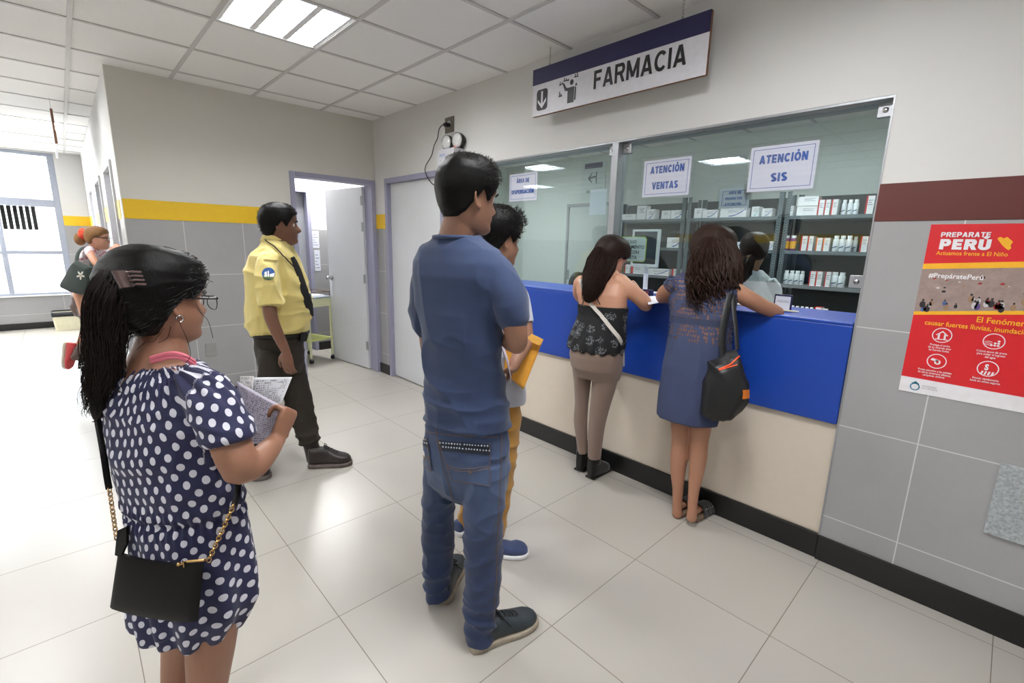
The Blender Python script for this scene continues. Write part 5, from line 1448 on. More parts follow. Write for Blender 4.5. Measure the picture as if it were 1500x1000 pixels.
def build_blue():
    root = person(1010, 755, 2.35, 'woman in short slate-blue dress with lace back, leaning on the counter in sandals')
    A = 38
    rings = [(959, 1050, 614, 2.33, A, .62), (960, 1054, 600, 2.33, A, .62), (962, 1062, 578, 2.33, A, .62), (969, 1068, 545, 2.33, A, .64), (975, 1070, 515, 2.33, A, .64), (979, 1071, 490, 2.33, A, .60),
             (981, 1073, 462, 2.34, A, .56), (979, 1077, 440, 2.35, A, .50), (979, 1077, 422, 2.36, A, .44), (986, 1070, 408, 2.38, A, .42), (1004, 1052, 398, 2.40, A, .5)]
    M = head_matrix(at(1043, 376, 2.47), 50, pitch=-18, s=.98)
    b = MB(); add_head(b, M)
    limb(b, [(1034, 410, 2.40, 17), (1036, 398, 2.42, 15), (1040, 384, 2.46, 14)])
    b.loft([sec(*r, scale=.93 if i_ < 2 else .995) for i_, r in enumerate(rings[3:])])
    limb(b, [(1074, 424, 2.30, 14), (1094, 436, 2.28, 14), (1120, 450, 2.29, 12.5), (1139, 458, 2.31, 10.5)])
    limb(b, [(1139, 458, 2.31, 10.5), (1128, 450, 2.42, 9), (1112, 444, 2.55, 7), (1108, 442, 2.60, 6)])
    add_hand(b, at(1108, 442, 2.60), -HR*.9+HF*.4, Vector((0, 0, -1)), side=1, s=.88, curl=(.2, .2, .2))
    limb(b, [(984, 420, 2.42, 11), (974, 428, 2.48, 11), (970, 435, 2.56, 10)]); limb(b, [(970, 435, 2.56, 10), (985, 436, 2.66, 8), (1010, 436, 2.72, 6)])
    add_hand(b, at(1010, 436, 2.72), HR*.8+HF*.4, Vector((0, 0, -1)), side=-1, s=.88, curl=(.2, .2, .2))
    limb(b, [(1000, 590, 2.37, 19), (998, 615, 2.37, 17), (997, 648, 2.37, 14.5), (995, 668, 2.37, 14.5), (993, 690, 2.37, 12.2), (993, 715, 2.36, 9), (992, 738, 2.36, 7.8), (992, 752, 2.36, 8.5)], n=20)
    limb(b, [(1030, 595, 2.30, 19), (1028, 618, 2.30, 16.5), (1024, 648, 2.30, 14.5), (1023, 668, 2.30, 14.5), (1020, 692, 2.30, 12.3), (1016, 720, 2.29, 8.8), (1014, 745, 2.28, 7.8), (1013, 758, 2.28, 8.8)], n=20)
    for hx, hy, tx, ty in ((992, 753, 1014, 738), (1014, 760, 1040, 743)):
        hp, tp = on(hx, hy, 2, 0), on(tx, ty, 2, 0); ax = (tp-hp).normalized()
        b.tube([hp+ax*.01+Vector((0, 0, .045)), hp+ax*.08+Vector((0, 0, .045)), hp+ax*.16+Vector((0, 0, .04)), hp+ax*.21+Vector((0, 0, .034))], [.026, .028, .030, .022], 14, roundcap=True, updir=(0, 0, 1), flat=.7)
    put(fuse(b, .006, 3), 'body', S_leg, root)
    # dress as a shell so that the lace shows skin
    s = MB(); s.loft([sec(*r, grow=.0065) for r in rings])
    s.tube([at(990, 412, 2.40), at(980, 422, 2.43)], [.045, .042], 16)
    s.tube([at(1066, 412, 2.33), at(1075, 424, 2.31)], [.050, .046], 16)
    me = fuse(s, .006, 5); folds(me, .006, 9, 3, 3, lambda co: np.clip((LACE_Z-co[:, 2])/.1, .1, 1))
    put(me, 'dress', lace_mat(), root)
    # hair: long, curly, brown
    h = MB(); hair_cap(h, M, T=.028, line=HAIRLINE_F, top=.008, back=.012, bump_=.010, seed=3)
    ho = put(fuse(h, .006, 3), 'hair', H_bn, root)
    l = MB()
    locks(l, [at(1048, 352, 2.40), at(1050, 372, 2.36), at(1047, 395, 2.32), at(1044, 418, 2.30), at(1044, 438, 2.29), at(1046, 456, 2.29)], [.070, .108, .120, .118, .100, .045], 420, wave=.030, freq=3.1, rad=.0040, seed=11, flat=.5, core=.72, ragged=.35, steps=8)
    l.build('curly_hair', H_bn, root, smooth=True, fixn=False)
    # sandals
    ck = pm('cork_footbed', (112, 92, 76), .8, var=.2, vscale=200); bs = cloth('black_suede_strap', (17, 16, 17), var=.1)
    for hx, hy, tx, ty in ((992, 756, 1014, 740), (1014, 763, 1040, 745)):
        hp, tp = on(hx, hy, 2, 0), on(tx, ty, 2, 0); ax = (tp-hp).normalized(); hp = hp-ax*.01; sd = ax.cross(Vector((0, 0, 1)))
        so = MB(); tt = [0, .05, .2, .45, .7, .88, 1.0]; wd = [.016, .030, .036, .034, .044, .040, .014]
        so.loft([[hp+ax*(t*.25)+sd*(w_*math.copysign(abs(math.cos(q))**.5, math.cos(q)))+Vector((0, 0, .013+.013*math.copysign(abs(math.sin(q))**.5, math.sin(q)))) for q in [2*PI*k/20 for k in range(20)]] for t, w_ in zip(tt, wd)])
        o = so.build('sandal', ck, root, smooth=True)
        st = MB()
        for t, w_, z_ in ((.34, .040, .075), (.52, .043, .065), (.66, .046, .055)):
            c0 = hp+ax*(t*.25)
            st.loft([[c0+ax*dx+sd*(w_*k_*math.cos(q))+Vector((0, 0, .012+z_*k_*math.sin(q))) for dx, k_ in ((-.018, 1.0), (.018, 1.0), (.018, .93), (-.018, .93))] for q in [PI*i/14 for i in range(15)]])
        st.build('strap', bs, o, smooth=True)
        bk = MB()
        for i in range(4): bk.ball(hp+ax*(.085+.025*i)+sd*.034+Vector((0, 0, .058-.003*i)), .0035, 8)
        bk.build('buckle', pm('silver', (220, 220, 222), .15, 1.0), o, smooth=True)
build_blue()
def tote():
    root = empty('shoulder_bag', at(1066, 612, 2.13), 0, 'black cloth shoulder bag with orange zip, hanging on the woman in the blue dress', 'bag')
    out = [(1036, 528, 2.17), (1052, 524, 2.16), (1066, 514, 2.14), (1080, 510, 2.13), (1085, 522, 2.12), (1090, 545, 2.11), (1096, 570, 2.11), (1097, 588, 2.11), (1086, 603, 2.12), (1070, 617, 2.13), (1046, 616, 2.15), (1028, 607, 2.17), (1029, 585, 2.17), (1033, 560, 2.17), (1038, 540, 2.17)]
    P = [at(*q) for q in out]; c = sum(P, Vector())/len(P); m = MB()
    rings = []
    for sc_, off in ((.30, -.075), (.62, -.068), (.86, -.045), (.97, -.018), (1.0, .0), (.97, .025), (.86, .05), (.6, .065), (.3, .07)):
        rings.append([c+(p-c)*sc_+HF*off for p in P])
    m.loft(rings); me = fuse(m, .006, 5); folds(me, .010, 7, 3, 5); folds(me, .004, 16, 6, 9)
    o = put(me, 'bag_body', cloth('black_nylon', (17, 18, 21), var=.15, rough=.5, sheen=0), root)
    T = bvh(o); org = pm('orange_zip', (226, 84, 38), .5)
    z = MB(); Z = []
    for a, b_ in (((1053, 541), (1070, 534)), ((1070, 534), (1086, 519))):
        for k in range(6):
            u = k/6; Z.append(hit(T, a[0]*(1-u)+b_[0]*u, a[1]*(1-u)+b_[1]*u, .001, 2.08))
    z.tube(Z, .0042, 8); Z2 = [hit(T, 1053+27*u, 542.5-8.5*u, .001, 2.08) for u in [k/8 for k in range(9)]]; z.tube(Z2, .003, 8)
    z.build('zip', org, o, smooth=True)
    pt = patch(T, ((1088, 571), (1097, 570), (1097, 583), (1087, 584)), 6, 6, .003, dflt=2.09); pt.build('patch_label', pm('orange_patch', (232, 128, 34), .6), o)
    s = MB()
    s.tube(catmull([at(1060, 522, 2.15), at(1058, 490, 2.17), at(1064, 455, 2.20), at(1072, 425, 2.25), at(1076, 409, 2.32), at(1078, 425, 2.40)], 5), .016, 8, flat=.25, updir=HF)
    s.tube(catmull([at(1080, 512, 2.13), at(1078, 480, 2.16), at(1075, 450, 2.20), at(1075, 425, 2.26), at(1077, 410, 2.33)], 5), .010, 8, flat=.25, updir=HF)
    s.build('strap', _M['black_nylon'], root, smooth=True)
tote()
# ================================================================== WOMAN AT THE CORRIDOR WINDOW
def build_far():
    D = 4.35
    root = person(125, 520, D, 'fair-haired woman in glasses, floral blouse and brown trousers, stepping up at the corridor wall')
    A = 62
    rings = [(108, 134, 436, D, A, .8), (104, 143, 420, D, A, .8), (108, 146, 400, D, A, .75), (112, 149, 382, D, A, .66), (114, 149, 372, D, A, .56), (121, 145, 364, D, A, .5)]
    M = head_matrix(at(144, 349, D), 74, pitch=-4, s=.84)
    b = MB(); add_head(b, M); limb(b, [(135, 372, D, 8), (140, 356, D, 8)]); b.loft([sec(*r, scale=.93) for r in rings])
    limb(b, [(132, 370, D-.15, 6.5), (138, 382, D-.19, 6.5), (146, 392, D-.20, 5.5), (146, 393, D-.20, 5.5)]); limb(b, [(146, 393, D-.20, 5.5), (156, 387, D-.15, 4.5), (163, 379, D-.10, 3.4)])
    add_hand(b, at(163, 379, D-.10), HR*.5+Vector((0, 0, .9)), HF, side=1, s=.95)
    limb(b, [(148, 372, D+.12, 6), (156, 388, D+.14, 5.5), (164, 384, D+.12, 4)]); add_hand(b, at(164, 384, D+.12), HR, HF, side=1, s=.9)
    limb(b, [(122, 430, D, 12), (130, 480, D, 9), (136, 535, D, 6)]); limb(b, [(118, 430, D-.1, 12), (128, 480, D-.1, 9), (106, 520, D-.1, 5)])
    put(fuse(b, .009, 2), 'body', S_fair, root)
    eyes(M, root, H_bl, eye=False)
    h = MB(); hair_cap(h, M, T=.014, line=HAIRLINE_F, seed=2, back=.008); h.ball(at(117, 350, D), (.045, .045, .06), 14); put(fuse(h, .009, 3), 'hair', H_bl, root)
    sc_ = MB(); sc_.ball(at(121, 342, D-.03), (.05, .03, .045), 12); me = fuse(sc_, .008, 1); folds(me, .02, 20, 20, 2); put(me, 'scrunchie', pm('orange_red_cloth', (226, 74, 42), .7), root)
    g = MB(); g.tube([M @ Vector((.083, 0, .014)), M @ Vector((.072, .095, .012)), M @ Vector((.0, .115, .010)), M @ Vector((-.072, .095, .012))], .003, 6)
    g.tube([M @ Vector((.040+.028*math.cos(q), .108, -.006+.020*math.sin(q))) for q in [2*PI*i/16 for i in range(17)]], .002, 5, cap=False)
    g.build('glasses', _M['black_glasses_frame'], root, smooth=True)
    s = MB(); s.loft([sec(*r, grow=.008) for r in rings]); limb(s, [(130, 366, D-.10, 8.5), (133, 372, D-.15, 8.5)]); limb(s, [(146, 366, D+.10, 8), (150, 374, D+.12, 8)])
    me = fuse(s, .009, 3); folds(me, .01, 8, 8, 2)
    m, nt, bb = new_mat('pink_floral_cloth'); tc = nt.nodes.new('ShaderNodeTexCoord'); n = noise_tex(nt, tc.outputs['Object'], 45, 3)
    nt.links.new(mixc(nt, mth(nt, 'GREATER_THAN', n, .56), lin((226, 216, 220)), lin((206, 120, 130))), bb.inputs['Base Color']); bb.inputs['Roughness'].default_value = .8
    put(me, 'blouse', m, root)
    p = MB(); p.loft([sec(*r) for r in [(106, 142, 432, D, A, .8), (102, 146, 446, D, A, .85), (108, 144, 462, D, A, .7)]])
    limb(p, [(133, 450, D+.08, 13), (136, 485, D+.08, 11), (139, 528, D+.08, 9)], round_=False); limb(p, [(124, 450, D-.08, 13), (132, 480, D-.1, 12), (128, 500, D-.12, 10.5), (113, 519, D-.14, 9), (110, 521, D-.14, 9)], round_=False)
    me = fuse(p, .009, 3); folds(me, .012, 6, 12, 2); put(me, 'trousers', cloth('brown_trousers', (84, 66, 60), var=.1), root)
    ms = [cloth('red_canvas_shoe', (168, 48, 50), var=.1), pm('cream_rubber_sole', (206, 196, 178), .6), None]
    p0 = at(98, 508, D-.14); p1 = Vector((at(98, 541, D-.14).x, at(98, 541, D-.14).y, .004)); p1 = at(97, 540, D-.16); p1.z = max(p1.z, .012)
    shoe_f(root, p0, p1, ms)
    q0 = at(131, 540, D+.08); q0.z = 0; shoe(root, q0, q0+facing(math.radians(80))*.25, ms, w=.045, hgt=.07, laces=False)
def shoe_f(root, heel, toe, ms):
    """a shoe standing on its toe, sole facing backwards"""
    ax = (toe-heel).normalized()*1.0; L = .25; heel = toe-ax*L
    back = (-HR); back = (back-ax*back.dot(ax)).normalized(); sd = ax.cross(back)
    def R(t, w_, a, b_, n=18): return [heel+ax*(t*L)+sd*(w_*math.copysign(abs(math.cos(q))**.7, math.cos(q)))+back*((a+b_)/2+(b_-a)/2*math.copysign(abs(math.sin(q))**.7, math.sin(q))) for q in [2*PI*k/n for k in range(n)]]
    u = MB(); u.loft([R(t, w_, a, -.01) for t, w_, a in zip((0, .06, .25, .45, .7, .9, 1.0), (.022, .032, .036, .040, .044, .036, .014), (-.075, -.085, -.085, -.075, -.055, -.045, -.03))])
    o = u.build('shoe', ms[0], root, smooth=True)
    s = MB(); s.loft([R(t, w_+.003, -.012, .014) for t, w_ in zip((-.01, .06, .25, .45, .7, .9, 1.0), (.022, .034, .038, .040, .046, .038, .016))]); s.build('sole', ms[1], o, smooth=True)
build_far()
def fartote():
    root = empty('tote_bag', at(118, 425, 4.14), 0, 'dark green cloth tote bag with a white flower, on the arm of the fair-haired woman', 'bag')
    out = [(113, 381), (124, 386), (136, 391), (140, 410), (136, 430), (120, 432), (104, 427), (91, 421), (92, 415), (100, 402), (106, 390)]
    P = [at(x, y, 4.12) for x, y in out]; c = sum(P, Vector())/len(P); m = MB()
    m.loft([[c+(p-c)*s_+HF*o_ for p in P] for s_, o_ in ((.4, -.06), (.85, -.05), (1, -.015), (1, .015), (.85, .05), (.4, .06))])
    o = put(fuse(m, .009, 3), 'bag_body', cloth('dark_green_canvas', (42, 54, 50), var=.1), root); T = bvh(o)
    f = MB()
    for k in range(5):
        a = 2*PI*k/5+.3; c0 = (118.5+3.4*math.cos(a), 403+3.8*math.sin(a)); dx, dy = math.cos(a), math.sin(a)
        q = patch(T, ((c0[0]-dx*3-dy*1.3, c0[1]-dy*3+dx*1.3), (c0[0]+dx*3-dy*1.3, c0[1]+dy*3+dx*1.3), (c0[0]+dx*3+dy*1.3, c0[1]+dy*3-dx*1.3), (c0[0]-dx*3+dy*1.3, c0[1]-dy*3-dx*1.3)), 4, 3, .004, shape='disc'); f.add(q.v, q.f)
    f.build('flower_print', pm('cream_print', (206, 204, 190), .8), o)
    s = MB(); s.tube(catmull([at(112, 384, 4.12), at(114, 372, 4.17), at(120, 364, 4.23), at(128, 362, 4.3), at(132, 372, 4.19), at(134, 391, 4.12)], 4), .014, 8, flat=.4); s.build('strap', _M['dark_green_canvas'], root, smooth=True)
fartote()
# ================================================================== PHARMACY STAFF
def build_clerk():
    D = 3.13
    root = person(1108, 600, D, 'pharmacy clerk in a white coat with dark tied-back hair, standing behind the counter')
    A = -6
    rings = [(1066, 1140, 600, D, A, .6), (1068, 1138, 540, D, A, .6), (1070, 1136, 500, D, A, .6), (1070, 1136, 462, D, A, .56), (1070, 1134, 440, D, A, .52), (1072, 1132, 420, D, A, .48), (1080, 1125, 405, D, A, .46), (1092, 1114, 396, D, A, .6)]
    M = head_matrix(at(1104, 369, D), 20, pitch=-14, s=.94)
    b = MB(); add_head(b, M); limb(b, [(1102, 404, D, 10), (1103, 385, D, 9.5)]); b.loft([sec(*r, scale=.9) for r in rings])
    limb(b, [(1130, 418, D-.02, 9), (1134, 450, D, 8), (1128, 475, D+.12, 6)]); add_hand(b, at(1128, 475, D+.12), -HR+HF*.3, -Vector((0, 0, 1)), side=1, s=.85)
    limb(b, [(1074, 418, D-.02, 9), (1070, 450, D, 8), (1078, 475, D+.12, 6)]); add_hand(b, at(1078, 475, D+.12), HR+HF*.3, -Vector((0, 0, 1)), side=-1, s=.85)
    for x in (1090, 1118):
        p = at(x, 590, D); b.tube([p, Vector((p.x, p.y, .45)), Vector((p.x, p.y, .06))], [.075, .055, .035], 14)
    put(fuse(b, .008, 2), 'body', S_wom, root)
    h = MB(); hair_cap(h, M, T=.014, line=HAIRLINE_F, seed=4, top=.004, back=.006); put(fuse(h, .007, 2), 'hair', H_dk, root)
    l = MB(); locks(l, [at(1099, 378, D-.10), at(1093, 388, D-.14), at(1089, 400, D-.16), at(1086, 412, D-.15)], [.030, .042, .045, .025], 160, wave=.006, rad=.002, seed=2, core=.85)
    l.build('ponytail', H_dk, root, smooth=True, fixn=False)
    k = MB(); k.ball(at(1096, 378, D-.12), (.022, .022, .018), 12); k.build('hair_tie', pm('gold_hair_tie', (142, 112, 58), .4, .4), root, smooth=True)
    s = MB(); s.loft([sec(*r, grow=.008) for r in rings]); limb(s, [(1126, 410, D-.01, 11), (1133, 425, D-.02, 11.5), (1136, 448, D, 11)], round_=False); limb(s, [(1078, 412, D, 11), (1071, 448, D, 11)], round_=False)
    me = fuse(s, .007, 3); folds(me, .010, 8, 6, 2); put(me, 'white_coat', cloth('white_coat_cloth', (222, 228, 232), var=.03), root)
    p = MB()
    for x in (1090, 1118):
        q = at(x, 590, D); p.tube([q, Vector((q.x, q.y, .45)), Vector((q.x, q.y, .08))], [.09, .07, .055], 14)
    put(fuse(p, .009, 2), 'trousers', cloth('dark_grey_trousers', (60, 62, 68)), root)
    for x in (1090, 1118):
        q = at(x, 590, D); q.z = 0; fd = facing(math.radians(A)); shoe(root, q-fd*.08, q+fd*.16, [pm('white_shoe', (210, 210, 210), .5), pm('white_rubber_sole', (220, 220, 222), .5), None], w=.045, hgt=.07, laces=False)
build_clerk()
def build_clerk2():
    D = 3.05
    q_ = on(849, 402, 1, .82)
    root = empty('person', (q_.x, q_.y, 0), 0, 'dark-haired clerk seated low behind the counter, only the top of the head showing', 'person')
    A = 150
    top = on(849, 402, 1, .82); top.z -= .115
    M = head_matrix(top, A, pitch=-24, s=.95)
    b = MB(); add_head(b, M); c = top-Vector((0, 0, .1))
    b.tube([c, c-Vector((0, 0, .14))], [.05, .06], 14)
    b.loft([oval(Vector((top.x, top.y, z)), A, w_, w_*.55) for z, w_ in ((.42, .16), (.6, .14), (.76, .17), (.84, .18), (.88, .10))])
    fd = facing(math.radians(A)); sd = sideof(math.radians(A))
    for k in (-1, 1):
        g = Vector((top.x, top.y, .46))+sd*.09*k; b.tube([g, g+fd*.40, g+fd*.42-Vector((0, 0, .38))], [.08, .055, .035], 12)
        g = Vector((top.x, top.y, .83))+sd*.17*k; b.tube([g, g-Vector((0, 0, .22))+fd*.05, g+fd*.26-Vector((0, 0, .25))], [.045, .038, .026], 12, roundcap=True); add_hand(b, g+fd*.26-Vector((0, 0, .25)), fd, -Vector((0, 0, 1)), side=k, s=.85)
    put(fuse(b, .009, 2), 'body', S_wom, root)
    h = MB(); hair_cap(h, M, T=.018, line=HAIRLINE_F, seed=6, top=.004); put(fuse(h, .008, 2), 'hair', H_blk, root)
    s = MB(); s.loft([oval(Vector((top.x, top.y, z)), A, w_, w_*.58) for z, w_ in ((.42, .175), (.6, .155), (.76, .185), (.84, .192), (.885, .115))])
    for k in (-1, 1):
        g = Vector((top.x, top.y, .83))+sd*.17*k; s.tube([g, g-Vector((0, 0, .17))+fd*.04], [.06, .055], 12)
    put(fuse(s, .009, 2), 'white_coat', _M['white_coat_cloth'], root)
    s = MB()
    for k in (-1, 1):
        g = Vector((top.x, top.y, .46))+sd*.09*k; s.tube([g, g+fd*.40, g+fd*.42-Vector((0, 0, .36))], [.095, .07, .05], 12)
        q = g+fd*.42; q.z = 0; shoe(root, q-fd*.06, q+fd*.18, [_M['white_shoe'], _M['white_rubber_sole'], None], w=.045, hgt=.07, laces=False)
    put(fuse(s, .009, 2), 'trousers', _M['dark_grey_trousers'], root)
    st = empty('stool', (top.x, top.y, 0), 0, 'grey padded stool under the seated clerk behind the counter', 'stool')
    MB().lathe((top.x, top.y, .335), [(.16, 0), (.17, .01), (.17, .03), (.15, .04)], 28).build('seat', pm('grey_vinyl', (70, 72, 78), .5), st, smooth=True)
    f = MB(); f.cyl((top.x, top.y, .05), (top.x, top.y, .335), .025)
    for k in range(5):
        a = 2*PI*k/5; f.tube([(top.x, top.y, .06), (top.x+.2*math.cos(a), top.y+.2*math.sin(a), .035)], .014, 8); f.ball((top.x+.2*math.cos(a), top.y+.2*math.sin(a), .02), .02, 10)
    f.build('base', M_steel, st, smooth=True)
build_clerk2()
# ================================================================== SIGNS, NOTICES AND SMALL THINGS
def text(s, org, xdir, updir, size, mat, parent, name='lettering', width=None, bold=0.0, align='LEFT', ext=.0004, sx=1.0, smooth=False):
    cu = bpy.data.curves.new('t', 'FONT'); cu.body = s; cu.size = 1.0; cu.align_x = align; cu.offset = bold; cu.resolution_u = 3
    cu.space_line = 1.0
    o = bpy.data.objects.new('t', cu); COL.objects.link(o)
    dg = bpy.context.evaluated_depsgraph_get(); dg.update(); me = bpy.data.meshes.new_from_object(o.evaluated_get(dg))
    bpy.data.objects.remove(o); bpy.data.curves.remove(cu)
    co = getco(me)
    if len(co) == 0: return None
    if width: sx = width/((co[:, 0].max()-co[:, 0].min())*size)
    X, U = Vector(xdir).normalized(), Vector(updir).normalized(); N = X.cross(U); O = Vector(org)
    cap_h = .72
    out = np.array(O)+np.outer(co[:, 0]*size*sx, X)+np.outer(co[:, 1]*size/cap_h, U)+np.outer(np.full(len(co), ext), N)
    setco(me, out); me.name = name; me.materials.clear(); me.materials.append(mat)
    return link(name, me, None, parent, False)
XW_, UP = Vector((1, 0, 0)), Vector((0, 0, 1))
def _arc(cx, cy, rx, ry, a0, a1, n=10): return [(cx+rx*math.cos(math.radians(a0+(a1-a0)*i/n)), cy+ry*math.sin(math.radians(a0+(a1-a0)*i/n))) for i in range(n+1)]
def _glyph(c, w):
    """heavy upright capital as centre-line strokes in a 1 high box; returns (advance, strokes)"""
    h = w/2; t = 1-h; L = h; W_ = .66
    R_ = W_-h
    G = {'I': (w+.02, [[(h, 0), (h, 1)]]), 'F': (.58, [[(h, 0), (h, 1)], [(0, t), (.56, t)], [(0, .50), (.50, .50)]]), 'E': (.60, [[(h, 0), (h, 1)], [(0, t), (.58, t)], [(0, .5), (.54, .5)], [(0, h), (.58, h)]]),
     'A': (.74, [[(h*.9, -.05), (.37, 1.06)], [(.74-h*.9, -.05), (.37, 1.06)], [(.2, .27), (.54, .27)]]), 'V': (.72, [[(h*.9, 1.05), (.36, -.06)], [(.72-h*.9, 1.05), (.36, -.06)]]),
     'M': (.84, [[(h, 0), (h, 1)], [(.84-h, 0), (.84-h, 1)], [(h, 1.0), (.42, .12)], [(.84-h, 1.0), (.42, .12)]]), 'N': (.70, [[(h, 0), (h, 1)], [(.70-h, 0), (.70-h, 1)], [(h, 1.0), (.70-h, 0)]]),
     'R': (.70, [[(h, 0), (h, 1)], [(0, t), (.42, t)]+_arc(.42, .5+(t-.48)/2-.01, .26-h+.0, (t-.48)/2, 90, -90)+[(0, .48)], [(.40, .48), (.66-h*.3, -.05)]]),
     'P': (.66, [[(h, 0), (h, 1)], [(0, t), (.40, t)]+_arc(.40, (t+.45)/2, .26-h, (t-.45)/2, 90, -90)+[(0, .45)]]),
     'C': (.72, [_arc(.38, .5, .38-h, .5-h, 42, 318, 20)]), 'O': (.76, [_arc(.38, .5, .38-h, .5-h, 0, 360, 24)]), 'G': (.76, [_arc(.38, .5, .38-h, .5-h, 42, 340, 20), [(.42, .42), (.76-h, .42), (.76-h, .05)]]),
     'U': (.68, [[(h, 1), (h, .34)]+_arc(.34, .34, .34-h, .34-h, 180, 360)+[(.68-h, .34), (.68-h, 1)]]), 'T': (.62, [[(0, t), (.62, t)], [(.31, 0), (.31, 1)]]), 'D': (.70, [[(h, 0), (h, 1)], [(0, t), (.34, t)]+_arc(.34, .5, .36-h, .5-h, 90, -90, 14)+[(0, h)]]),
     'S': (.64, [_arc(.32, .735, .32-h, .265-h*.9, 30, 270, 12)[:-1]+_arc(.32, .265+h*.1, .32-h, .265-h*.9, 90, -150, 12)]), '/': (.4, [[(.05, 0), (.35, 1)]]), ' ': (.34, []), 'L': (.56, [[(h, 0), (h, 1)], [(0, h), (.54, h)]])}
    acc = {'Á': 'A', 'Ó': 'O', 'Ú': 'U'}
    if c in acc:
        a, st = G[acc[c]]; return a, st+[[(a*.42, 1.07), (a*.62, 1.26)]]
    return G[c]
def bold_text(s, org, height, width, mat, parent, w=.19, ext=.0008, name='lettering', gap=.10, t=.0006):
    adv = sum(_glyph(c, w)[0]+gap for c in s)-gap; k = width/adv; m = MB(); x = 0; kk = 0; O = Vector(org)
    for c in s:
        a, strokes = _glyph(c, w)
        for st in strokes:
            for i in range(len(st)-1):
                (xa, za), (xb, zb) = st[i], st[i+1]; dx, dz = xb-xa, zb-za; L = math.hypot(dx, dz)
                if L < 1e-6: continue
                dx /= L; dz /= L; e = w*.30 if len(st) > 2 else 0
                ea, eb = (e if i else 0), (e if i < len(st)-2 else 0)
                q = [(xa-dx*ea-dz*w/2, za-dz*ea+dx*w/2), (xb+dx*eb-dz*w/2, zb+dz*eb+dx*w/2), (xb+dx*eb+dz*w/2, zb+dz*eb-dx*w/2), (xa-dx*ea+dz*w/2, za-dz*ea-dx*w/2)]
                lo, hi = (0, 1) if za <= 1.01 or c in 'AVMN' else (0, 1.4)
                if za > 1.01 and zb > 1.1: lo, hi = 0, 1.4
                for lim, sg_ in ((lo, 1), (hi, -1)):      # trim to the letter height
                    out = []
                    for j in range(len(q)):
                        p, r = q[j], q[(j+1) % len(q)]; ip, ir = (p[1]-lim)*sg_ >= -1e-9, (r[1]-lim)*sg_ >= -1e-9
                        if ip: out.append(p)
                        if ip != ir: u = (lim-p[1])/(r[1]-p[1]); out.append((p[0]+(r[0]-p[0])*u, lim))
                    q = out
                    if len(q) < 3: break
                if len(q) >= 3: quadP(m, [(O.x+(x+p[0])*k, O.z+p[1]*height) for p in q], O.y-ext-kk*.00003, t); kk += 1
        x += a+gap
    return m.build(name, mat, parent)
def quadP(mb, pts, y, t=.0008):
    """flat shape in a plane facing the hall, pts in (x,z)"""
    n = len(pts); vs = [(x, y-t, z) for x, z in pts]+[(x, y, z) for x, z in pts]
    mb.add(vs, [tuple(range(n)), tuple(reversed(range(n, 2*n)))]+[(i, i+n, (i+1) % n+n, (i+1) % n) for i in range(n)]); return mb
ink = pm('black_print', (18, 18, 20), .5); navy = pm('navy_print', (28, 24, 72), .5); signw = pm('white_sign_board', (222, 221, 228), .35)
# ---- FARMACIA hanging sign
YS_ = -.13
a = [on(x, y, 1, YS_) for x, y in ((782, 101), (779, 170), (1043, 16), (1033, 112))]
sx0, sx1 = (a[0].x+a[1].x)/2, (a[2].x+a[3].x)/2; sz1, sz0 = (a[0].z+a[2].z)/2, (a[1].z+a[3].z)/2
sg = empty('hanging_sign', ((sx0+sx1)/2, YS_, sz0), 0, 'long white sign reading FARMACIA with a navy band, hanging above the service window', 'sign')
MB().box(sx0, sx1, YS_, YS_+.02, sz0, sz1).build('sign_board', signw, sg, bevel=.001)
bz = sz0+(sz1-sz0)*.665
MB().box(sx0-.0005, sx1+.0005, YS_-.0015, YS_+.0, bz, sz1+.0005).build('navy_band', navy, sg)
ed = MB(); ed.box(sx1, sx1+.001, YS_+.001, YS_+.019, sz0, sz1); ed.box(sx0, sx1, YS_+.001, YS_+.019, sz0-.001, sz0); ed.build('board_edge', pm('brown_fibreboard', (120, 84, 62), .8), sg)
o1 = on(869, 137, 1, YS_); o2 = on(1004, 104, 1, YS_)
hgt_ = on(874, 109, 1, YS_).z-on(869, 137, 1, YS_).z
zb_ = sz0+(sz1-sz0)*.245
bold_text('FARMACIA', (o1.x, YS_, zb_), hgt_, o2.x-o1.x, ink, sg, w=.175, ext=.0006, t=.0008)
def ps(px, py): p = on(px, py, 1, YS_); return p.x, p.z
# arrow tile
ax0, az0 = ps(786, 157); ax1, az1 = ps(804, 130); az0 = sz0+.03; az1 = az0+.125; ax1 = ax0+.095
m = MB(); r_ = .02; cs = []
for cx_, cz_, q0 in ((ax1-r_, az1-r_, 0), (ax0+r_, az1-r_, 90), (ax0+r_, az0+r_, 180), (ax1-r_, az0+r_, 270)):
    for k in range(5): q = math.radians(q0+k*22.5); cs.append((cx_+r_*math.cos(q), cz_+r_*math.sin(q)))
quadP(m, list(reversed(cs)), YS_, .0012); m.build('arrow_tile', ink, sg)
m = MB(); mx = (ax0+ax1)/2
quadP(m, [(mx-.007, az0+.03), (mx-.007, az1-.012), (mx+.007, az1-.012), (mx+.007, az0+.03)], YS_-.0013)
quadP(m, [(mx, az0+.010), (mx-.036, az0+.050), (mx-.036, az0+.068), (mx, az0+.030)], YS_-.0014); quadP(m, [(mx, az0+.010), (mx, az0+.030), (mx+.036, az0+.068), (mx+.036, az0+.050)], YS_-.0014)
m.build('arrow', signw, sg)
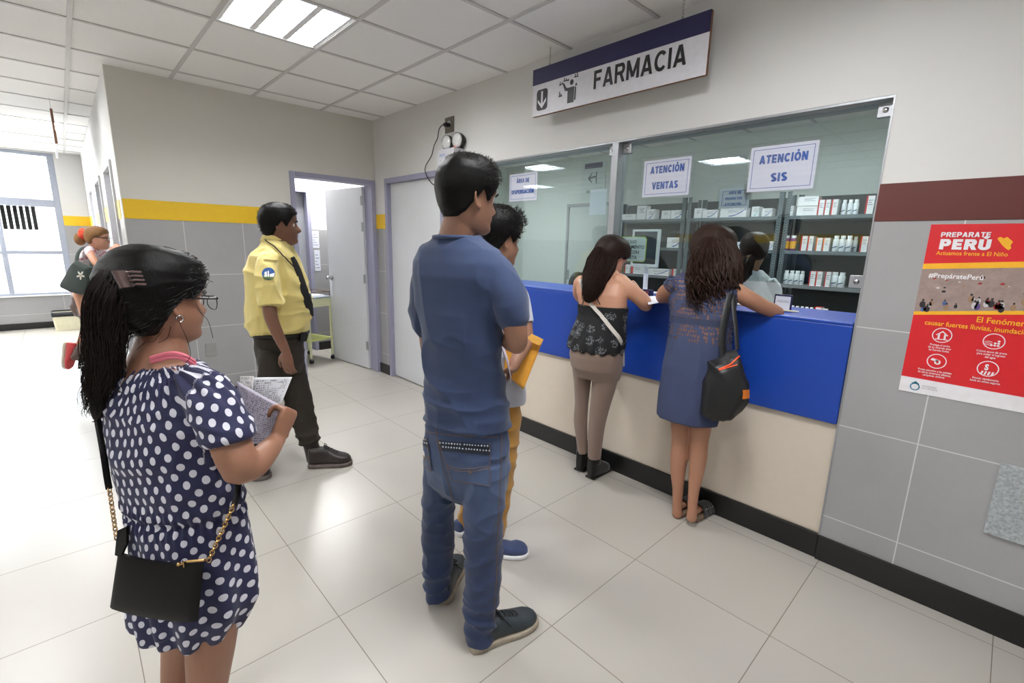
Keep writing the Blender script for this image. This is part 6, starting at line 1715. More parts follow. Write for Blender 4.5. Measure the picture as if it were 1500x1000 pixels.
# pictogram of a person reaching to shelves
px0 = ps(818, 140)[0]; pz = sz0+.03; m = MB()
def Q(pts): quadP(m, [(px0+x, pz+z) for x, z in pts], YS_, .0012)
cxh, czh = .105, .115; Q([(cxh+.014*math.cos(q), czh+.016*math.sin(q)) for q in [2*PI*k/14 for k in range(14)]])
Q([(.075, .0), (.075, .088), (.125, .088), (.125, .0)]); Q([(.034, .118), (.044, .122), (.062, .092), (.08, .088), (.08, .070), (.052, .076)])
Q([(.13, .01), (.13, .088), (.140, .080), (.140, .01)])
for x, z, hh in ((.012, .115, .02), (.030, .117, .014), (.045, .13, .022), (.06, .13, .015), (.075, .128, .012), (.01, .05, .03), (.022, .05, .016), (.13, .135, .02), (.146, .135, .028), (.14, .09, .015)):
    Q([(x-.003, z), (x-.003, z+hh), (x+.003, z+hh), (x+.003, z)]); Q([(x-.008, z), (x-.008, z+.006), (x+.008, z+.006), (x+.008, z)])
m.build('pictogram', ink, sg)
for px_, py_ in ((806, 80), (1001, 14)):
    p = on(px_, py_, 1, YS_+.01); c = MB(); z = sz1; k = 0
    while z < H:
        d_ = Vector((1, 0, 0)) if k % 2 else Vector((0, 1, 0)); c0 = Vector((p.x, YS_+.01, z+.009))
        c.tube([c0+UP*(.009*math.cos(q))+d_*(.0045*math.sin(q)) for q in [2*PI*i/10 for i in range(11)]], .0011, 5, cap=False); z += .014; k += 1
    c.tube([Vector((p.x, YS_+.01, sz1+.004))+XW_*.008*math.cos(q)+UP*.008*math.sin(q) for q in [2*PI*i/12 for i in range(13)]], .0018, 5, cap=False)
    c.build('chain', M_steel, sg, smooth=True)
# ---- corridor sign seen edge-on
cs_ = empty('hanging_sign', (-2.0, -2.433, 2.30), 0, 'thin white board sign hanging over the corridor, seen from its edge', 'sign')
MB().box(-2.6, -1.4, -2.442, -2.424, 2.28, 2.58).build('sign_board', signw, cs_); MB().box(-1.4, -1.398, -2.442, -2.424, 2.28, 2.58).build('board_edge', _M['brown_fibreboard'], cs_)
m = MB(); m.cyl((-1.5, -2.433, 2.58), (-1.5, -2.433, H), .002, 6).cyl((-2.5, -2.433, 2.58), (-2.5, -2.433, H), .002, 6); m.build('chain', M_steel, cs_)
# ---- emergency light, socket, cord
ex1 = 1.559; fy = on(665, 216, 0, ex1).y; fy = max(-.16, min(-.06, fy)); ex0 = on(640, 217, 1, fy).x; ez1 = on(665, 215, 1, fy).z; ez0 = ez1-.20
em = empty('emergency_light', ((ex0+ex1)/2, 0, ez0), 0, 'white twin-lamp emergency light box on the wall above the closed door', 'emergency light')
MB().box(ex0, ex1, fy, -.001, ez0, ez1).build('housing', pm('white_plastic', (206, 206, 212), .4), em, bevel=.005)
text('SECURITY', ((ex0*.55+ex1*.45)-.07, fy, ez1-.055), XW_, UP, .018, pm('blue_print', (40, 110, 190), .5), em, bold=.01, ext=.001)
pm('red_led', (255, 60, 40), .4, emit=3.0)
MB().ball((ex1-.02, fy+.02, ez1+.002), .005, 8).build('indicator', _M['red_led'], em, smooth=True)
lens = pm('ribbed_lens', (226, 228, 228), .12, .2, var=.12, vscale=60, coat=.8)
for lx in (ex0+.07, ex0+.22):
    c0 = Vector((lx, fy+.055, ez1+.062)); ax = Vector((.10, -1, -.06)).normalized()
    hd = MB(); hd.lathe(c0-ax*.02, [(.012, -.045), (.04, -.035), (.056, -.005), (.060, .02), (.060, .028), (.056, .03)], 28, ax)
    h_ = hd.build('lamp_head', pm('black_lamp_shell', (24, 24, 26), .35), em, smooth=True)
    l = MB(); l.lathe(c0-ax*.02, [(.0555, .024), (.052, .036), (.036, .044), (.014, .047), (.001, .048)], 28, ax); l.build('lens', lens, h_, smooth=True)
    k = MB(); k.lathe(c0-ax*.02, [(.058, .028), (.0605, .031), (.058, .034), (.055, .031), (.058, .028)], 28, ax); k.build('rim', M_steel, h_, smooth=True)
    b = MB(); b.tube([c0-ax*.04+Vector((0, 0, 0)), c0-ax*.04-Vector((0, 0, .06))], .006, 8); b.tube([c0+Vector((-.03, .03, -.058)), c0+Vector((-.03, .03, -.045)), c0+Vector((.03, .03, -.045)), c0+Vector((.03, .03, -.058))], .003, 6); b.build('bracket', ink, em, smooth=True)
op = on(659, 183, 1, 0)
so = empty('wall_socket', (op.x, 0, op.z-.055), 0, 'steel wall socket high above the emergency light, plug in it', 'socket')
MB().box(op.x-.062, op.x+.062, -.008, -.0005, op.z-.062, op.z+.062).build('plate', pm('brushed_bronze', (128, 122, 112), .35, .7), so, bevel=.002)
m = MB(); m.lathe((op.x, -.008, op.z), [(.034, 0), (.034, .004), (.028, .005)], 24, (0, -1, 0)); m.build('socket_insert', M_steel, so, smooth=True)
pc = empty('power_cord', (op.x-.05, -.02, op.z-.3), 0, 'black power cord looping from the wall socket to the emergency light', 'cord')
m = MB(); m.box(op.x-.035, op.x+.005, -.045, -.012, op.z-.014, op.z+.014); m.build('plug', ink, pc, bevel=.004)
P = [Vector((op.x-.03, -.03, op.z))]+[on(x, y, 1, -.03) for x, y in ((648, 183), (643, 190), (641, 202), (636, 213), (632, 228), (624, 242), (623, 252), (629, 264), (638, 271))]+[Vector((ex0+.03, -.02, ez0-.02)), Vector((ex0+.05, -.03, ez0+.01))]
m = MB(); m.tube(catmull(P, 5), .0042, 8); m.build('cord', ink, pc, smooth=True)
# ---- printed notices taped in sleeves on the glass
blue_t = pm('blue_letters', (52, 92, 172), .5); sleeve = glass_mat('plastic_sleeve', (.97, .97, .98), 1.1); pw = pm('white_notice_paper', (222, 225, 236), .6, var=.01)
def notice(corn, lines, label, yy=.0465, sleeve_=True, cat='notice', grp=None, size=None, border=True, mat=None):
    A = [on(x, y, 1, yy) for x, y in corn]    # TL TR BR BL
    x0 = (A[0].x+A[3].x)/2; x1 = (A[1].x+A[2].x)/2; z1 = (A[0].z+A[1].z)/2; z0 = (A[3].z+A[2].z)/2
    r = empty('notice', ((x0+x1)/2, yy, z0), 0, label, cat, grp)
    mb = MB(); quadP(mb, [(x0, z0), (x0, z1), (x1, z1), (x1, z0)], yy, .0006); p = mb.build('sheet', mat or pw, r)
    w_, h_ = x1-x0, z1-z0
    if border:
        b = MB(); t = .0025; i_ = .014
        for q in ((x0+i_, x1-i_, z0+i_, z0+i_+t), (x0+i_, x1-i_, z1-i_-t, z1-i_), (x0+i_, x0+i_+t, z0+i_, z1-i_), (x1-i_-t, x1-i_, z0+i_, z1-i_)): quadP(b, [(q[0], q[2]), (q[0], q[3]), (q[1], q[3]), (q[1], q[2])], yy-.0006, .0004)
        b.build('printed_border', blue_t, p)
    for s_, u, v, hh, wd, m_ in lines:
        bold_text(s_, (x0+w_*u, yy, z0+h_*v), h_*hh, w_*wd, m_, p, w=.24, ext=.0008)
    if sleeve_:
        s = MB(); e = .012; s.box(x0-e, x1+e, yy-.0032, yy-.0022, z0-e, z1+e*1.4); s.build('plastic_sleeve', sleeve, r)
    return r
notice([(747, 255), (787, 252), (786, 293), (746, 295)], [('ÁREA DE', .27, .66, .15, .46, blue_t), ('DISPENSACIÓN', .09, .26, .15, .82, blue_t)], 'white notice reading AREA DE DISPENSACION on the left glass pane')
notice([(943, 235), (1012, 230), (1010, 284), (942, 290)], [('ATENCIÓN', .15, .63, .20, .72, blue_t), ('VENTAS', .21, .20, .20, .56, blue_t)], 'white notice reading ATENCION VENTAS on the right glass pane, above the sunglasses woman')
notice([(1099, 216), (1199, 206), (1193, 276), (1096, 281)], [('ATENCIÓN', .15, .61, .19, .72, blue_t), ('SIS', .36, .20, .19, .25, blue_t)], 'large white notice reading ATENCION SIS on the right glass pane')
notice([(1055, 276), (1099, 274), (1097, 304), (1053, 306)], [('ÁREA DE', .30, .70, .13, .42, blue_t), ('PRODUCTOS', .2, .42, .13, .58, blue_t), ('ATE/NUTRI', .2, .14, .13, .55, blue_t)], 'small notice reading AREA DE PRODUCTOS behind the right glass pane', yy=.075)
notice([(866, 278), (890, 276), (887, 313), (862, 316)], [], 'blank white sheet stuck to the left glass pane beside the aluminium post', yy=.066, sleeve_=False, border=False)
# rounded prescription sign with a lime border
A = [on(x, y, 1, .075) for x, y in ((904, 346), (948, 347), (947, 385), (903, 381))]; x0 = A[0].x; x1 = A[1].x; z1 = (A[0].z+A[1].z)/2; z0 = (A[2].z+A[3].z)/2
rs = empty('notice', ((x0+x1)/2, .075, z0), 0, 'rounded lime-edged sign reading TODO MEDICAMENTO SALE CON RECETA inside the window', 'notice')
def rr(x0, x1, z0, z1, r): return list(reversed([(cx+r*math.cos(math.radians(q0+k*18)), cz+r*math.sin(math.radians(q0+k*18))) for cx, cz, q0 in ((x1-r, z1-r, 0), (x0+r, z1-r, 90), (x0+r, z0+r, 180), (x1-r, z0+r, 270)) for k in range(6)]))
m = MB(); quadP(m, rr(x0, x1, z0, z1, .02), .075, .002); bo = m.build('sign_board', pm('lime_border', (176, 206, 60), .5), rs)
m = MB(); quadP(m, rr(x0+.004, x1-.004, z0+.004, z1-.004, .017), .073, .0008); m.build('sign_face', pm('pale_grey_print', (205, 214, 216), .5), bo)
for s_, u, v, wd in (('TODO', .32, .74, .36), ('MEDICAMENTO', .06, .53, .88), ('SALE CON', .2, .32, .58), ('RECETA', .26, .11, .46)):
    text(s_, (x0+(x1-x0)*u, .072, z0+(z1-z0)*v), XW_, UP, (z1-z0)*.13, ink, bo, width=(x1-x0)*wd, bold=.02, ext=.0006)
# ---- poster on the right wall
def pp(px, py, y=-.003): p = on(px, py, 1, y); return p.x, p.z
px0, px1, pz0, pz1 = 4.572, 5.50, .905, 1.585
po = empty('poster', (5.03, -.002, pz0), 0, 'red poster reading PREPARATE PERU with white icons, taped to the grey tiles', 'poster')
red = pm('poster_red', (206, 28, 38), .4, var=.02, coat=.2); wht = pm('poster_white', (228, 226, 230), .5); yel = pm('poster_yellow', (236, 176, 34), .5)
MB().box(px0, px1, -.0026, -.0006, pz0, pz1).build('poster_sheet', red, po)
def layer(nm, pts, mat, t=.0004, y=-.0026): m = MB(); quadP(m, pts, y, t); return m.build(nm, mat, po)
layer('white_footer', [(px0, pz0), (px0, .968), (px1, .955), (px1, pz0)], wht)
layer('yellow_line', [(px0, 1.411), (px0, 1.432), (px1, 1.50), (px1, 1.476)], yel, .0007)
layer('yellow_line', [(px0, 1.226), (px0, 1.240), (4.87, 1.277), (px1, 1.315), (px1, 1.300), (4.87, 1.263)], yel, .0007)
mm, nt, bb = new_mat('printed_mudflow_photo'); Pn, x_, y_, z_ = objco(nt)
n1 = noise_tex(nt, Pn, 22, 6, .7); n2 = noise_tex(nt, Pn, 70, 5, .7)
c1 = mixc(nt, n1, lin((112, 92, 86)), lin((196, 172, 160))); c1 = mixc(nt, mth(nt, 'MULTIPLY', n2, .6), c1, lin((120, 108, 112)))
nt.links.new(c1, bb.inputs['Base Color']); bb.inputs['Roughness'].default_value = .45
ph = layer('printed_photo', [(px0, 1.238), (px0, 1.411), (px1, 1.476), (px1, 1.314), (4.87, 1.276)], mm, .0005)
rg = random.Random(12); crowd = MB()
cm = [pm('crowd_%s' % n, c_, .6) for n, c_ in (('purple', (92, 72, 132)), ('white', (196, 192, 196)), ('dark', (40, 34, 40)), ('blue', (70, 96, 150)), ('red', (150, 44, 44)), ('tan', (150, 120, 92)))]
for k in range(90):
    x = px0+.02+rg.random()*(px1-px0-.04); z = 1.246+(x-px0)*.12+rg.random()**1.5*.045; s_ = .006+rg.random()*.006
    crowd.mi = rg.randrange(6); quadP(crowd, [(x+s_*.8*math.cos(q), z+s_*1.2*math.sin(q)) for q in [2*PI*i/8 for i in range(8)]], -.0032, .0003)
    crowd.mi = 2; quadP(crowd, [(x+s_*.35*math.cos(q), z+s_*1.5+s_*.4*math.sin(q)) for q in [2*PI*i/7 for i in range(7)]], -.0034, .0003)
for k in range(45):
    x = px0+.02+rg.random()*(px1-px0-.04); z = 1.31+(x-px0)*.07+rg.random()*.08; s_ = .002+rg.random()*.004; crowd.mi = rg.choice([1, 2, 4, 5])
    quadP(crowd, [(x+s_*1.4*math.cos(q), z+s_*math.sin(q)) for q in [2*PI*i/6 for i in range(6)]], -.0032, .0003)
tag(crowd.build('printed_crowd', cm, ph), kind='stuff')
def pbold(s_, a, b, hpx, mat, w):
    (xa, za), (xb, zb) = pp(*a), pp(*b); bold_text(s_, (xa, -.0030, za), pp(a[0], a[1]-hpx)[1]-za, xb-xa, mat, po, w=w, ext=.0004)
def ptxt(s_, a, b, hpx, mat, bold=.01):
    (xa, za), (xb, zb) = pp(*a), pp(*b); d_ = Vector((xb-xa, 0, 0))
    h_ = pp(a[0], a[1]-hpx)[1]-za
    text(s_, (xa, -.0034, za), XW_, UP, h_, mat, po, width=xb-xa, bold=bold, ext=.0006)
pbold('PREPARATE', (1378, 347), (1451, 347), 7, wht, .2); pbold('PERÚ', (1375, 365), (1450, 365), 15, wht, .26)
ptxt('Actuamos frente a El Niño', (1371, 373), (1476, 375), 6, yel)
ptxt('#PrepáratePerú', (1360, 406), (1441, 407), 7, wht, .02)
text('El Fenómeno El Niño puede', (pp(1429, 472)[0], -.0034, 1.221), XW_, UP, .022, yel, po, bold=.015, sx=1.25, ext=.0006)
text('causar fuertes lluvias, inundaciones y huaicos', (pp(1354, 475)[0], -.0034, 1.192), XW_, UP, .019, yel, po, bold=.012, sx=1.18, ext=.0006)
mp_ = [(0, 22), (4, 25), (9, 22), (13, 25), (22, 16), (20, 9), (22, 4), (19, 0), (15, 3), (9, 9), (4, 16)]
(mx0, mz0) = pp(1457, 366); sc_ = .0019
layer('country_map', list(reversed([(mx0+x*sc_, mz0+y*sc_) for x, y in mp_])), yel, .0006)
def icon(cx, cy, lines, kind):
    x, z = pp(cx, cy); r = .030; m = MB()
    ring = [(x+r*math.cos(q), z+r*math.sin(q)) for q in [2*PI*k/28 for k in range(29)]]; rin = [(x+r*.9*math.cos(q), z+r*.9*math.sin(q)) for q in [2*PI*k/28 for k in range(29)]]
    for k in range(28): quadP(m, [ring[k], rin[k], rin[k+1], ring[k+1]], -.0026, .0005)
    def S(pts): quadP(m, [(x+a_*r, z+b_*r) for a_, b_ in pts], -.0027, .0005)
    if kind == 'house': S([(-.62, 0), (0, .6), (.62, 0), (.5, -.05), (0, .42), (-.5, -.05)]); S([(-.4, -.5), (-.4, .02), (-.2, .2), (-.2, -.5)]); S([(.2, -.5), (.2, .2), (.4, .02), (.4, -.5)]); S([(-.62, -.6), (-.62, -.5), (.62, -.5), (.62, -.6)])
    if kind == 'sacks':
        for i, j in ((0, 0), (1, 0), (2, 0), (1, 1), (2, 1), (2, 2)): S([(-.15+i*.3+.13*math.cos(q), -.5+j*.28+.12*math.sin(q)) for q in [2*PI*k/8 for k in range(8)]])
        for j in range(3): S([(-.8, -.1-j*.22), (-.5, .0-j*.22), (-.1, -.1-j*.22), (-.1, -.16-j*.22), (-.5, -.06-j*.22), (-.8, -.16-j*.22)])
    if kind == 'whistle': S([(.1+.33*math.cos(q), -.12+.33*math.sin(q)) for q in [2*PI*k/12 for k in range(12)]]); S([(-.65, .1), (-.5, .38), (.25, .2), (.1, -.1)])
    if kind == 'S':
        for j in range(4): S([(-.6+j*.32, -.8), (-.5+j*.32, -.35), (-.32+j*.32, -.35), (-.42+j*.32, -.8)])
    m.build('icon', wht, po)
    if kind == 'S': text('S', (x-.009, -.0032, z-.005), XW_, UP, .022, wht, po, bold=.05, ext=.0006)
    if kind == 'whistle': m = MB(); quadP(m, [(x+r*(.1+.14*math.cos(q)), z+r*(-.12+.14*math.sin(q))) for q in [2*PI*k/10 for k in range(10)]], -.0034, .0004); m.build('icon', red, po)
    for i, s_ in enumerate(lines): text(s_, (x, -.0034, z-r-.014-i*.0105), XW_, UP, .0078, wht, po, bold=.012, align='CENTER', sx=1.15, ext=.0006)
icon(1380, 491, ['Protege el techo', 'de tu vivienda ante', 'las fuertes lluvias'], 'house')
icon(1456, 500, ['Coloca sacos de arena', 'para evitar el ingreso', 'del agua'], 'sacks')
icon(1372, 529, ['Presta atención a las señales', 'de alerta temprana silbatos,', 'campanas, timbres'], 'whistle')
icon(1447, 540, ['Evacúa rápidamente', 'hacia las zonas seguras'], 'S')
for i, s_ in enumerate(['Almacena agua', 'en cantidad', 'suficiente']): text(s_, (5.10, -.0034, 1.02-i*.0105), XW_, UP, .0078, wht, po, bold=.012, align='CENTER', sx=1.15, ext=.0006)
m = MB(); x, z = pp(1340, 566)
for k in range(20):
    q, q2 = 2*PI*k/20, 2*PI*(k+1)/20; quadP(m, [(x+.016*math.cos(q), z+.016*math.sin(q)), (x+.012*math.cos(q), z+.012*math.sin(q)), (x+.012*math.cos(q2), z+.012*math.sin(q2)), (x+.016*math.cos(q2), z+.016*math.sin(q2))], -.003, .0004)
quadP(m, [(x-.014, z+.012), (x, z+.024), (x+.014, z+.012)], -.003, .0004); m.build('footer_emblem', pm('teal_print', (40, 120, 150), .5), po)
gt = pm('grey_print', (120, 124, 136), .6)
for i, s_ in enumerate(['MUNICIPALIDAD', 'DE LA PROVINCIA']): text(s_, (x+.022, -.0032, z+.006-i*.009), XW_, UP, .006, gt, po, ext=.0004)
# ---- wall plates
gran = pm('speckled_grey_plate', (158, 164, 166), .5, var=.35, vscale=120)
tag(MB().box(4.91, 5.21, -.012, -.0005, .405, .70).build('access_plate', gran, bevel=.002), 'speckled grey square plate on the tiled wall below the poster', 'wall plate')
p0, p1 = on(300, 504, 0, 0), on(318, 520, 0, 0)
tag(MB().box(.0005, .008, p0.y, p1.y, p1.z, p0.z).build('junction_plate', pm('grey_plastic_plate', (148, 148, 146), .5), bevel=.002), 'small grey cover plate on the tiles behind the polka-dot woman', 'wall plate')
# ---- back room: notices, trolley
def wallsheet(a, b, label, mat, name='notice', x=-1.4995):
    p, q = on(*a, 0, x), on(*b, 0, x); o = MB().box(x, x+.0015, min(p.y, q.y), max(p.y, q.y), min(p.z, q.z), max(p.z, q.z)).build(name, mat); tag(o, label, 'notice')
    bw, bz = max(p.y, q.y)-min(p.y, q.y), abs(p.z-q.z); 
    for i in range(5):
        c = MB().box(x+.0015, x+.002, min(p.y, q.y)+bw*.15, min(p.y, q.y)+bw*(.85-.2*(i % 3)), min(p.z, q.z)+bz*(.15+.15*i), min(p.z, q.z)+bz*(.19+.15*i)).build('print_line', pm('faint_grey_print', (150, 152, 170), .7), o)
wallsheet((453, 296), (462, 317), 'small paper notice high on the white wall seen through the open door', pm('white_notice_paper', (222, 225, 236), .6))
wallsheet((456, 338), (468, 363), 'framed sheet on the grey tiles seen through the open door, above another', _M['white_notice_paper'])
wallsheet((460, 366), (470, 397), 'narrow tall sheet on the grey tiles, lowest of those behind the open door', _M['white_notice_paper'])
tr_ = empty('trolley', (-.98, -.38, 0), 0, 'cream enamelled instrument trolley on castors just inside the open door', 'trolley')
crm = pm('cream_enamel', (216, 218, 178), .35); F0 = Vector((-.78, -.50, 0)); u1 = Vector((-.30, .90, 0)).normalized(); u2 = Vector((-u1.y, u1.x, 0))
TM = Matrix((u1, u2, UP)).transposed().to_4x4(); TM.translation = F0
LW, LD, LH = .34, .46, .80
for x in (.012, LW-.012):
    for y in (.012, LD-.012):
        lg_ = MB().box(x-.011, x+.011, y-.011, y+.011, .065, LH-.02, TM).build('leg', crm, tr_, bevel=.003)
        w = MB(); c = TM @ Vector((x, y, .028)); w.lathe(c-u2*.010, [(.010, 0), (.028, .002), (.028, .018), (.010, .020)], 18, u2); w.build('castor', pm('black_castor', (22, 22, 24), .5), lg_, smooth=True)
        MB().box(x-.009, x+.009, y-.012, y+.012, .045, .07, TM).build('castor_fork', M_steel, lg_)
MB().box(0, LW, 0, LD, LH-.02, LH, TM).build('top_tray', pm('steel_tray', (190, 198, 210), .3, .5), tr_, bevel=.002)
MB().box(.003, LW-.003, .003, LD-.003, LH-.12, LH-.021, TM).build('drawer', crm, tr_, bevel=.002)
MB().box(.0, LW, 0, LD, .27, .285, TM).build('lower_shelf', pm('yellow_green_enamel', (206, 212, 128), .35), tr_, bevel=.002)
m = MB(); R_ = [TM @ Vector(q) for q in ((.01, .01, LH+.055), (LW-.01, .01, LH+.055), (LW-.01, LD-.01, LH+.055), (.01, LD-.01, LH+.055), (.01, .01, LH+.055))]
m.tube(R_, .006, 8)
for q in R_[:4]: m.tube([q, q-UP*.055], .004, 6)
m.build('rail', pm('brown_rail', (98, 78, 66), .4), tr_, smooth=True)
tag(MB().box(.05, .29, .06, .36, LH+.0005, LH+.012, TM).build('clipboard', pm('white_stack', (224, 226, 232), .6)), 'stack of white papers on the cream trolley', 'papers')
# ---- bin under the corridor window
bx, by = -5.25, -2.60
bn = empty('waste_bin', (bx, by, 0), 0, 'cream rectangular waste bin with black liner against the far wall', 'bin')
def rc(w_, d_, z, r=.03): return [Vector((bx+sx_*(w_-r)+r*math.cos(math.radians(q0+k*22.5)), by+sy_*(d_-r)+r*math.sin(math.radians(q0+k*22.5)), z)) for sx_, sy_, q0 in ((1, 1, 0), (-1, 1, 90), (-1, -1, 180), (1, -1, 270)) for k in range(5)]
m = MB(); m.loft([rc(.10, .145, 0), rc(.115, .165, .27), rc(.105, .155, .27), rc(.092, .137, .01)]); m.build('bin_body', pm('cream_plastic', (222, 216, 186), .45), bn, smooth=True)
m = MB(); m.loft([rc(.118, .168, .215), rc(.122, .172, .285), rc(.113, .163, .292), rc(.10, .15, .20)], cap=False); me = m.mesh(); folds(me, .01, 12, 20, 3); put(me, 'bin_liner', pm('black_liner', (20, 20, 22), .4), bn)

# ================================================================== INSIDE THE PHARMACY
SY, SD = 2.38, .36            # shelf fronts and depth
gm = pm('grey_rack_steel', (104, 114, 118), .45, .3); holes = pm('dark_slot', (30, 34, 36), .8)
LV = [.45, .865, 1.165, 1.475, 1.785, 2.09]
racks = [(1.32, 2.315, 'left'), (2.345, 3.265, 'middle'), (3.295, 4.30, 'right')]
RL = {'left': 'left grey steel shelving rack behind the glass, next to the aluminium post', 'middle': 'middle grey steel shelving rack behind the glass', 'right': 'right grey steel shelving rack behind the glass, nearest the red band'}
for x0, x1, nm in racks:
    r = empty('shelving_rack', ((x0+x1)/2, SY+SD/2, 0), 0, RL[nm], 'shelving', 'steel racks of the pharmacy')
    for px_, sgx in ((x0, 1), (x1, -1)):
        for py_, sgy in ((SY, 1), (SY+SD, -1)):
            m = MB(); m.box(min(px_, px_+sgx*.038), max(px_, px_+sgx*.038), py_-.001 if sgy > 0 else py_-.002, py_+.002 if sgy > 0 else py_+.001, 0, 2.0)
            m.box(min(px_, px_+sgx*.003), max(px_, px_+sgx*.003), min(py_, py_+sgy*.038), max(py_, py_+sgy*.038), 0, 2.0)
            p = m.build('post', gm, r)
            if sgy > 0:
                h = MB()
                for k in range(46): z = .9+k*.024; h.box(px_+sgx*.014-.004, px_+sgx*.014+.004, py_-.0018, py_-.0009, z, z+.011); h.box(px_+sgx*.029-.003, px_+sgx*.029+.003, py_-.0018, py_-.0009, z+.008, z+.016)
                h.build('slots', holes, p)
    for z in LV[:-1]:
        m = MB(); m.box(x0+.003, x1-.003, SY+.003, SY+SD-.003, z-.003, z); m.box(x0+.003, x1-.003, SY+.0025, SY+.005, z-.032, z); m.box(x0+.003, x1-.003, SY+SD-.005, SY+SD-.003, z-.032, z)
        m.build('shelf', gm, r)
    m = MB(); m.box(x0+.04, x1-.04, SY+SD+.001, SY+SD+.003, .4, 1.98); m.build('back_panel', pm('dark_rack_back', (58, 64, 66), .6), r)
wb = pm('white_bottle_plastic', (222, 228, 232), .35); cap_m = pm('white_cap', (228, 232, 234), .4); dkl = pm('dark_swoosh', (44, 54, 96), .5)
carton = pm('white_carton', (220, 222, 224), .55)
def shelf_xz(pxl, pxr, z, yy): a = on(pxl, 400, 1, yy); b = on(pxr, 400, 1, yy); return a, b
def px_at(px, z, yy):
    """x on the plane y=yy at height z for picture column px"""
    lo, hi = 0.0, 5.0
    for _ in range(40):
        mid = (lo+hi)/2; v = Vector((mid, yy, z))-CAM
        u = 750+F_PX*v.dot(CR)/v.dot(_fw)
        if u < px: lo = mid
        else: hi = mid
    return (lo+hi)/2
def bottle(px0_, px1_, z, hh, label, grp, body=wb, lab=None, capm=cap_m, yy=SY+.07, lab2=None, src=[None]):
    x0, x1 = px_at(px0_, z+hh/2, yy), px_at(px1_, z+hh/2, yy); cx = (x0+x1)/2; r = (x1-x0)/2*1.04
    t = empty('bottle', (cx, yy, z), 0, label, 'bottle', grp)
    MB().lathe((cx, yy, z), [(r*.9, 0), (r, .004), (r, hh*.70), (r*.88, hh*.78), (r*.6, hh*.81), (r*.6, hh*.84)], 20).build('bottle_body', body, t, smooth=True)
    MB().lathe((cx, yy, z), [(r*.74, hh*.82), (r*.76, hh*.83), (r*.76, hh*.99), (r*.7, hh)], 20).build('cap', capm, t, smooth=True)
    if lab:
        MB().lathe((cx, yy, z), [(r*1.0, hh*.12), (r*1.015, hh*.12), (r*1.015, hh*.62), (r*1.0, hh*.62)], 20).build('label', lab, t, smooth=True)
    else:
        m = MB(); q0 = -PI/2-.9
        m.add([(cx+r*1.02*math.cos(q0+1.5*i/8), yy+r*1.02*math.sin(q0+1.5*i/8), z+hh*(.18+.10*i/8+s_)) for i in range(9) for s_ in (0, .07)], [(2*i, 2*i+1, 2*i+3, 2*i+2) for i in range(8)]); m.build('label', dkl, t)
def box(px0_, px1_, z, hh, label, grp, edge='red', yy=SY+.02, dep=.10, zoff=0, base=carton):
    x0, x1 = px_at(px0_, z+hh/2, yy), px_at(px1_, z+hh/2, yy); x1 = max(x1-.001, x0+.01)
    t = empty('medicine_box', ((x0+x1)/2, yy+dep/2, z+zoff), 0, label, 'box', grp); z += zoff
    MB().box(x0, x1, yy, yy+dep, z, z+hh).build('carton', base, t)
    col = {'red': (190, 40, 40), 'orange': (214, 110, 50), 'blue': (44, 70, 150), 'teal': (60, 170, 160), 'none': None}[edge]
    if col:
        mt = pm('print_'+edge, col, .5); m = MB()
        if edge in ('red', 'orange'): m.box(x0-.0004, x0+(x1-x0)*.2, yy-.0006, yy, z, z+hh); m.box(x0, x1, yy, yy+dep, z+hh, z+hh+.0006)
        else:
            w_ = x1-x0; pts = [(x0+w_*(.35+.63*i/8), z+hh*(.08+.75*(i/8)**2)) for i in range(9)]
            for i in range(8): quadP(m, [pts[i], (pts[i][0], pts[i][1]+hh*.10), (pts[i+1][0], pts[i+1][1]+hh*.10), pts[i+1]], yy, .0006)
        m.build('printed_stripe', mt, t)
    m = MB(); w_ = x1-x0
    for i in range(3): quadP(m, [(x0+w_*.3, z+hh*(.5+.12*i)), (x0+w_*.3, z+hh*(.54+.12*i)), (x0+w_*(.85-.15*(i % 2)), z+hh*(.54+.12*i)), (x0+w_*(.85-.15*(i % 2)), z+hh*(.5+.12*i))], yy, .0005)
    m.build('print', pm('grey_print', (120, 124, 136), .6), t)
Z1, Z2, Z3, Z4 = LV[4], LV[3], LV[2], LV[1]
R = 'of the right rack'
box(1155, 1162, Z1, .09, 'small red-edged box alone at the left end, top shelf '+R, None)
for k, zz in enumerate((0, .085)):
    box(1167, 1197, Z1, .08, ['wide white carton, lower of two stacked, top shelf ', 'wide white carton, upper of two stacked, top shelf '][k]+R, 'wide cartons on the top shelf', 'none', zoff=zz)
for a, b in ((1198, 1207), (1207.5, 1216), (1217.6, 1227)): box(a, b, Z1, .13, 'red-edged white box in the upright trio, top shelf '+R, 'red-edged trio on the top shelf')
for a, b in ((1233, 1240.5), (1241.6, 1249.5), (1250, 1258)): bottle(a, b, Z1, .125, 'white bottle in the row of three, top shelf '+R, 'three white bottles on the top shelf')
box(1268, 1280.5, Z1, .145, 'tall red-edged box at the right end, top shelf '+R, None)
pur = pm('purple_syrup', (130, 62, 120), .3); ylb = pm('yellow_label', (214, 160, 50), .5)
for a, b in ((1148, 1156.5), (1157.5, 1166.5)): bottle(a, b, Z2, .135, 'purple bottle with yellow label, second shelf '+R, 'purple syrup bottles', body=pur, lab=ylb)
for a, b in ((1173, 1182), (1183, 1191)): box(a, b, Z2, .13, 'red-edged white box in the left pair, second shelf '+R, 'left pair on the second shelf')
for a, b in ((1195, 1204), (1205, 1215)): box(a, b, Z2, .115, 'orange-edged white box in the pair mid-way, second shelf '+R, 'orange-edged pair on the second shelf', 'orange')
for a, b in ((1220, 1229), (1229.6, 1238.6), (1239.2, 1248.5)): bottle(a, b, Z2, .135, 'white bottle with dark swoosh, second shelf '+R, 'white bottles on the second shelf')
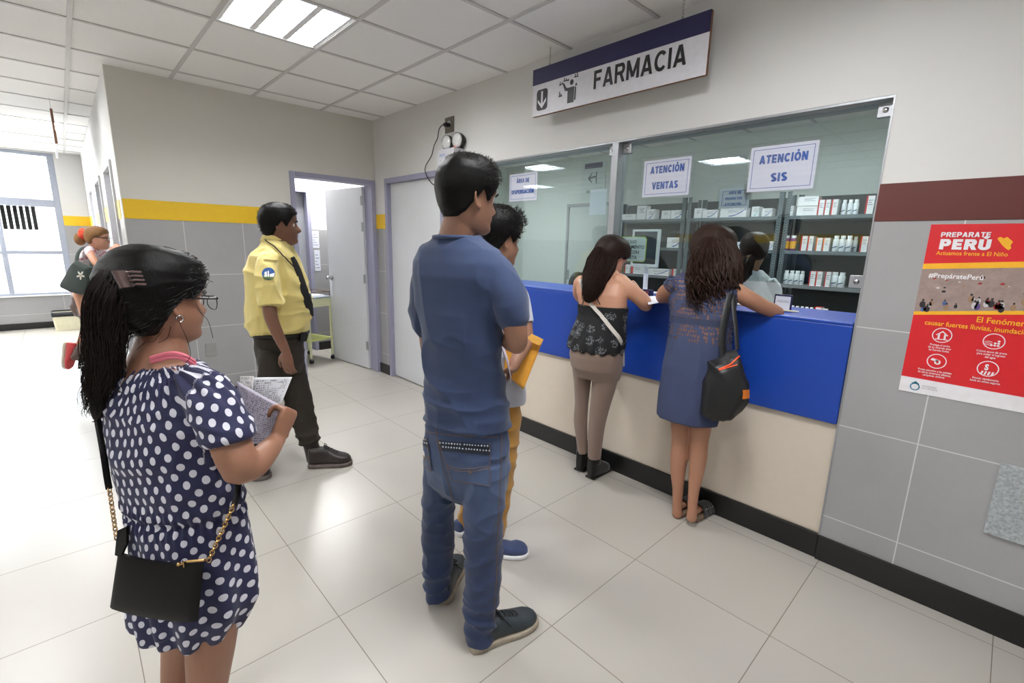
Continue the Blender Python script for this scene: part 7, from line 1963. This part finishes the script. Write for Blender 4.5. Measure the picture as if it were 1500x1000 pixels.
bottle(1249, 1256, Z2, .13, 'white bottle set back behind the row, second shelf '+R, None, yy=SY+.16)
for a, b in ((1260, 1271), (1271.6, 1280)): box(a, b, Z2, .13, 'red-edged white box at the right end, second shelf '+R, 'right end pair on the second shelf')
for a, b in ((1148, 1155.4), (1155.8, 1163.2), (1163.6, 1171.5), (1171.8, 1178)): bottle(a, b, Z3, .125, 'white bottle in the row of four, third shelf '+R, 'four white bottles on the third shelf')
for a, b in ((1185, 1194), (1194.6, 1204), (1208, 1216)): box(a, b, Z3, .13, 'red-edged white box, third shelf '+R, 'red-edged boxes on the third shelf')
for a, b in ((1218, 1227.5), (1228, 1238)): bottle(a, b, Z3, .13, 'white bottle in the pair near the glass bracket, third shelf '+R, 'pair of white bottles on the third shelf')
amb = pm('amber_jar', (160, 100, 54), .3)
for a, b in ((1157, 1163.5), (1164.5, 1170), (1171.5, 1177), (1178, 1184), (1185, 1191)): bottle(a, b, Z4, .10, 'small amber jar with white cap, lowest shelf '+R, 'amber jars on the lowest shelf', body=amb)
box(1192, 1202, Z4, .11, 'red-edged white box beside the amber jars, lowest shelf '+R, None)
bottle(1203, 1213, Z4, .10, 'squat white bottle beside the amber jars, lowest shelf '+R, None)
box(1214, 1220, Z4, .07, 'small plain white box beside the squat bottle, lowest shelf '+R, None, 'none')
for a, b in ((1239, 1244), (1245, 1250), (1251, 1256)): box(a, b, Z4, .07, 'tiny white box in the cluster at the right end, lowest shelf '+R, 'tiny boxes on the lowest shelf', 'red')
Rm, Rl = 'of the middle rack', 'of the left rack'
box(1017, 1028, Z1, .10, 'square white box at the left end, top shelf '+Rm, None, 'none')
box(1029, 1051, Z1, .08, 'white box with blue swoosh, second along, top shelf '+Rm, None, 'blue')
box(1055, 1093, Z1, .09, 'long blue-curved box below the small notice, top shelf '+Rm, None, 'blue')
box(1101, 1112, Z1, .095, 'white box with teal curve, top shelf '+Rm, None, 'teal')
box(1116, 1131, Z1, .075, 'white box with blue curve at the right end, top shelf '+Rm, None, 'blue')
box(1020, 1050, Z2, .05, 'flat white box, second shelf '+Rm, None, 'blue')
box(1066, 1086, Z2, .07, 'pale box between the two womens heads, second shelf '+Rm, None, 'blue')
box(1122, 1134, Z2, .08, 'white box with blue curve at the right end, second shelf '+Rm, None, 'blue')
box(909, 931, Z1, .065, 'low white box at the left end, top shelf '+Rl, None, 'none')
box(933, 946, Z1, .155, 'tall white box, tallest on the top shelf '+Rl, None, 'none')
box(947, 959, Z1, .11, 'white and blue box beside the tallest one, top shelf '+Rl, None, 'blue')
box(969, 982, Z1, .09, 'white box left of the swoosh box, top shelf '+Rl, None, 'none')
box(983, 1002, Z1, .09, 'white box with blue swoosh at the right end, top shelf '+Rl, None, 'blue')
box(912, 930, Z2, .10, 'white box behind the lime-edged sign, second shelf '+Rl, None, 'blue')
box(945, 960, Z2, .09, 'white box behind the monitor, second shelf '+Rl, None, 'blue')
box(977, 1000, Z2, .11, 'large blue-curved box at the right end, second shelf '+Rl, None, 'blue')
box(915, 922, Z3, .10, 'red-edged white box at the left end, third shelf '+Rl, None)
box(924, 943, Z3, .095, 'broad red-edged white box, third shelf '+Rl, None)
box(948, 979, Z3, .07, 'long low box with blue curve, third shelf '+Rl, None, 'blue')
box(984, 997, Z3, .08, 'red-edged box right of the low box, third shelf '+Rl, None)
# window reflection in the glass built as a solid frame on an added stand
mp0 = on(945, 392, 1, .30); mz = CT
mo = empty('monitor', (mp0.x, .30, mz), 0, 'white-framed computer screen on the counter behind the glass', 'monitor')
x0, x1 = on(926, 365, 1, .30).x, on(965, 365, 1, .30).x; z1, z0 = on(945, 336, 1, .30).z, on(945, 391, 1, .30).z
m = MB(); m.box(x0, x1, .29, .315, z0, z0+.02); m.box(x0, x1, .29, .315, z1-.014, z1); m.box(x0, x0+.014, .29, .315, z0+.02, z1-.014); m.box(x1-.014, x1, .29, .315, z0+.02, z1-.014); m.build('bezel', pm('white_monitor_plastic', (236, 238, 242), .3), mo, bevel=.002)
m = MB(); m.box(x0+.012, x1-.012, .298, .312, z0+.018, z1-.012); m.build('screen', pm('dark_screen', (58, 66, 78), .15), mo)
m = MB(); m.tube([((x0+x1)/2, .33, z0+.05), ((x0+x1)/2, .34, mz+.01)], .015, 10); m.box((x0+x1)/2-.08, (x0+x1)/2+.08, .26, .40, mz+.0005, mz+.012); m.build('stand', _M['white_monitor_plastic'], mo, bevel=.003)
# things on the counter
def flat(name, quad, h_, mat, label, cat, z=CT):
    P = []
    for x, y in quad: p = on(x, y, 2, z+h_); P.append(p)
    m = MB(); m.loft([[Vector((p.x, p.y, z+.0005)) for p in P], [Vector((p.x, p.y, z+h_)) for p in P]]); return tag(m.build(name, mat), label, cat)
flat('paper', [(946, 434), (972, 433), (976, 441), (950, 446)], .002, pw, 'white sheets on the counter beside the arm of the woman in the black top', 'paper')
flat('paper', [(1076, 438), (1108, 440), (1112, 447), (1080, 447)], .002, pw, 'white sheets on the counter under the arm of the woman in blue', 'paper')
p = on(945, 434, 1, .20); t = empty('medicine_box', (p.x, .22, CT), .3, 'dark blue box with orange letters on the counter behind the glass', 'box')
MB().box(p.x-.035, p.x+.035, .20, .24, CT+.0005, CT+.038).build('carton', pm('navy_carton', (28, 30, 78), .5), t); text('OTT', (p.x-.025, .20, CT+.010), XW_, UP, .018, pm('orange_letters', (236, 120, 50), .5), t, width=.05, bold=.03, ext=.001)
p = on(1146, 450, 1, .16); t = empty('desk_sign', (p.x, .16, CT), 0, 'small dark-framed desk notice on the counter right of the clerk', 'notice')
MB().box(p.x-.042, p.x+.042, .155, .165, CT+.0005, CT+.085).build('frame', navy, t, bevel=.002); MB().box(p.x-.035, p.x+.035, .153, .1549, CT+.008, CT+.076).build('sheet', pw, t)
text('ATENCIÓN', (p.x, .153, CT+.045), XW_, UP, .011, gt, t, align='CENTER', ext=.0006)
p = on(1148, 455, 2, CT+.005); m = MB(); m.tube([(p.x-.06, p.y, CT+.0055), (p.x+.06, p.y+.02, CT+.0055)], .0045, 8, roundcap=True); tag(m.build('pen', pm('cream_pen', (214, 208, 186), .4), smooth=True), 'cream pen lying on the blue counter beside the elbow of the woman in blue', 'pen')
# rear wall of the pharmacy: storeroom door and sign
d = empty('door_7', (.75, YN, 0), kind='structure')
xa, xb = px_at(829, 1.5, YN-.02), px_at(829, 1.5, YN-.02)+.86
m = MB(); m.box(xa, xa+.04, YN-.03, YN-.001, 0, 2.06); m.box(xb-.04, xb, YN-.03, YN-.001, 0, 2.06); m.box(xa+.04, xb-.04, YN-.03, YN-.001, 2.02, 2.06); m.build('door_frame', M_alu, d)
m = MB(); m.box(xa+.041, xb-.041, YN-.018, YN-.001, .01, 2.019); lf = m.build('door_leaf', pm('pale_green_door', (192, 200, 198), .4), d); MB().box(xa+.07, xa+.085, YN-.05, YN-.0185, .98, 1.12).build('door_handle', M_steel, lf)
yy = YN-.006
A0, A1 = on(857, 243, 1, yy), on(883, 240, 1, yy)
t = empty('wall_sign', ((A0.x+A1.x)/2, yy, 2.2), 0, 'sign reading Almacén with dark band and arrow above the storeroom door', 'sign')
zt = A0.z+.03
MB().box(A0.x-.05, A1.x+.06, yy, YN-.0008, zt-.50, zt).build('sign_board', pm('pale_sign_board', (196, 206, 204), .5), t); MB().box(A0.x, A1.x, yy-.0015, yy, zt-.075, zt-.005).build('dark_band', pm('dark_purple_print', (58, 50, 92), .5), t)
m = MB(); cx_ = (A0.x+A1.x)/2; 
for pts in ([(-.09, 0), (-.02, .07), (-.02, .05), (-.06, 0)], [(-.09, 0), (-.06, 0), (-.02, -.05), (-.02, -.07)], [(-.06, -.012), (-.06, .012), (.06, .03), (.06, .005)], [(.05, -.07), (.05, .07), (.065, .08), (.065, -.08)]): quadP(m, [(cx_+a_, zt-.20+b_) for a_, b_ in pts], yy, .001)
m.build('arrow', pm('grey_letters', (70, 78, 90), .5), t)
text('Almacén', (cx_-.11, yy, zt-.40), XW_, UP, .05, _M['grey_letters'], t, bold=.01, ext=.001)
